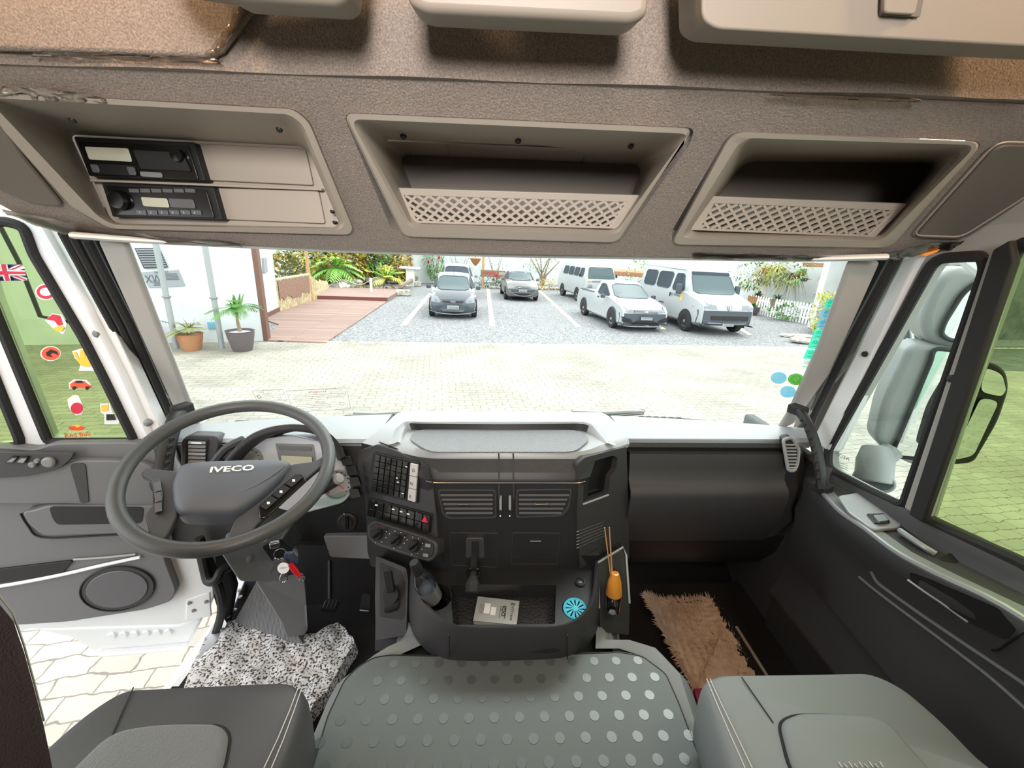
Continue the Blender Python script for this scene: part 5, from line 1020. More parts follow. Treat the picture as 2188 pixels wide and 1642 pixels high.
# ================================================================= windscreen stickers, wipers
def wpl(xc, off=-.004): return plane(Vector((xc, .98+bulge(xc)+off, 2.42)), (0, -1, -.509))
def wsx(u, v): return On(WS, u, v).x
def sticker(label, quad, m, parts=(), grp=None, nm='windscreen_sticker'):
    xc = sum(wsx(*q_) for q_ in quad)/len(quad); pl_ = wpl(xc); o = thing(nm, label, 'sticker', On(pl_, *quad[0]), grp)
    obj('film', slab(Ons(pl_, quad), (0, .0008, 0)), m, o); return o, pl_
translucent('st_teal', (140, 242, 222)); translucent('st_blue', (172, 220, 234)); translucent('st_green', (136, 204, 108)); mat('st_ink', (30, 110, 110), .5); translucent('st_pale', (240, 244, 242)); translucent('st_white', (250, 252, 252))
cols = ['st_teal', 'st_blue', 'st_blue', 'st_teal', 'st_teal', 'st_teal', 'st_pale']
nms = ['topmost teal strip sticker on the right edge of the windscreen', 'second strip sticker from the top, pale blue, on the windscreen edge', 'third strip sticker from the top, pale blue, on the windscreen edge', 'fourth strip sticker down, bright teal, on the windscreen edge', 'fifth strip sticker down, teal, on the windscreen edge', 'sixth strip sticker down, lowest of the teal ones', 'white strip sticker below the teal strips']
TL0, TR0, BL0, BR0 = (1766, 639), (1796, 641), (1704, 788), (1735, 789)
TL0, TR0, BL0, BR0 = (1768, 639), (1796, 640), (1707, 790), (1731, 792)
for i in range(7):
    a, b = i/7, (i+1)/7-.012
    L = lambda s: (lerp(TL0[0], BL0[0], s), lerp(TL0[1], BL0[1], s)); R = lambda s: (lerp(TR0[0], BR0[0], s), lerp(TR0[1], BR0[1], s))
    o, pl_ = sticker(nms[i], [L(a), R(a), R(b), L(b)], cols[i], grp='strip stickers on the windscreen edge')
    xd = (On(pl_, *R(a))-On(pl_, *L(a))).normalized(); c = On(pl_, (L(a)[0]+R(a)[0])/2-1, lerp(L(a)[1], L(b)[1], .38), .003)
    text('IVECO', c, -xd, Vector((0, -.45, .9)), .0085, 'st_ink', o, width=.026)
    obj('print_line', tube([On(pl_, lerp(L(a)[0], L(b)[0], .75)+5, lerp(L(a)[1], L(b)[1], .75), .002), On(pl_, lerp(R(a)[0], R(b)[0], .75)-4, lerp(R(a)[1], R(b)[1], .75), .002)], .0006, 4), 'st_ink', o)
for (u, v, s_, m, lb) in ((1664, 808, 'FA', 'st_blue', 'round pale blue sticker lettered on the left of the green one'), (1701, 811, 'Q', 'st_green', 'round green sticker with a white letter on the windscreen'), (1684, 838, 'DE', 'st_blue', 'round pale blue sticker below the green round one')):
    xc = wsx(u, v); pl_ = wpl(xc); o = thing('round_sticker', lb, 'sticker', On(pl_, u, v), 'round stickers on the windscreen')
    obj('disc', slab([On(pl_, u+17*math.cos(a), v+12.5*math.sin(a)) for a in [2*math.pi*i/28 for i in range(28)]], (0, .0008, 0)), m, o)
    obj('rim', tube([On(pl_, u+14.5*math.cos(a), v+10.5*math.sin(a), .001) for a in [2*math.pi*i/28 for i in range(28)]], .0005, 4, closed=True), 'st_white', o)
    text(s_, On(pl_, u, v, .003), (1, 0, 0), (0, -.45, .9), .017, 'st_white', o, bold=.02)
# warning labels low on the glass: only print and hairline borders on the clear pane
def outline_sticker(label, quad, lines, head, m='ink', hm='st_red'):
    xc = sum(wsx(*q_) for q_ in quad)/4; pl_ = wpl(xc, -.004); o = thing('warning_label', label, 'sticker', On(pl_, *quad[3]), 'printed labels low on the windscreen')
    A = Ons(pl_, quad); obj('border', tube(A, .0006, 4, closed=True), m, o)
    def at(s, q_): return A[0].lerp(A[1], s).lerp(A[3].lerp(A[2], s), q_)+pl_[1]*.001
    for q_, s0, s1 in lines: obj('print_line', tube([at(s0, q_), at(s1, q_)], .0004, 4), m, o)
    for t__, s0, q_, h in head: text(t__, at(s0, q_), A[1]-A[0], A[0]-A[3], h, hm, o)
    return o
outline_sticker('bordered warning label printed above the wheel on the windscreen', [(612, 836), (741, 829), (749, 874), (626, 881)], [(.22, .08, .94), (.3, .05, .97), (.38, .06, .9), (.46, .1, .6), (.66, .12, .92), (.74, .06, .94), (.82, .08, .9), (.92, .15, .6)], [('ATENCION', .5, .10, .008), ('ATENÇÃO', .52, .56, .008)])
outline_sticker('smaller printed label with a letter D beside the warning label', [(539, 836), (604, 833), (614, 856), (550, 858)], [(.3, .3, .6), (.5, .3, .6), (.7, .3, .62), (.3, .7, .95), (.5, .7, .95), (.7, .7, .9), (.85, .7, .95)], [('Euro', .3, .12, .005), ('D', .15, .55, .014)], hm='ink')
pl_ = wpl(-.9); 
o = thing('glass_print', 'faint mirrored maker print low on the windscreen behind the wheel', 'print', On(pl_, 495, 903)); text('Iveco', On(pl_, 497, 904, .002), (-1, 0, 0), (0, -.45, .9), .018, 'grey', o, width=.075)
o = thing('glass_print', 'small mirrored maker print on the right quarter pane', 'print', P(1800, 978, x=.995)); text('IVECO', P(1800, 976, x=.995), P(1790, 972, x=.995)-P(1810, 981, x=.995), P(1800, 966, x=.995)-P(1800, 976, x=.995), .010, 'ink', o, width=.045)
for i in range(3): obj('print_line', tube([P(1790+i*2, 988+i*5, x=.996), P(1812, 996+i*5, x=.996)], .0006, 4), 'grey', o)
def wiper(label, arm_px, blade_px, y0):
    t = thing('wiper', label, 'wiper', P(*arm_px[0], y=y0), 'windscreen wipers')
    obj('arm', tube([P(u, v, y=y0) for u, v in arm_px], [.016]+[.009]*(len(arm_px)-2)+[.006], 8), 'grey_trim', t)
    obj('blade', tube([P(u, v, y=y0+.03) for u, v in blade_px], .007, 8, flat=1.4), 'black', t)
    obj('blade_frame', tube([P(u, v+6, y=y0+.03) for u, v in blade_px], .003, 6), 'steel', t)
wiper('wiper parked low at the left of the windscreen', [(757, 885), (800, 886), (860, 882), (928, 881)], [(704, 903), (740, 891), (800, 889), (860, 884), (928, 881)], 1.47)
wiper('wiper parked low at the right of the windscreen', [(1222, 882), (1290, 883), (1340, 880), (1376, 880)], [(1225, 886), (1300, 885), (1376, 879)], 1.47)
t = thing('washer_wiper', 'long jointed wiper blade lying behind the right wiper arm', 'wiper', P(1300, 905, y=1.5))
obj('rubber', tube([P(u, v, y=1.50) for u, v in ((1285, 896), (1380, 893), (1450, 896), (1520, 903), (1582, 911))], .006, 8), 'black', t); obj('backing', tube([P(u, v, y=1.50) for u, v in ((1285, 903), (1400, 902), (1500, 907), (1582, 912))], .004, 6), 'steel', t)
for i in range(6): obj('joint', box(P(1370+i*16, 892+i*.6, y=1.498), (.018, .01, .01)), 'rubber', t, bevel=.002)
# outside mirrors on the passenger side (seen through the quarter pane)
mt = thing('door_mirror', 'large grey double mirror housing outside the quarter window', 'mirror', P(1890, 1000, x=1.20))
MX = 1.22
def mx(pts, x=MX): return [P(u, v, x=x) for u, v in pts]
MPn = plane(P(1960, 850, x=1.25), (-.42, -.905, .0))
def mo_(pts, off=0): return Ons(MPn, pts, off)
obj('upper_housing', slab(rnd(mo_([(2010, 590), (2050, 568), (2110, 575), (2125, 620), (2090, 720), (2060, 750), (1985, 735), (1968, 690), (1985, 640)]), .03, 4), -MPn[1]*.12), 'mirror_shell' if 'mirror_shell' in M else (mat('mirror_shell', (158, 160, 161), .45) and 'mirror_shell'), mt, bevel=.02, seg=4)
h2 = [(1948, 738), (1975, 735), (2052, 745), (2070, 790), (2040, 860), (2000, 985), (1985, 1000), (1905, 960), (1876, 955), (1870, 935), (1895, 850)]
obj('lower_housing', slab(rnd(mo_([(1940, 745), (1968, 733), (2062, 744), (2110, 760), (2060, 985), (1960, 1002), (1890, 965), (1870, 940), (1888, 860)]), .03, 4), -MPn[1]*.10), 'mirror_shell', mt, bevel=.018, seg=4)
g1 = rnd(mo_([(1995, 745), (2050, 750), (2110, 760), (2060, 990), (1920, 977), (1908, 965), (1990, 770)], .008), .025, 4)
g2 = rnd(mo_([(2060, 622), (2110, 590), (2120, 640), (2100, 730), (2030, 728), (2010, 715), (2018, 690)], .008), .025, 4)
for g_, nm in ((g1, 'mirror_glass'), (g2, 'mirror_glass')):
    obj('glass_rim', tube(g_, .006, 8, closed=True), 'black', mt); obj(nm, slab(g_, -MPn[1]*.004), 'mirror', mt)
m2 = plane(P(2080, 880, x=1.28), (-.44, -.90, 0))
obj('rear_housing', slab(rnd(Ons(m2, [(2112, 770), (2150, 790), (2158, 830), (2135, 900), (2085, 985), (2070, 992), (2000, 996), (2030, 900)], -.02), .03, 4), -m2[1]*.05), 'black', mt, bevel=.015, seg=3)
g3 = rnd(Ons(m2, [(2105, 785), (2142, 800), (2150, 835), (2140, 848), (2095, 838)], -.012), .015, 3); obj('mirror_glass', slab(g3, -m2[1]*.004), 'mirror', mt)
g4 = rnd(Ons(m2, [(2096, 850), (2135, 858), (2080, 975), (2030, 985)], -.012), .015, 3); obj('mirror_glass', slab(g4, -m2[1]*.004), 'mirror', mt)
obj('mirror_arm', tube([P(1990, 585, x=1.15), P(2015, 560, x=1.2), P(2060, 555, x=1.2), P(2108, 590, x=1.2)], .014, 8), 'white', mt)
obj('mirror_arm', tube([P(1868, 1020, x=1.12), P(1880, 985, x=1.18), P(1905, 965, x=1.22)], .03, 10), 'mirror_shell', mt)
lm = thing('lower_mirror', 'grey tubular lower mirror with an oval dark face outside', 'mirror', P(1865, 1035, x=1.14))
obj('tube_housing', tube([P(1872, 955, x=1.15), P(1870, 985, x=1.14), P(1866, 1030, x=1.13)], [.034, .046, .046], 24), 'mirror_shell', lm, bevel=.004)
cE = P(1867, 1027, x=1.128); nE = (C0-cE).normalized(); xx, yy, zz = frame_of(nE)
obj('face_rim', tube([cE+xx*.046*math.cos(a)+yy*.030*math.sin(a)+nE*.008 for a in [2*math.pi*i/28 for i in range(28)]], .005, 8, closed=True), 'mirror_shell', lm)
obj('face', slab([cE+xx*.043*math.cos(a)+yy*.028*math.sin(a)+nE*.008 for a in [2*math.pi*i/28 for i in range(28)]], nE*.003), 'cover', lm)
# painted outside of the cab, with its green and white slanting stripe (it is what the mirrors show)
bm = slab([(1.10, .95, 1.0), (1.10, .95, 1.72), (1.10, -1.5, 1.72), (1.10, -1.5, 1.0)], (.03, 0, 0))
o = obj('trim_19', bm, 'white_paint'); tag(o, kind=S, label='white outer skin of the passenger side')
o = obj('trim_26', box((1.05, -5.2, 2.2), (.20, 6.8, 2.6)), 'grey_trim'); tag(o, kind=S, label='grey side of the cargo body behind the cab')
bm = slab([(1.132, .95, 1.30), (1.132, .95, 1.58), (1.132, -1.5, 1.44), (1.132, -1.5, 1.12)], (.004, 0, 0)); slab([(1.152, -1.85, 1.2), (1.152, -1.85, 1.7), (1.152, -8, 1.4), (1.152, -8, 1.0)], (.004, 0, 0), bm)
o = obj('trim_20', bm, 'green_stripe'); tag(o, kind=S, label='green stripe on the outer skin')
# ================================================================= OUTSIDE: the yard
ZONE[0] = 'yard'
def ground_mat(name, kind):
    m = bpy.data.materials.new(name); m.use_nodes = True; t = m.node_tree; b = t.nodes['Principled BSDF']; b.inputs['Roughness'].default_value = .85
    g = t.nodes.new('ShaderNodeNewGeometry'); mp = t.nodes.new('ShaderNodeMapping'); t.links.new(g.outputs['Position'], mp.inputs[0])
    mix = t.nodes.new('ShaderNodeMix'); mix.data_type = 'RGBA'
    if kind == 'paving':
        mp.inputs['Rotation'].default_value = (0, 0, math.radians(-8))
        nz = t.nodes.new('ShaderNodeTexNoise'); nz.inputs['Scale'].default_value = 7; nz.inputs['Detail'].default_value = 2
        add = t.nodes.new('ShaderNodeMixRGB'); add.blend_type = 'ADD'; add.inputs[0].default_value = .09
        t.links.new(mp.outputs[0], nz.inputs['Vector']); t.links.new(mp.outputs[0], add.inputs[1]); t.links.new(nz.outputs['Color'], add.inputs[2])
        br = t.nodes.new('ShaderNodeTexBrick'); br.inputs['Scale'].default_value = 1; br.inputs['Brick Width'].default_value = .24; br.inputs['Row Height'].default_value = .125
        br.inputs['Mortar Size'].default_value = .006; br.inputs['Mortar Smooth'].default_value = .4; br.offset = .5
        br.inputs['Color1'].default_value = (.36, .345, .30, 1); br.inputs['Color2'].default_value = (.30, .285, .255, 1); br.inputs['Mortar'].default_value = (.15, .14, .12, 1)
        t.links.new(add.outputs[0], br.inputs['Vector'])
        n2 = t.nodes.new('ShaderNodeTexNoise'); n2.inputs['Scale'].default_value = .8; n2.inputs['Detail'].default_value = 6; t.links.new(g.outputs['Position'], n2.inputs['Vector'])
        r = t.nodes.new('ShaderNodeValToRGB'); r.color_ramp.elements[0].position = .35; r.color_ramp.elements[0].color = (.82, .80, .78, 1); r.color_ramp.elements[1].position = .6; r.color_ramp.elements[1].color = (1.1, 1.08, 1.04, 1)
        t.links.new(n2.outputs['Fac'], r.inputs[0]); mix.blend_type = 'MULTIPLY'; mix.inputs[0].default_value = 1
        t.links.new(br.outputs['Color'], mix.inputs[6]); t.links.new(r.outputs[0], mix.inputs[7]); t.links.new(mix.outputs[2], b.inputs['Base Color'])
    elif kind == 'gravel':
        v = t.nodes.new('ShaderNodeTexVoronoi'); v.inputs['Scale'].default_value = 26; n = t.nodes.new('ShaderNodeTexNoise'); n.inputs['Scale'].default_value = 40; n.inputs['Detail'].default_value = 6
        r = t.nodes.new('ShaderNodeValToRGB'); r.color_ramp.elements[0].position = .3; r.color_ramp.elements[0].color = (.085, .09, .10, 1); r.color_ramp.elements[1].position = .72; r.color_ramp.elements[1].color = (.35, .35, .36, 1)
        t.links.new(mp.outputs[0], v.inputs['Vector']); t.links.new(mp.outputs[0], n.inputs['Vector'])
        x = t.nodes.new('ShaderNodeMath'); x.operation = 'MULTIPLY_ADD'; x.inputs[1].default_value = .45; t.links.new(v.outputs['Color'], x.inputs[0]); t.links.new(n.outputs['Fac'], x.inputs[2]); 
        x2 = t.nodes.new('ShaderNodeMath'); x2.operation = 'SUBTRACT'; x2.inputs[1].default_value = .22; t.links.new(x.outputs[0], x2.inputs[0]); t.links.new(x2.outputs[0], r.inputs[0]); t.links.new(r.outputs[0], b.inputs['Base Color'])
    else:
        mp.inputs['Rotation'].default_value = (0, 0, math.radians(-6)); br = t.nodes.new('ShaderNodeTexBrick'); br.offset = .3
        br.inputs['Scale'].default_value = 1; br.inputs['Brick Width'].default_value = 3; br.inputs['Row Height'].default_value = .13; br.inputs['Mortar Size'].default_value = .006
        br.inputs['Color1'].default_value = (.34, .23, .195, 1); br.inputs['Color2'].default_value = (.25, .165, .14, 1); br.inputs['Mortar'].default_value = (.10, .06, .05, 1)
        t.links.new(mp.outputs[0], br.inputs['Vector']); t.links.new(br.outputs['Color'], b.inputs['Base Color'])
    M[name] = m
ground_mat('paving', 'paving'); ground_mat('gravel', 'gravel'); ground_mat('decking', 'deck')
mat('ext_white', (204, 207, 210), .8, noise=(1.5, (216, 219, 222), 4)); mat('deck_edge', (120, 72, 66), .6); mat('brown_trim', (110, 78, 66), .6)
mat('bamboo', (176, 158, 120), .6, noise=(9, (214, 200, 168), 3)); mat('bamboo_dark', (122, 88, 74), .7, noise=(30, (156, 124, 108), 3)); mat('line_paint', (226, 222, 176), .7)
mat('rock', (150, 144, 132), .85, noise=(6, (206, 200, 188), 5), bump=(12, .8, .05)); mat('car_dark', (58, 66, 76), .3, coat=.8); mat('car_silver', (124, 128, 134), .3, coat=.6)
mat('car_grey', (96, 95, 94), .32, coat=.6); mat('car_white', (172, 175, 179), .35, coat=.2); mat('car_glass', (84, 98, 102), .4, spec=.2); mat('car_glass_dark', (52, 60, 70), .5, spec=.15)
mat('tyre', (44, 44, 46), .8); mat('rimmetal', (176, 178, 182), .35, metal=.7); mat('bumper', (70, 76, 84), .55); mat('plate', (160, 160, 164), .4); mat('lamp_clear', (112, 120, 128), .12, coat=1)
mat('terracotta', (172, 120, 84), .8); mat('pot_dark', (92, 84, 88), .55); mat('soil', (188, 168, 140), .9); mat('water', (120, 108, 60), .08, spec=.8, coat=1); mat('bark', (140, 124, 106), .9); mat('wood_post', (186, 150, 104), .7)
mat('leaf_green', (84, 132, 58), .55); mat('leaf_bright', (128, 186, 84), .5); mat('leaf_yellow', (196, 198, 84), .5); mat('pipe', (150, 155, 158), .5); mat('leaf_dark', (58, 88, 52), .6); mat('leaf_red', (140, 66, 70), .6); mat('leaf_olive', (140, 146, 100), .6); mat('leaf_gold', (206, 176, 100), .6)
mat('flower_red', (215, 30, 60), .5); mat('flower_lilac', (170, 150, 210), .5); mat('flower_yellow', (240, 200, 90), .5); mat('vent_dark', (70, 76, 84), .5); mat('sign_grey', (150, 154, 160), .5); mat('wall_grey', (84, 88, 88), .9, noise=(3, (110, 114, 112), 6)); mat('tile', (176, 130, 100), .8)
for n_ in ('leaf_green', 'leaf_bright', 'leaf_yellow', 'leaf_dark', 'leaf_olive', 'leaf_gold'):
    M[n_].node_tree.nodes['Principled BSDF'].inputs['Transmission Weight'].default_value = 0
def st(o, label): return tag(o, label, None, None, S)
E0, E1 = Vector((-7.6, 9.0, 0)), Vector((30, 15.6, 0))
st(obj('ground', slab([(-30, -15, 0), (35, -15, 0), (35, 16.4, 0), (9.63, 12.02, 0), (4.5, 11.3, 0), (-4.19, 10.1, 0), (-30, 7.5, 0)], (0, 0, -.1)), 'paving'), 'pale interlocking block paving of the yard')
st(obj('ground', slab([(-30, 7.5, -.004), (-4.19, 10.1, -.004), (4.5, 11.3, -.004), (9.63, 12.02, -.004), (35, 16.4, -.004), (35, 40, -.004), (-30, 40, -.004)], (0, 0, -.1)), 'gravel'), 'grey gravel parking area')
st(obj('trim_21', tube([(-4.19, 10.1, .0), (4.5, 11.3, .0), (9.63, 12.02, .0), (20, 13.8, 0)], .05, 8, flat=.3), 'rock'), 'low stone kerb between paving and gravel')
# building at the left
n1 = (Vector((-5.56, 10.02, 0))-Vector((-7.49, 9.45, 0))).normalized()
wA = Vector((-5.56, 10.02, 0)); wB = wA-n1*16; wn = Vector((n1.y, -n1.x, 0))
st(obj('wall_left', slab([wA, wB, wB+Vector((0, 0, 5.5)), wA+Vector((0, 0, 5.5))], -wn*.3), 'ext_white'), 'white building wall with pipes at the left')
WL = plane(wA, wn)
def wl(u, v, off=0): return On(WL, u, v, off, BW)
st(obj('trim_22', slab([wA+wn*.01, wA+n1*.1+wn*.01, wA+n1*.1+Vector((0, 0, 5.5))+wn*.01, wA+Vector((0, 0, 5.5))+wn*.01], -wn*.30), 'brown_trim'), 'brown timber corner of the white building')
w2a, w2b = G(563, 684), G(597, 667); d2 = (w2b-w2a).normalized(); w2s = w2a-d2*2.2
n2 = Vector((d2.y, -d2.x, 0))
st(obj('wall_left', slab([w2s, w2b, w2b+Vector((0, 0, 5.2)), w2s+Vector((0, 0, 5.2))], -n2*.25), 'ext_white'), 'second white wall set back behind the timber corner')
st(obj('baseboard_left', slab([w2s, w2b, w2b+Vector((0, 0, .16)), w2s+Vector((0, 0, .16))], n2*.03), 'brown_trim'), 'brown baseboard of the set back wall')
W2 = plane(w2a, n2)
o = obj('box_lamp', slab([On(W2, u, v, 0, BW) for u, v in ((559, 551), (566, 550), (568, 582), (561, 583))], n2*.06), 'sign_grey', bevel=.01); tag(o, 'narrow grey box lamp on the set back white wall', 'lamp')
t = thing('air_vent', 'dark louvred grille high on the white building wall', 'vent', wl(320, 574)); obj('grille_frame', slab([wl(*q_) for q_ in ((289, 530), (341, 530), (360, 572), (309, 574))], wn*.05), 'vent_dark', t, bevel=.01)
for i in range(8): obj('louvre', slab([wl(291+i*2.4, 533+i*5, .05), wl(340+i*2.2, 532.5+i*5, .05), wl(341+i*2.2, 534.5+i*5, .05), wl(292+i*2.4, 535+i*5, .05)], wn*.02), 'sign_grey', t)
t = thing('information_board', 'grey information board below the louvred grille', 'sign', wl(350, 615)); obj('board', slab([wl(*q_) for q_ in ((303, 582), (382, 577), (396, 611), (319, 615))], wn*.03), 'sign_grey', t, bevel=.004)
sx_ = (wl(382, 577)-wl(303, 582)).normalized()
text('TRUCKS', wl(344, 582, .033), sx_, (0, 0, 1), .05, 'key_blue', t); text('XW', wl(328, 596, .033), sx_, (0, 0, 1), .16, 'vent_dark', t, width=.30)
for i in range(9): obj('print_line', tube([wl(350+i*1.2-(30 if i > 4 else 0), 586+i*3, .032), wl(378+i*1.2-(34 if i > 4 else 0), 585+i*3, .032)], .008, 4), 'vent_dark', t)
for (a, b), lb in ((((345, 560), (378, 745)), 'white drain pipe on the wall left of the terracotta pot'), (((437, 528), (475, 745)), 'white drain pipe on the wall between the two pots')):
    g_ = G(*b); t = thing('drain_pipe', lb, 'pipe', g_, 'drain pipes on the white wall'); obj('pipe', tube([g_, g_+Vector((0, 0, 2.6))], .055, 12), 'pipe', t)
    obj('pipe_bracket', tube(circle(g_+Vector((0, 0, 1.1)), .07, (0, 0, 1), 14), .016, 6, closed=True), 'grey', t)
o = obj('notice', slab([wl(*q_) for q_ in ((443, 688), (462, 687), (464, 702), (446, 703))], wn*.04), 'st_blue', bevel=.006); tag(o, 'small pale blue notice low on the white wall between the pots', 'notice')
# leaves
def leaf(bm, p, d, L, W, droop=.3, seg=3):
    d = d.normalized(); s = d.cross(Vector((0, 0, 1)))
    s = s.normalized()*W if s.length > .05 else Vector((W, 0, 0)); prev = None
    for i in range(seg+1):
        t = i/seg; q_ = p+d*L*t+Vector((0, 0, -droop*L*t*t)); w_ = math.sin(math.pi*(.12+.88*t)**.8)*1.0 if i < seg else 0
        cur = [bm.verts.new(q_-s*w_), bm.verts.new(q_+s*w_)] if i < seg else [bm.verts.new(q_)]
        if prev:
            bm.faces.new((prev[0], prev[1], cur[1], cur[0]) if len(cur) == 2 else (prev[0], prev[1], cur[0]))
        prev = cur
def rv(rr, z0=-.3, z1=1): 
    a = rr.uniform(0, 6.283); z = rr.uniform(z0, z1); return Vector((math.cos(a)*math.sqrt(max(0, 1-z*z)), math.sin(a)*math.sqrt(max(0, 1-z*z)), z))
def palm(root, mats, n, L, W, rr, z0=0.0, z1=1, base=None, leaflets=10, name='frond', droop=.5):
    base = base or ORG[root.name]
    bm = B_()
    for i in range(n):
        d = rv(rr, z0, z1); pts = [base+d*L*t+Vector((0, 0, -droop*L*t*t)) for t in [k/leaflets for k in range(leaflets+1)]]
        for k in range(1, leaflets+1):
            dd = (pts[k]-pts[k-1]).normalized(); s = dd.cross(Vector((0, 0, 1)));  s = s.normalized() if s.length > .05 else Vector((1, 0, 0))
            ll = L*.38*math.sin(math.pi*(.1+.8*k/leaflets))
            for sg in (1, -1): leaf(bm, pts[k], dd*.8+s*sg*.8, ll, W, .3, 2)
        leaf(bm, base, d, L, W*.8, droop, 6)
    return obj(name, bm, mats, root, recalc=False, ang=180)
def blades(root, m, n, L, W, rr, z0=.1, z1=1, base=None, droop=.4, name='leaves', spread=.04):
    base = base or ORG[root.name]; bm = B_()
    for i in range(n): leaf(bm, base+Vector((rr.uniform(-1, 1), rr.uniform(-1, 1), 0))*spread, rv(rr, z0, z1), L*rr.uniform(.6, 1), W, droop, 5)
    return obj(name, bm, m, root, recalc=False, ang=180)
def shrub(loc, w_, h_, n, m, seed, label, lf=.16, lw=.035, group='garden shrubs', d_=None, cat='shrub', name='shrub', trunk=True, m2=None, z0=.05):
    rr = random.Random(seed); t = thing(name, label, cat, loc, group); loc = Vector(loc); d_ = d_ or w_
    if trunk:
        bm = B_()
        for k in range(4):
            a = rr.uniform(0, 6.28); tube([loc, loc+Vector((math.cos(a)*w_*.15, math.sin(a)*d_*.15, h_*.4)), loc+Vector((math.cos(a)*w_*.35, math.sin(a)*d_*.35, h_*.8))], [.03, .02, .008], 6, bm=bm)
        obj('stem', bm, 'bark', t)
    for mi, mm in enumerate([m, m2] if m2 else [m]):
        bm = B_()
        for i in range(int(n*(1 if mi == 0 else .35))):
            v = rv(rr, -1, 1)*rr.uniform(.55, 1)**.6; bump_ = 1+.25*math.sin(v.x*5+seed)*math.cos(v.z*6+seed)
            p = loc+Vector((v.x*w_*.5*bump_, v.y*d_*.5*bump_, h_*(z0+(1-z0)*(v.z*.5+.5))))
            leaf(bm, p, (v+rv(rr, -.4, 1)*.8), lf*rr.uniform(.6, 1.2), lw, .3, 2)
        obj('foliage' if mi == 0 else 'new_leaves', bm, mm, t, recalc=False, ang=180)
    return t
def pot(t, loc, r, h, m, soil='soil', lip=True):
    obj('pot', lathe([(r*.66, 0), (r*.75, h*.15), (r*.95, h*.7), (r, h*.96), (r*1.06 if lip else r, h), (r*.92, h), (r*.88, h*.9), (.0001, h*.9)], loc, (0, 0, 1), 28), m, t)
    obj('soil', lathe([(r*.87, h*.9), (r*.5, h*.94), (.0001, h*.95)], loc, (0, 0, 1), 20), soil, t)
rr = random.Random(3)
g_ = G(411, 748); t = thing('potted_palm', 'small yellowish palm in a terracotta pot by the white wall', 'potted plant', g_); pot(t, g_, .24, .36, 'terracotta'); palm(t, 'leaf_olive', 14, .46, .012, rr, .25, 1, g_+Vector((0, 0, .42)), 12); blades(t, 'leaf_olive', 10, .4, .015, rr, .5, 1, g_+Vector((0, 0, .42)), .2)
obj('trunk', tube([g_+Vector((0, 0, .34)), g_+Vector((0, 0, .50))], [.04, .02], 8), 'bark', t); blades(t, 'leaf_gold', 14, .3, .015, rr, .0, .8, g_+Vector((0, 0, .36)))
g_ = G(519, 749); t = thing('potted_palm', 'taller green palm in a dark round pot at the building corner', 'potted plant', g_); pot(t, g_, .27, .44, 'pot_dark', 'white')
obj('trunk', tube([g_+Vector((0, 0, .42)), g_+Vector((-.02, 0, .65)), g_+Vector((0, 0, .90))], [.04, .03, .025], 8), 'bark', t); palm(t, 'leaf_green', 13, .62, .014, rr, .25, 1, g_+Vector((0, 0, .88)), 14, droop=.5); blades(t, 'leaf_green', 9, .5, .03, rr, .6, 1, g_+Vector((0, 0, .88)), .15)
g_ = G(352, 735); g_ = g_+Vector((0, -.45, 0)); t = thing('potted_palm', 'palm fronds half hidden behind the left windscreen pillar', 'potted plant', g_); pot(t, g_, .2, .4, 'pot_dark'); palm(t, 'leaf_dark', 5, .55, .012, rr, .1, .8, g_+Vector((0, 0, .5)), 8)
# deck
dA, dB, dC, dD = G(562, 729), G(697, 734), G(828, 645), G(677, 641)
st(obj('floor_deck', slab([dA+Vector((-.6, 2.0, .03)), dA+Vector((0, 0, .03)), dB+Vector((0, 0, .03)), dC+Vector((0, 0, .03)), dD+Vector((-.3, 0, .03)), w2b+Vector((0, 0, .03)), w2a+Vector((0, 0, .03))], (0, 0, -.05)), 'decking'), 'reddish timber deck walkway')
e = [dD+Vector((-.3, 0, 0)), dC, G(864, 624), G(703, 622)]
st(obj('floor_deck', slab([p+Vector((0, 0, .17)) for p in e], (0, 0, -.2)), 'decking'), 'raised upper timber deck')
st(obj('trim_23', slab([dD+Vector((-.3, -.02, .17)), dC+Vector((0, -.02, .17)), dC+Vector((0, -.02, .0)), dD+Vector((-.3, -.02, .0))], (0, .03, 0)), 'deck_edge'), 'dark red riser of the deck step')
# bamboo fence
t = thing('bamboo_fence', 'low fence of upright bamboo canes with dark brown mesh', 'fence', w2b); fb = G(683, 641)+Vector((-.1, 0, 0)); fe = G(706, 622)
bm = B_(); N = 74; rr = random.Random(9)
for i in range(N+1):
    p = w2b.lerp(fb, i/N); h_ = 1.02+rr.uniform(-.03, .04) if i < N*.86 else 1.0-.25*((i/N)-.86)*6
    tube([p, p+Vector((rr.uniform(-.02, .02), rr.uniform(-.02, .02), h_))], .024, 6, bm=bm)
for i in range(26):
    p = fb.lerp(fe, i/26); h_ = .78-.012*i+rr.uniform(-.05, .05); tube([p, p+Vector((-.12, .05, h_))], .024, 6, bm=bm)
obj('canes', bm, 'bamboo', t); fd = (fb-w2b).normalized(); fn = Vector((fd.y, -fd.x, 0))
rows = []
for j in range(5): rows.append([w2b.lerp(fb, .02+.76*i/24)+fn*.035+Vector((0, 0, 1.0-.14*j-(0 if j < 4 else rr.uniform(-.05, .12)))) for i in range(25)])
obj('mesh_panel', shell(rows, fn*.01), 'bamboo_dark', t, ang=60)
obj('top_rail', tube([w2b+Vector((0, 0, 1.06)), w2b.lerp(fb, .80)+Vector((0, 0, 1.06))], .05, 8), 'bamboo', t)
g_ = w2b.lerp(fb, .84); o = obj('bamboo_post', tube([g_, g_+Vector((-.1, 0, 3.2))], .065, 10), 'wood_post'); tag(o, 'tall orange bamboo post rising from the garden fence', 'post')
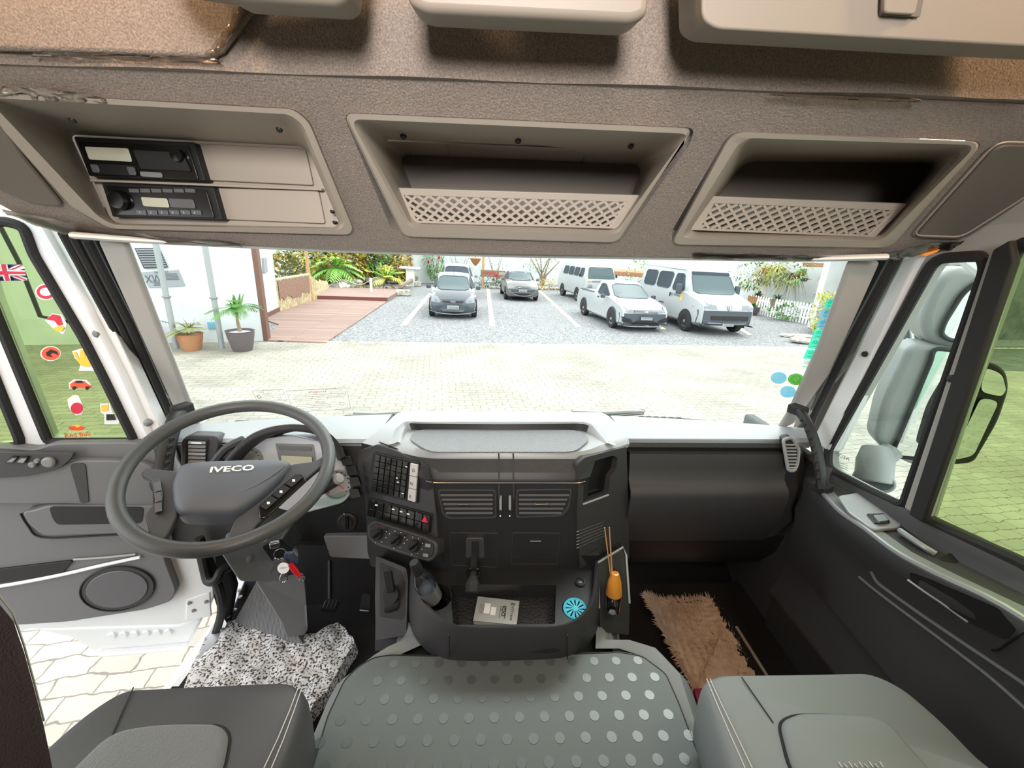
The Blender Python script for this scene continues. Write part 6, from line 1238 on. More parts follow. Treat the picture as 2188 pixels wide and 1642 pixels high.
# garden
def gg(u, v, dz=0): return G(u, v)+Vector((0, 0, dz))
sh = [((612, 622), 2.0, 1.7, 420, 'leaf_olive', 'grey-green bush behind the bamboo fence at its left end', 'leaf_gold'), ((690, 612), 2.4, 2.6, 560, 'leaf_yellow', 'yellow-green bush rising behind the bamboo post', 'leaf_gold'), ((740, 610), 2.0, 2.5, 520, 'leaf_yellow', 'bright yellow bush left of the pond', 'leaf_red'),
      ((772, 606), 1.6, 2.4, 420, 'leaf_gold', 'reddish gold bush behind the pond', 'leaf_red'), ((806, 606), 2.2, 2.6, 620, 'leaf_bright', 'bright green bush behind the lime fan plant', 'leaf_green'), ((848, 608), 1.9, 2.7, 560, 'leaf_gold', 'golden bush beside the grey garden wall', 'leaf_yellow'), ((650, 606), 2.6, 2.9, 560, 'leaf_green', 'dark green bush farthest left of the garden', 'leaf_dark')]
for i, (q_, w_, h_, n, m, lb, m2) in enumerate(sh): shrub(gg(*q_)+Vector((0, .6 if i else 0, 0)), w_, h_, n*2, m, 20+i, lb, .30, .07, m2=m2)
rr = random.Random(5)
g_ = gg(722, 616, .3); t = thing('broadleaf_plant', 'mid green jagged plant leaning over the pond edge', 'plant', g_); palm(t, 'leaf_bright', 16, 1.35, .05, rr, .0, .95, g_+Vector((0, 0, .7)), 9, name='leaves'); obj('stem', tube([g_-Vector((0, 0, .3)), g_+Vector((0, 0, .8))], .05, 8), 'bark', t)
g_ = gg(826, 620, .05); t = thing('fan_plant', 'large lime fan-leaved plant on the deck corner', 'plant', g_); palm(t, 'leaf_yellow', 15, 1.15, .045, rr, .05, .9, g_+Vector((0, 0, .55)), 8, name='leaves', droop=.3); palm(t, 'leaf_bright', 10, 1.0, .045, rr, .05, .9, g_+Vector((0, 0, .5)), 8, name='leaves', droop=.3)
bm = B_()
for k in range(8): a = rr.uniform(0, 6.28); tube([g_+Vector((math.cos(a)*.5, math.sin(a)*.3, 0)), g_+Vector((math.cos(a)*.15, 0, .3)), g_+Vector((0, 0, .6))], .025, 6, bm=bm)
obj('aerial_root', bm, 'wood_post', t)
g_ = gg(752, 608, .1); t = thing('pink_plant', 'small pink-leaved plant between the rocks', 'plant', g_); blades(t, 'leaf_red', 26, .7, .05, rr, .2, 1, g_+Vector((0, 0, .3)))
# pond and stones
pc = G(775, 617); bm = lathe([(1.3, .0), (1.3, .02), (.0001, .02)], pc+Vector((0, 0, .05)), (0, 0, 1), 28); o = obj('pond', bm, 'water'); tag(o, 'small brown water pond among white stones', 'pond')
def stone(p, s, seed, label, grp='white garden stones', m='rock'):
    rr = random.Random(seed); bm = B_(); bmesh.ops.create_icosphere(bm, subdivisions=2, radius=1)
    for v in bm.verts: 
        k = 1+.18*math.sin(v.co.x*3+seed)+.12*math.cos(v.co.y*5+seed*2)+rr.uniform(-.06, .06); v.co = Vector((v.co.x*s[0]*k, v.co.y*s[1]*k, v.co.z*s[2]*k))+Vector(p)+Vector((0, 0, s[2]*.8))
    o = obj('stone', bm, m, ang=25); tag(o, label, 'stone', grp); return o
rr = random.Random(8)
spots = [(712, 618), (722, 620), (734, 621), (745, 617), (752, 611), (760, 606), (768, 603), (778, 606), (788, 604), (797, 608), (740, 612), (728, 615), (806, 610), (765, 612)]
NTH = ['leftmost', 'second from the left', 'third from the left', 'fourth from the left', 'fifth from the left', 'sixth from the left', 'seventh from the left', 'eighth from the left', 'seventh from the right', 'sixth from the right', 'fifth from the right', 'fourth from the right', 'third from the right', 'second from the right', 'rightmost']
spots.sort()
for i, (u, v) in enumerate(spots): stone(gg(u, v), (rr.uniform(.28, .5), rr.uniform(.25, .4), rr.uniform(.14, .3)), i, 'pale stone ringing the garden pond, '+(NTH[i] if i < 8 else NTH[i+1]), 'stones around the pond')
t = thing('rope_post', 'short white post with a rope on the upper deck', 'post', gg(794, 632, .17)); obj('post', tube([gg(794, 632, .17), gg(794, 632, .80)], .06, 8), 'white', t, bevel=.01); obj('rope', tube(cr([gg(794, 632, .72), gg(770, 627, .40), gg(740, 622, .55)], 6), .02, 6), 'bamboo', t)
t = thing('log_bench', 'low dark timber beam on stone feet at the edge of the gravel', 'beam', gg(862, 632)); obj('beam', tube([gg(855, 628, .35), gg(890, 606, .35)], .13, 6), 'bark', t, bevel=.02); obj('foot', box(gg(862, 632, .14), (.7, .4, .28), Rz(20)), 'rock', t, bevel=.05); obj('foot', box(gg(888, 612, .14), (.6, .4, .28), Rz(20)), 'rock', t, bevel=.05)
t = thing('pedestal_table', 'white pedestal table beside the golden bush', 'table', gg(877, 612)); p = gg(877, 612); obj('top', box(p+Vector((0, 0, 1.06)), (1.1, .8, .10)), 'white', t, bevel=.03); obj('leg', box(p+Vector((0, 0, .5)), (.45, .35, 1.02)), 'white', t, bevel=.03)
# far wall
for a_, b_ in (((-13, 27.6), (-3, 31)), ((-3, 31), (6, 32.5)), ((6, 32.5), (17, 30.0))): st(obj('wall_far', slab([(*a_, 0), (*b_, 0), (*b_, 3.2), (*a_, 3.2)], (0, .25, 0)), 'ext_white'), 'white boundary wall behind the parked cars')
st(obj('wall_far', slab([G(868, 612)+Vector((-.3, 1.6, 0)), G(934, 608)+Vector((0, 1.6, 0)), G(934, 608)+Vector((0, 1.6, 2.8)), G(868, 612)+Vector((-.3, 1.6, 2.8))], (0, .2, 0)), 'ext_white'), 'pale grey garden wall panel')
fb_ = shrub(gg(931, 607), 1.3, 2.9, 900, 'leaf_green', 41, 'tall upright green bush with red flowers behind the dark car', .2, .03, m2='leaf_bright', group=None)
for i, (u, v) in enumerate(((915, 560), (938, 551))):
    bm = B_(); pf_ = G(u, v, y=ORG[fb_.name].y-.75)
    for k in range(9): leaf(bm, pf_, rv(random.Random(k+i), -.6, 1), .16, .06, .2, 2)
    obj('flower', bm, 'flower_red', fb_, recalc=False, ang=180, label='red flower')
shrub(G(975, 610)+Vector((0, 2, 0)), 2.4, 2.6, 260, 'leaf_olive', 43, 'thin pale shrub behind the silver car', .15, .03, group=None)
shrub(G(1058, 613)+Vector((0, 1, 0)), 2.0, 2.8, 220, 'leaf_olive', 44, 'thin bare shrub above the wooden sign', .15, .03, group=None)
shrub(G(1052, 615), 2.0, .85, 420, 'leaf_dark', 45, 'low dark green bush under the wooden sign', .14, .04, group=None, trunk=False)
shrub(G(1155, 614)+Vector((0, 0, .9)), 3.2, 2.2, 420, 'leaf_olive', 46, 'wide thin tree between the grey car and the white bus', .17, .03, group=None)
shrub(G(1170, 618), 2.6, .6, 420, 'leaf_gold', 47, 'low yellowish plants along the far wall right of the grey car', .14, .04, group=None, trunk=False)
obj_ = thing('branching_tree', 'bare forked trunk between the grey car and the white bus', 'tree', G(1158, 614)); q_ = ORG[obj_.name]; bm = B_()
for a, b in ((-.9, 1.9), (-.3, 2.3), (.5, 2.2), (1.1, 1.8)): tube([q_, q_+Vector((a*.2, 0, .8)), q_+Vector((a, 0, b))], [.09, .06, .02], 6, bm=bm)
obj('trunk', bm, 'bark', obj_)
rr = random.Random(15)
for i in range(9): stone(gg(1052+i*14+(30 if i > 3 else 0), 617+i*.3), (.2, .16, .1), 60+i, 'small pale stone bordering the bed at the far wall, '+(NTH[i] if i < 5 else NTH[i+6]), 'bed border stones')
t = thing('wooden_sign', 'wooden board sign with red lettering and arrow between the cars', 'sign', gg(1031, 616)); p = gg(1031, 616); obj('post', tube([p, p+Vector((0, 0, 3.1))], .07, 8), 'wood_post', t)
SP = plane(p+Vector((0, -.1, 0)), (0, -1, 0)); sg_ = obj('board', slab([On(SP, *q_, 0, BW) for q_ in ((1027, 577), (1080, 579), (1080, 594), (1027, 591))], (0, .06, 0)), 'bamboo_dark', t, bevel=.01)
text('CAFÉ', On(SP, 1044, 583, .01, BW), (1, 0, 0), (0, 0, 1), .17, 'red', t, width=.75); obj('arrow', slab([On(SP, *q_, .012, BW) for q_ in ((1054, 590), (1060, 588), (1058, 585), (1066, 589), (1058, 594), (1060, 591))], (0, .01, 0)), 'red', t); obj('print', slab([On(SP, *q_, .012, BW) for q_ in ((1066, 582), (1078, 582), (1078, 588), (1066, 588))], (0, .01, 0)), 'taupe', t)
t = thing('bowl_lantern', 'small bowl lantern hanging on the far wall', 'lantern', G(1016, 560, y=28)); obj('bowl', lathe([(.05, -.35), (.25, -.12), (.36, .1), (.30, .14), (.0001, .14)], G(1016, 556, y=28), (0, 0, 1), 16), 'terracotta', t); obj('bracket', tube([G(1016, 545, y=28), G(1016, 552, y=28), G(1016, 553, y=29.4)], .03, 6), 'bark', t)
# parking lines
lines = [((862, 696), (920, 627), 'painted line left of the dark car'), ((1052, 698), (1043, 618), 'painted line between the dark car and the grey car'), ((1237, 700), (1153, 622), 'painted line right of the grey car'), ((1418, 704), (1370, 672), 'painted line end between pickup and van'), ((1602, 716), (1560, 690), 'painted line end right of the van')]
for a, b, lb in lines:
    A, Bq = G(*a), G(*b); d = (Bq-A).normalized(); s = Vector((d.y, -d.x, 0))*.09
    o = obj('parking_line', slab([A-s, A+s, Bq+s, Bq-s], (0, 0, .008)), 'line_paint'); tag(o, 'pale yellow '+lb, 'marking', 'parking lines')
# right garden: picket fence, wall, plants
fa, fb2 = G(1598, 668), G(1757, 700)
t = thing('picket_fence', 'white picket fence right of the large van', 'fence', fa); fd = (fb2-fa); N = 26; fdn = fd.normalized(); fn = Vector((fdn.y, -fdn.x, 0))
for i in range(N+1):
    p = fa.lerp(fb2, i/N); s = fdn*.045; obj('picket', slab([p-s, p+s, p+s+Vector((0, 0, .80)), p+Vector((0, 0, .87)), p-s+Vector((0, 0, .80))], fn*.03), 'white', t)
for z in (.22, .62): obj('rail', slab([fa+Vector((0, 0, z)), fb2+Vector((0, 0, z)), fb2+Vector((0, 0, z+.07)), fa+Vector((0, 0, z+.07))], -fn*.03), 'white', t)
ga, gb = fa+fn*-2.6+Vector((-1.5, 3, 0)), fb2-fn*2.6+Vector((1.2, -.5, 0))
st(obj('wall_right', slab([ga, gb, gb+Vector((0, 0, 3.2)), ga+Vector((0, 0, 3.2))], -fn*.25), 'ext_white'), 'white garden wall behind the picket fence')
GW_ = plane(ga, fn if (C0-ga).dot(fn) > 0 else -fn)
for i, (u, v, lb, m2) in enumerate(((1608, 585, 'bush right behind the large van roof', 'leaf_yellow'), (1650, 575, 'bushy green plant with orange flowers beside the van', 'leaf_olive'), (1690, 575, 'mid green hanging fern on the garden wall', 'leaf_bright'))):
    p = On(GW_, u, v, .95, BW); shrub(p-Vector((0, 0, .9)), 1.6, 1.9, 380, 'leaf_olive' if i else 'leaf_green', 70+i, lb, .2, .03, m2=m2, trunk=False)
rr = random.Random(31)
def hang(u, v, lb, r=.2, m='leaf_olive', base=0, n=26, L=.5, potm='terracotta', dr=1.3):
    p = On(GW_, u, v, .35, BW); t = thing('hanging_pot', lb, 'potted plant', p-Vector((0, 0, .1)), 'pots on the garden wall'); pot(t, p-Vector((0, 0, .1)), r, r*1.0, potm); blades(t, m, n, L, .022, rr, -.1, .9, p+Vector((0, 0, r*.8)), dr)
    obj('wall_hook', tube([p+Vector((0, 0, 0)), p-GW_[1]*.36], .012, 5), 'bark', t)
hang(1712, 585, 'orange pot on the garden wall, leftmost of the upper row', m='leaf_bright'); hang(1703, 592, 'small dark red pot under the orange pot', .15, potm='leaf_red', n=8, L=.2); hang(1719, 597, 'small dark pot right of the orange pot, lowest of the row', .15, potm='pot_dark', n=8, L=.2)
hang(1766, 590, 'terracotta pot beside the white pillar', .17); hang(1690, 592, 'pot with long trailing grey-green strands', .15, 'leaf_olive', n=50, L=1.1, dr=1.6); hang(1664, 578, 'pot of trailing yellow-green fronds next to the van', .17, 'leaf_yellow', n=50, L=1.2, dr=1.5); hang(1636, 578, 'pot with gold drooping fronds just right of the van roof', .17, 'leaf_gold', n=50, L=1.3, dr=1.5)
for (u, v, lb, m, r) in ((1617, 625, 'wide brown planter behind the fence left end', 'terracotta', .42), (1660, 632, 'dark planter in the middle behind the picket fence', 'bark', .32)):
    p = On(GW_, u, v+20, 1.5, BW); p.z = .0; t = thing('planter', lb, 'planter', p); pot(t, p, r, .8, m); blades(t, 'leaf_dark', 40, .7, .035, rr, .1, 1, p+Vector((0, 0, .78)), .5)
p = On(GW_, 1755, 650, .9, BW); p.z = 0; t = thing('stone_urn', 'pale round urn on a stone base beside the white pillar', 'urn', p); obj('base', lathe([(.26, 0), (.22, .1), (.2, .5), (.26, .62), (.0001, .62)], p, (0, 0, 1), 16), 'rock', t)
pot(t, p+Vector((0, 0, .62)), .36, .6, 'sign_grey'); blades(t, 'leaf_green', 36, .6, .03, rr, .2, 1, p+Vector((0, 0, 1.2)), .5)
shrub(On(GW_, 1715, 668, 1.2, BW)*1.0-Vector((0, 0, On(GW_, 1715, 668, 1.2, BW).z)), 3.4, .75, 420, 'leaf_green', 90, 'low green hedge plants directly behind the picket fence', .2, .04, group=None, trunk=False, d_=1.0)
p = G(1748, 712); shrub(p, .9, 1.5, 300, 'leaf_yellow', 91, 'yellow-green fern bush in front of the fence right end', .22, .03, group=None, trunk=False)
p = G(1606, 673); t = thing('potted_bush', 'dark round pot with green bush touching the white van', 'potted plant', p); pot(t, p, .30, .36, 'pot_dark'); blades(t, 'leaf_green', 40, .55, .03, rr, .3, 1, p+Vector((0, 0, .34)), .3)
o = obj('lettered_board', slab([On(GW_, *q_, .05, BW) for q_ in ((1716, 561), (1778, 563), (1778, 572), (1716, 570))], GW_[1]*.03), 'tile', bevel=.01); tag(o, 'orange lettered board at the top of the garden wall', 'sign')
pa = G(1738, 706)
st(obj('wall_pillar', box(pa+Vector((.50, .3, 2.6)), (.75, .6, 5.2), Rz(-20)), 'ext_white', bevel=.02), 'white square pillar at the right of the yard')
for i, (u, v, s) in enumerate(((1702, 721, (.55, .16, .07)), (1703, 733, (.25, .2, .12)), (1720, 735, (.2, .18, .1)))): stone(G(u, v), s, 80+i, ('long flat pale stone', 'round pale stone, left of a pair', 'round pale stone, right of a pair')[i]+' at the gravel edge', 'stones at the gravel edge')
# dark cliff wall with white branches seen through the quarter pane
ra, rb = G(1868, 742), G(2230, 726)
st(obj('wall_right', slab([ra+Vector((-.2, 1.0, 0)), rb, rb+Vector((0, 0, 5.5)), ra+Vector((-.2, 1.0, 5.5))], (.2, .3, 0)), 'wall_grey'), 'grey rendered wall at the far right')
RWp = plane(ra+Vector((-.2, 1.0, 0)), Vector((rb-ra-Vector((-.2, 1, 0))).cross(Vector((0, 0, 1))))); RWp = RWp if (C0-RWp[0]).dot(RWp[1]) > 0 else (RWp[0], -RWp[1])
t = thing('branch_screen', 'white bare branches fixed on the grey wall', 'branches', On(RWp, 1960, 735, .1, BW))
for pth in ([(1952, 735), (1945, 700), (1930, 660), (1915, 620)], [(1945, 700), (1962, 690), (1975, 640), (1990, 560)], [(1975, 730), (1968, 715), (1950, 650)], [(1915, 735), (1908, 712), (1930, 690), (1925, 640)], [(1985, 545), (1990, 590), (2010, 640)], [(1910, 570), (1940, 590), (1990, 600)], [(1930, 740), (1938, 725), (1962, 735)]):
    obj('branch', tube(cr([On(RWp, *q_, .12, BW) for q_ in pth], 4), [.05]*4+[.04]*4+[.03]*4+[.02] if len(pth) == 4 else .035, 6), 'white', t)
t = thing('gable_window', 'white framed triangular window on the grey wall', 'window', On(RWp, 1950, 655, .05, BW)); q3 = [On(RWp, *q_, .05, BW) for q_ in ((1925, 655), (1980, 595), (1990, 600), (1985, 655))]
obj('frame', tube(q3, .05, 6, closed=True), 'white', t); obj('pane', slab(q3, -RWp[1]*.02), 'car_glass', t)
t = thing('easel_sign', 'small white standing sign with a red panel near the grey wall', 'sign', G(1900, 752)); p = G(1900, 752)
for a in (-.18, .18):
    for b in (-.15, .2): obj('leg', tube([p+Vector((a*1.3, b, 0)), p+Vector((a*.9, 0, .85))], .02, 6), 'white', t)
obj('panel', box(p+Vector((0, -.10, .45)), (.36, .03, .30)), 'st_red', t, bevel=.01); obj('rail', box(p+Vector((0, -.13, .22)), (.42, .03, .04)), 'white', t)
st(obj('trim_24', slab([G(1880, 762), G(2050, 790), G(2400, 800), G(2400, 740), G(1880, 742)], (0, 0, .012)), 'wall_grey'), 'smooth grey strip of pavement in front of the grey wall')
# small tiled roof over the wall behind the van and pickup
t = thing('tiled_roof', 'strip of tiled roof showing between the white vans', 'roof', G(1340, 560, y=26)); bm = B_()
for i in range(14): tube([G(1282+i*8.5, 583+i*.5, y=27), G(1284+i*8.5, 577+i*.5, y=29)], .16, 8, bm=bm)
obj('tiles', bm, 'tile', t); shrub(G(1356, 640, y=27)*1.0, 1.6, 2.6, 320, 'leaf_bright', 95, 'bright green bush just left of the large van roof', .2, .04, group=None, trunk=False)
from mathutils.bvhtree import BVHTree
# ================================================================= cars (front faces -Y in their own frame)
def car(name, label, loc, rot, secs, W, m, parts, cat='car'):
    t = thing(name, label, cat, loc); R = Rz(rot); L0 = Vector(loc)
    def X(p): return L0+R @ Vector(p)
    rows = []
    for (y, zl, zm, zb, zt, wl_, wb, wt) in secs:
        h = [(wl_*.9, zl), (wl_, zl+.08), (W/2*min(1, wl_/(W/2)+.02), zm), (wb, zb), (wt+(wb-wt)*.08, zt-.06), (wt*.93, zt-.012), (wt*.5, zt+.012), (0, zt+.02)]
        ring_ = [X((a, y, z)) for a, z in h]+[X((-a, y, z)) for a, z in h[:-1][::-1]]; rows.append(ring_)
    bb = loft(rows, True, True); bmesh.ops.triangulate(bb, faces=bb.faces[:]); obj('body', bb, m, t, ang=28)
    bvh_bm = B_(); loft([[Vector(q) for q in r] for r in rows], True, True, bvh_bm); bmesh.ops.triangulate(bvh_bm, faces=bvh_bm.faces[:]); bvh = BVHTree.FromBMesh(bvh_bm); bvh_bm.free()
    def snap(p, side):
        d = R @ (Vector((-1 if p[0] > 0 else 1, 0, 0)) if side else Vector((0, 1, 0)))
        o_ = X(p)-d*2.0; h = bvh.ray_cast(o_, d, 4.0); return (h[0]-d*.012) if h[0] else X(p)
    def pan_(pts, mm, nm, th_=.03, par=None, bev=0, r=0, lb=None, up=.0, n_=7, seal=False):
        side = (min(p[0] for p in pts) > .5 or max(p[0] for p in pts) < -.5) and max(p[1] for p in pts)-min(p[1] for p in pts) > .35
        if len(pts) == 4:
            rows_ = []
            a, b, c, d = [Vector(p) for p in pts]
            for i in range(n_+1):
                u = i/n_; rr_ = []
                for j in range(n_+1):
                    v = j/n_; uu, vv = u, v
                    if r and i in (0, n_) and j in (0, n_): uu = .06 if i == 0 else .94; vv = .06 if j == 0 else .94
                    rr_.append(snap(a.lerp(b, uu).lerp(d.lerp(c, uu), vv), side)+(R @ Vector((0, -up, 0))))
                rows_.append(rr_)
            dd = R @ (Vector((1 if pts[0][0] < 0 else -1, 0, 0)) if side else Vector((0, 1, 0)))
            o_ = obj(nm, shell(rows_, dd*.03), mm, par or t, label=lb)
            if seal or side: obj('window_seal', tube(rows_[0][:-1]+[q[-1] for q in rows_][:-1]+rows_[-1][::-1][:-1]+[q[0] for q in rows_][::-1][:-1], .013, 5, closed=True), 'bumper', o_)
            return o_
        q_ = []
        N_ = len(pts)
        for i in range(N_):
            a, b = Vector(pts[i]), Vector(pts[(i+1) % N_])
            for k in range(3): q_.append(a.lerp(b, k/3))
        c = sum(q_, Vector())/len(q_); ring1 = [snap(p, side) for p in q_]
        rows_ = [ring1]+[[snap(c+(p-c)*k, side) for p in q_] for k in (.66, .33, .02)]
        bm = loft(rows_, True, False)
        dd = R @ (Vector((1 if pts[0][0] < 0 else -1, 0, 0)) if side else Vector((0, 1, 0)))
        loft([ring1, [p+dd*.03 for p in ring1]], True, False, bm)
        return obj(nm, bm, mm, par or t, label=lb)
    def wheel(x, y, r, wd=.19, rimr=.66, rm='rimmetal'):
        s = 1 if x > 0 else -1; x = s*(W/2+.018); c = X((x, y, r)); ax = R @ Vector((s, 0, 0))
        w_ = obj('wheel', lathe([(r*.6, -wd), (r*.94, -wd), (r, -wd*.85), (r, -.02), (r*.95, 0), (rimr*r, .0), (rimr*r*.98, -.03), (.0001, -.035)], c, ax, 28), 'tyre', t)
        rim_ = obj('rim', lathe([(rimr*r*.97, -.028), (rimr*r*.9, -.012), (rimr*r*.3, -.02), (rimr*r*.2, .0), (.0001, .002)], c, ax, 24), rm, w_)
        x_, y_, z_ = frame_of(ax)
        for k in range(7): a = 2*math.pi*k/7; d1 = x_*math.cos(a)+y_*math.sin(a); d2 = x_*math.cos(a+.35)+y_*math.sin(a+.35); obj('rim_slot', slab([c+d1*rimr*r*.4+z_*-.008, c+d1*rimr*r*.8+z_*-.008, c+d2*rimr*r*.8+z_*-.008, c+d2*rimr*r*.4+z_*-.008], z_*.003), 'tyre', rim_)
        # dark wheel arch
        pts = [X((x-s*.010, y+math.cos(a)*r*1.22, max(.12, r+math.sin(a)*r*1.22))) for a in [math.pi*k/16 for k in range(17)]]
        obj('wheel_arch', slab(pts+[X((x-s*.010, y-r*1.22, .2)), X((x-s*.010, y+r*1.22, .2))], ax*-.02), 'tyre', t)
    def mirror(x, y, z, m_='bumper', s=(.16, .10, .14)):
        k = obj('door_mirror', box(X((x, y, z)), s, R), m_, t, bevel=.035, seg=3); return k
    parts(pan_, wheel, mirror, X, t, R)
    return t
def plate(txt, X, t, R, z, y, blue=False, w_=.40):
    p = obj('number_plate', slab([X((-w_/2, y, z-.065)), X((w_/2, y, z-.065)), X((w_/2, y, z+.065)), X((-w_/2, y, z+.065))], R @ Vector((0, -.012, 0))), 'plate', t, bevel=.004)
    if blue: obj('plate_band', slab([X((-w_/2, y-.013, z+.035)), X((w_/2, y-.013, z+.035)), X((w_/2, y-.013, z+.065)), X((-w_/2, y-.013, z+.065))], R @ Vector((0, -.003, 0))), 'key_blue', p)
    text(txt, X((0, y-.015, z-.01)), R @ Vector((1, 0, 0)), (0, 0, 1), .06, 'vent_dark', p, width=w_*.8)
# --- dark small hatchback
def ka(pan_, wheel, mirror, X, t, R):
    k = .0
    pan_([(-.60, .93, .935), (.60, .93, .935), (.50, 1.62, 1.345), (-.50, 1.62, 1.345)], 'car_glass', 'windscreen', .03, r=.06, seal=True, up=.025)
    for s in (-1, 1):
        pan_([(s*.745, 1.10, .96), (s*.735, 2.2, .98), (s*.60, 2.15, 1.33), (s*.59, 1.68, 1.32)], 'car_glass_dark', 'side_window', .04, r=.05)
        pan_([(s*.735, 2.28, .98), (s*.71, 3.0, 1.02), (s*.60, 2.85, 1.30), (s*.60, 2.25, 1.33)], 'car_glass_dark', 'side_window', .04, r=.05)
        wheel(s*.80, .62, .285); wheel(s*.80, 3.05, .285); mirror(s*.90, 1.15, .98)
        lb_ = pan_([(s*.80, .22, .78), (s*.78, .34, .84), (s*.60, .17, .82), (s*.40, .035, .60), (s*.48, .01, .54), (s*.74, .07, .58)], 'lamp_clear', 'headlight', .06, r=.06)
        obj('fog_lamp', lathe([(.065, 0), (.06, .02), (.0001, .02)], X((s*.66, .03, .36)), R @ Vector((0, -1, 0)), 16), 'bumper', t)
        obj('wiper', tube([X((s*.1-.05, .88, .95)), X((s*.1+.42*(1 if s > 0 else -1)-.05, .93, .985))], .012, 5), 'black', t)
    pan_([(-.34, .0, .56), (.34, .0, .56), (.36, .03, .62), (-.36, .03, .62)], 'black', 'upper_grille', .04); pan_([(-.30, -.03, .50), (.30, -.03, .50), (.47, .0, .33), (.38, .0, .24), (-.38, .0, .24), (-.47, .0, .33)], 'bumper', 'lower_grille', .05, bev=.01)
    for z in (.27, .31): obj('grille_bar', tube([X((-.36, -.035, z)), X((.36, -.035, z))], .010, 6), 'car_silver', t)
    obj('badge', slab([X((.10*math.cos(a), -.035, .60+.04*math.sin(a))) for a in [2*math.pi*i/18 for i in range(18)]], R @ Vector((0, -.01, 0))), 'lamp_clear', t)
    obj('bumper_trim', tube(cr([X((-.78, .12, .26)), X((-.5, -.02, .20)), X((0, -.05, .17)), X((.5, -.02, .20)), X((.78, .12, .26))], 4), .018, 6), 'car_silver', t)
    plate('CSI 6245', X, t, R, .40, -.045); obj('aerial', tube([X((0, 1.75, 1.43)), X((0, 1.8, 1.60))], .008, 5), 'black', t)
A, Bq = G(930, 676), G(1012, 676)
hatch = [(-.02, .30, .36, .50, .56, .55, .60, .50), (.02, .22, .34, .58, .66, .72, .74, .62), (.20, .20, .5, .74, .80, .78, .76, .66), (.86, .20, .55, .92, .97, .80, .76, .64), (1.02, .2, .58, .94, 1.00, .81, .765, .60), (1.62, .2, .58, .95, 1.36, .82, .77, .57), (2.3, .2, .58, .97, 1.43, .82, .77, .59), (3.1, .2, .58, 1.0, 1.36, .81, .75, .56), (3.5, .22, .58, .98, 1.10, .78, .72, .60), (3.66, .30, .6, .82, .86, .70, .66, .58)]
kc = (A+Bq)/2; car('hatchback_car', 'dark blue-grey hatchback parked nearest in the left bay', (kc.x+.0, kc.y-.62, 0), 5, hatch, 1.64, 'car_dark', ka)
# --- silver car behind it
def silv(pan_, wheel, mirror, X, t, R):
    pan_([(-.62, .98, .99), (.62, .98, .99), (.54, 1.62, 1.44), (-.54, 1.62, 1.44)], 'car_glass_dark', 'windscreen', .03, r=.06, seal=True, up=.025)
    for s in (-1, 1):
        wheel(s*.82, .65, .30); wheel(s*.82, 3.1, .30); mirror(s*.95, 1.2, 1.02, 'car_silver')
        pan_([(s*.775, 1.15, 1.0), (s*.765, 2.3, 1.02), (s*.63, 2.2, 1.42), (s*.62, 1.68, 1.42)], 'car_glass_dark', 'side_window', .04, r=.05)
        pan_([(s*.78, .10, .70), (s*.76, .2, .80), (s*.45, .06, .72), (s*.46, .02, .62)], 'lamp_clear', 'headlight', .05, r=.04)
    plate('KLM 1902', X, t, R, .42, -.05)
tall = [(y*1.04, a, b*1.04, c*1.06, d*1.08, e*1.03, f*1.03, g*1.06) for (y, a, b, c, d, e, f, g) in hatch]
car('silver_car', 'silver car mostly hidden behind the dark hatchback', (-1.9, 20.2, 0), 6, tall, 1.7, 'car_silver', silv)
# --- grey saloon pickup (front only shows)
def fie(pan_, wheel, mirror, X, t, R):
    pan_([(-.62, .98, .95), (.62, .98, .95), (.50, 1.62, 1.31), (-.50, 1.62, 1.31)], 'car_glass', 'windscreen', .03, r=.06, seal=True, up=.025)
    for s in (-1, 1):
        wheel(s*.79, .66, .285); wheel(s*.79, 3.3, .285); mirror(s*.90, 1.2, .97, 'car_grey')
        pan_([(s*.755, 1.15, .95), (s*.745, 2.15, .96), (s*.60, 2.0, 1.29), (s*.59, 1.66, 1.29)], 'car_glass_dark', 'side_window', .04, r=.05)
        pan_([(s*.76, .16, .70), (s*.66, .18, .76), (s*.42, .04, .68), (s*.38, .01, .60), (s*.74, .06, .58)], 'lamp_clear', 'headlight', .05, r=.05)
        obj('wiper', tube([X((s*.1-.05, .9, .96)), X((s*.1+.4*s-.05, .97, .99))], .012, 5), 'black', t)
    pan_([(-.26, .0, .60), (.26, .0, .60), (.30, .02, .69), (-.30, .02, .69)], 'black', 'grille', .04, r=.03); obj('grille_bar', tube([X((-.26, -.02, .645)), X((.26, -.02, .645))], .014, 6), 'chrome', t)
    obj('badge', slab([X((.10*math.cos(a), -.035, .645+.04*math.sin(a))) for a in [2*math.pi*i/18 for i in range(18)]], R @ Vector((0, -.01, 0))), 'lamp_clear', t)
    obj('lower_intake', tube(cr([X((-.55, .0, .40)), X((-.3, -.03, .28)), X((0, -.045, .25)), X((.3, -.03, .28)), X((.55, .0, .40))], 4), .022, 6), 'car_silver', t); pan_([(-.5, -.02, .38), (.5, -.02, .38), (.28, -.03, .28), (-.28, -.03, .28)], 'black', 'lower_grille', .03)
    pan_([(-.74, .0, .56), (.74, .0, .56), (.76, .0, .44), (-.76, .0, .44)], 'bumper', 'bumper_strip', .05, bev=.01); plate('BRA 3M01', X, t, R, .50, -.06)
fies = [(y, a, b, c*(.97 if y > .9 else 1), d*(.95 if y > .9 else 1), e, f, g) for (y, a, b, c, d, e, f, g) in hatch[:-2]]+[(3.9, .22, .56, .86, .92, .78, .74, .66), (4.1, .3, .58, .8, .84, .7, .68, .6)]
A, Bq = G(1080, 641), G(1148, 641); kc = (A+Bq)/2; car('grey_car', 'grey older car in the middle bay facing the truck', (kc.x, kc.y-.6, 0), 4, fies, 1.64, 'car_grey', fie)
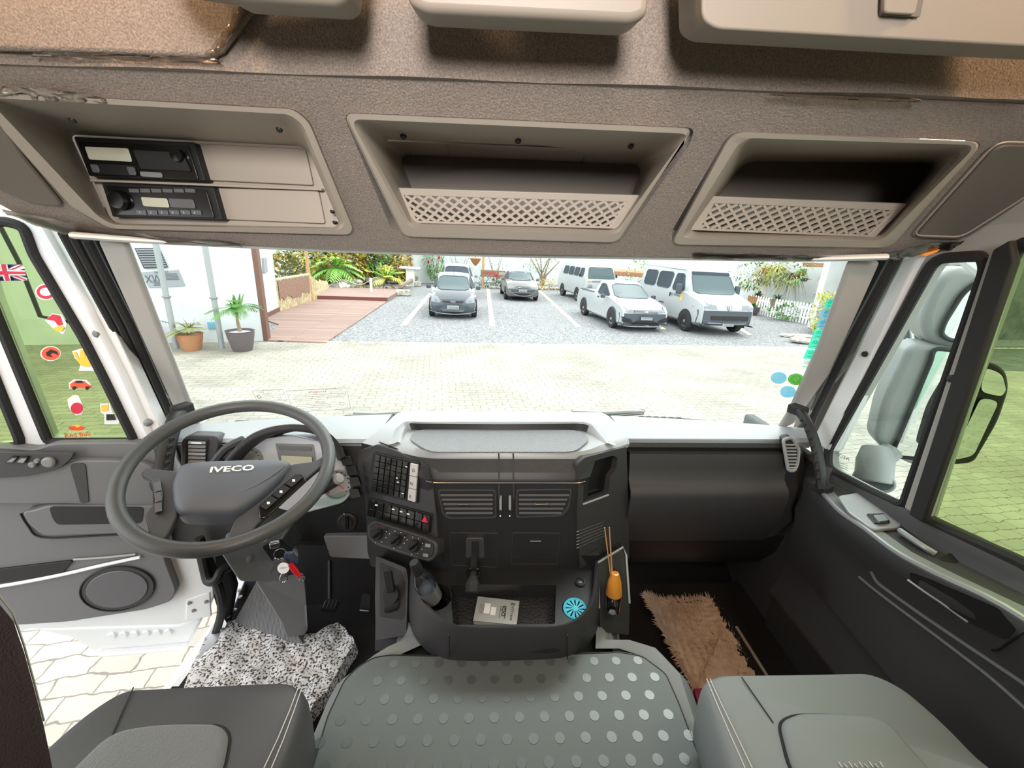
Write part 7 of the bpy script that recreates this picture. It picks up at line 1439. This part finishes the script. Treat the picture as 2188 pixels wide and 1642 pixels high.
# --- rounded white minibus
def kombi(pan_, wheel, mirror, X, t, R):
    pan_([(-.70, .035, 1.20), (.70, .035, 1.20), (.72, .07, 1.36), (.60, .27, 1.72), (-.60, .27, 1.72), (-.72, .07, 1.36)], 'car_glass', 'windscreen', .04, r=.10)
    obj('screen_seal', tube(rnd([X(p) for p in ((-.72, .015, 1.18), (.72, .015, 1.18), (.62, .26, 1.74), (-.62, .26, 1.74))], .14, 5), .014, 6, closed=True), 'bumper', t)
    for s in (-1, 1):
        obj('headlight', lathe([(.12, 0), (.11, .03), (.08, .045), (.0001, .05)], X((s*.58, -.0, .80)), R @ Vector((0, -1, 0)), 24), 'lamp_clear', t); obj('headlight_ring', tube([X((s*.58+.125*math.cos(a), -.025, .80+.125*math.sin(a))) for a in [2*math.pi*i/24 for i in range(24)]], .012, 6, closed=True), 'grey', t)
        obj('indicator', slab([X((s*.72, .0, 1.04)), X((s*.52, -.02, 1.04)), X((s*.52, -.02, 1.10)), X((s*.72, .0, 1.10))], R @ Vector((0, -.03, 0))), 'amber', t, bevel=.01)
        wheel(s*.84, 1.0, .32); wheel(s*.84, 3.4, .32); mirror(s*.98, .42, 1.34, 'black', (.10, .05, .16))
        for y0, y1 in ((.42, .95), (1.05, 1.75), (1.85, 2.6), (2.7, 3.5)): pan_([(s*.83, y0, 1.26), (s*.83, y1, 1.26), (s*.74, y1-.02, 1.68), (s*.74, y0+.06, 1.68)], 'car_glass_dark', 'side_window', .04, r=.06)
        obj('wiper', tube([X((s*.35, -.0, 1.20)), X((s*.35+.25*s, .03, 1.24))], .012, 5), 'black', t)
    pan_([(-.50, -.03, 1.04), (.50, -.03, 1.04), (.50, -.03, 1.10), (-.50, -.03, 1.10)], 'grey', 'air_grille', .03); obj('bumper', slab(rnd([X((-.86, .02, .40)), X((-.84, -.10, .40)), X((.84, -.10, .40)), X((.86, .02, .40))], .05), (0, 0, .14)), 'white', t, bevel=.02)
bus = [(-.03, .45, .6, .9, 1.15, .66, .70, .66), (.0, .38, .6, 1.1, 1.18, .80, .80, .74), (.06, .32, .7, 1.2, 1.36, .85, .83, .74), (.28, .3, .7, 1.22, 1.76, .86, .84, .68), (.5, .3, .7, 1.22, 1.90, .86, .84, .66), (2.2, .3, .7, 1.22, 1.95, .86, .84, .68), (4.0, .3, .7, 1.22, 1.90, .86, .84, .66), (4.35, .34, .7, 1.2, 1.6, .82, .8, .62)]
p = G(1261, 644); car('minibus', 'rounded white minibus with round headlights behind the pickup', (p.x+.25, p.y-.9, 0), 10, bus, 1.72, 'car_white', kombi, 'van')
# --- white pickup
def pick(pan_, wheel, mirror, X, t, R):
    pan_([(-.66, 1.12, 1.00), (.66, 1.12, 1.00), (.54, 1.86, 1.41), (-.54, 1.86, 1.41)], 'car_glass', 'windscreen', .03, r=.07, seal=True, up=.025)
    for s in (-1, 1):
        wheel(s*.83, .78, .305); wheel(s*.83, 3.52, .305); mirror(s*.97, 1.42, 1.00, 'bumper')
        pan_([(s*.79, 1.35, 1.0), (s*.79, 2.25, 1.02), (s*.66, 2.25, 1.38), (s*.64, 1.92, 1.38)], 'car_glass_dark', 'side_window', .04, r=.05)
        pan_([(s*.82, .32, .76), (s*.80, .40, .82), (s*.42, .09, .72), (s*.44, .05, .62), (s*.80, .18, .66)], 'lamp_clear', 'headlight', .05, r=.03)
        pan_([(s*.42, -.03, .30), (s*.80, .10, .34), (s*.82, .14, .50), (s*.52, .0, .42)], 'black', 'fog_recess', .05, up=.03)
        obj('door_handle', box(X((s*.835, 2.15, .90)), (.03, .16, .035), R), 'black', t, bevel=.01); obj('bed_rail', tube([X((s*.78, 2.6, .99)), X((s*.76, 4.25, .99))], .02, 6), 'bumper', t)
        obj('wheel_arch_trim', tube([X((s*.842, .78+math.cos(a)*.37, .33+math.sin(a)*.37)) for a in [math.pi*k/14 for k in range(15)]], .03, 6), 'bumper', t)
        obj('wheel_arch_trim', tube([X((s*.842, 3.52+math.cos(a)*.37, .33+math.sin(a)*.37)) for a in [math.pi*k/14 for k in range(15)]], .03, 6), 'bumper', t)
    pan_([(-.42, .03, .62), (.42, .03, .62), (.42, .07, .71), (-.42, .07, .71)], 'bumper', 'grille', .05)
    for z in (.645, .685): obj('grille_bar', tube([X((-.42, -.0, z)), X((.42, -.0, z))], .008, 6), 'chrome', t)
    obj('badge', lathe([(.075, 0), (.07, .015), (.0001, .018)], X((0, .02, .665)), R @ Vector((0, -1, 0)), 24), 'steel', t)
    text('VW', X((0, -.02, .665)), R @ Vector((1, 0, 0)), (0, 0, 1), .07, 'white', t, width=.10)
    pan_([(-.835, .0, .21), (.835, .0, .21), (.835, .0, .60), (-.835, .0, .60)], 'bumper', 'bumper', .03, up=.012, n_=16)
    pan_([(-.30, -.07, .38), (.30, -.07, .38), (.52, -.03, .25), (-.52, -.03, .25)], 'black', 'lower_grille', .03, up=.03); obj('bumper_trim', tube(cr([X((-.84, .24, .20)), X((-.55, -.02, .19)), X((0, -.07, .19)), X((.55, -.02, .19)), X((.84, .24, .20))], 4), .02, 6), 'car_silver', t)
    plate('GJO7A75', X, t, R, .47, -.075, True)
    # open cargo bed behind the cab
    obj('cargo_bed', holes([X((-.76, 2.65, 1.0)), X((.76, 2.65, 1.0)), X((.74, 4.3, 1.0)), X((-.74, 4.3, 1.0))], [[X((-.66, 2.75, 1.0)), X((.66, 2.75, 1.0)), X((.64, 4.2, 1.0)), X((-.64, 4.2, 1.0))]], (0, 0, .02)), 'bumper', t)
    obj('bed_bars', tube([X((-.6, 2.66, 1.0)), X((-.55, 2.66, 1.30)), X((.55, 2.66, 1.30)), X((.6, 2.66, 1.0))], .025, 6), 'bumper', t)
pk = [(.02, .30, .42, .58, .64, .60, .62, .52), (.06, .22, .4, .66, .72, .80, .78, .66), (.30, .20, .5, .80, .84, .84, .82, .70), (1.05, .20, .55, .96, 1.01, .85, .82, .70), (1.16, .2, .6, .98, 1.05, .85, .82, .66), (1.86, .2, .6, 1.0, 1.44, .85, .82, .62), (2.25, .2, .6, 1.02, 1.50, .85, .82, .64), (2.52, .2, .6, 1.02, 1.46, .85, .82, .64), (2.62, .2, .6, .99, 1.02, .85, .82, .78), (4.2, .24, .6, .97, .99, .85, .81, .78), (4.42, .32, .6, .94, .97, .82, .78, .74)]
A, Bq = G(1300, 700), G(1404, 702); kc = (A+Bq)/2; car('pickup_truck', 'white compact pickup with dark bumper between the minibus and large van', (kc.x+.12, kc.y-.75, 0), 9, pk, 1.70, 'car_white', pick, 'pickup')
# --- large white van
def van(pan_, wheel, mirror, X, t, R):
    pan_([(-.80, .93, 1.28), (.80, .93, 1.28), (.72, 1.42, 1.92), (-.72, 1.42, 1.92)], 'car_glass', 'windscreen', .03, r=.07, seal=True, up=.025)
    pan_([(-.72, 1.38, 1.88), (.72, 1.38, 1.88), (.70, 1.48, 1.98), (-.70, 1.48, 1.98)], 'car_glass_dark', 'sun_band', .02, up=.04)
    for s in (-1, 1):
        wheel(s*.95, .85, .34, .22, .60); wheel(s*.95, 3.85, .34, .22, .60); mirror(s*1.12, 1.32, 1.38, 'bumper', (.18, .12, .34))
        pan_([(s*.99, 1.25, 1.30), (s*.99, 2.0, 1.30), (s*.91, 2.0, 1.88), (s*.90, 1.56, 1.88)], 'car_glass_dark', 'side_window', .05, r=.05)
        for y0, y1 in ((2.2, 3.2), (3.35, 4.3)): pan_([(s*.995, y0, 1.32), (s*.995, y1, 1.32), (s*.92, y1, 1.90), (s*.92, y0, 1.90)], 'car_glass_dark', 'side_window', .05, r=.10)
        pan_([(s*.90, .28, .98), (s*.88, .40, 1.10), (s*.52, .20, 1.06), (s*.44, .08, .88), (s*.86, .14, .86)], 'lamp_clear', 'headlight', .06, r=.04)
        obj('door_handle', box(X((s*1.0, 2.08, 1.12)), (.03, .07, .14), R), 'black', t, bevel=.01); obj('wiper', tube([X((s*.1, .80, 1.24)), X((s*.1+.35, .98, 1.36))], .014, 5), 'black', t)
        obj('side_rub_strip', box(X((s*1.0, 2.6, .78)), (.03, .35, .05), R), 'bumper', t); obj('roof_gutter', tube([X((s*.86, 1.5, 2.02)), X((s*.86, 4.6, 2.06))], .015, 6), 'sign_grey', t)
    pan_([(-.975, .0, .30), (.975, .0, .30), (.975, .0, .82), (-.975, .0, .82)], 'bumper', 'bumper', .03, up=.014, n_=16)
    for x0, x1 in ((-.62, -.24), (-.20, .42), (.46, .72)): pan_([(x0, -.075, .52), (x1, -.075, .52), (x1, -.075, .66), (x0, -.075, .66)], 'black', 'grille', .03, up=.03)
    obj('bumper_line', tube([X((-.9, .06, .44)), X((-.6, -.05, .42)), X((0, -.10, .41)), X((.6, -.05, .42)), X((.9, .06, .44))], .014, 6), 'sign_grey', t)
    obj('hood_line', tube([X((-.48, .07, .90)), X((-.15, .03, .88)), X((.15, .03, .88)), X((.48, .07, .90))], .012, 6), 'grey', t); obj('hood_line', tube([X((-.5, .12, 1.0)), X((.5, .12, 1.0))], .010, 6), 'grey', t)
    obj('badge', slab([X(p) for p in ((-.08, .02, 1.0), (.08, .02, 1.0), (.09, .0, .90), (0, .0, .82), (-.09, .0, .90))], R @ Vector((0, -.02, 0))), 'steel', t, bevel=.006)
    obj('badge_lion', tube(cr([X((-.03, -.03, .85)), X((.02, -.03, .90)), X((-.02, -.03, .93)), X((.04, -.03, .97))], 3), .009, 5), 'white', t)
    plate('GUC2B60', X, t, R, .40, -.09, True)
    xl = R @ Vector((0, -1, 0))
    text('RJ VANS', X((-1.015, 1.70, 1.13)), xl, (0, 0, 1), .14, 'vent_dark', t, width=.62)
    obj('side_sticker', slab([X((-1.0, 1.32, .98)), X((-1.0, 1.22, .98)), X((-1.0, 1.22, 1.24)), X((-1.0, 1.32, 1.24))], R @ Vector((-.02, 0, 0))), 'flower_yellow', t); text('CB 14', X((-.97, .50, .98)), xl, (0, 0, 1), .07, 'vent_dark', t, width=.22); text('3.5', X((-.99, .52, .88)), xl, (0, 0, 1), .04, 'red', t, width=.12)
vn = [(.0, .40, .6, .84, .88, .78, .80, .70), (.06, .34, .6, .96, 1.02, .92, .90, .76), (.30, .30, .7, 1.08, 1.14, .98, .96, .80), (.86, .28, .75, 1.22, 1.28, 1.0, .99, .84), (.98, .28, .75, 1.26, 1.38, 1.0, .995, .82), (1.46, .28, .75, 1.30, 2.02, 1.0, .995, .76), (1.75, .28, .75, 1.30, 2.15, 1.0, .995, .80), (3.2, .28, .75, 1.30, 2.2, 1.0, .995, .84), (4.5, .28, .75, 1.30, 2.18, 1.0, .995, .84), (4.75, .32, .75, 1.28, 2.0, .96, .96, .78)]
A, Bq = G(1460, 706), G(1574, 710); kc = (A+Bq)/2; car('passenger_van', 'large white passenger van parked in the rightmost bay', (kc.x+.05, kc.y-.85, 0), 7, vn, 2.02, 'car_white', van, 'van')
# ================================================================= the truck leans a little: move every cab thing rigidly
for o, z in TOPS:
    if z == 'truck': o.matrix_world = TRUCK @ Matrix.Translation(o.location) @ o.rotation_euler.to_matrix().to_4x4()
for o in sc.objects:
    if o.type == 'LIGHT' and o.get('_t'):
        o.matrix_world = TRUCK @ Matrix.Translation(o.location) @ o.rotation_euler.to_matrix().to_4x4(); del o['_t']
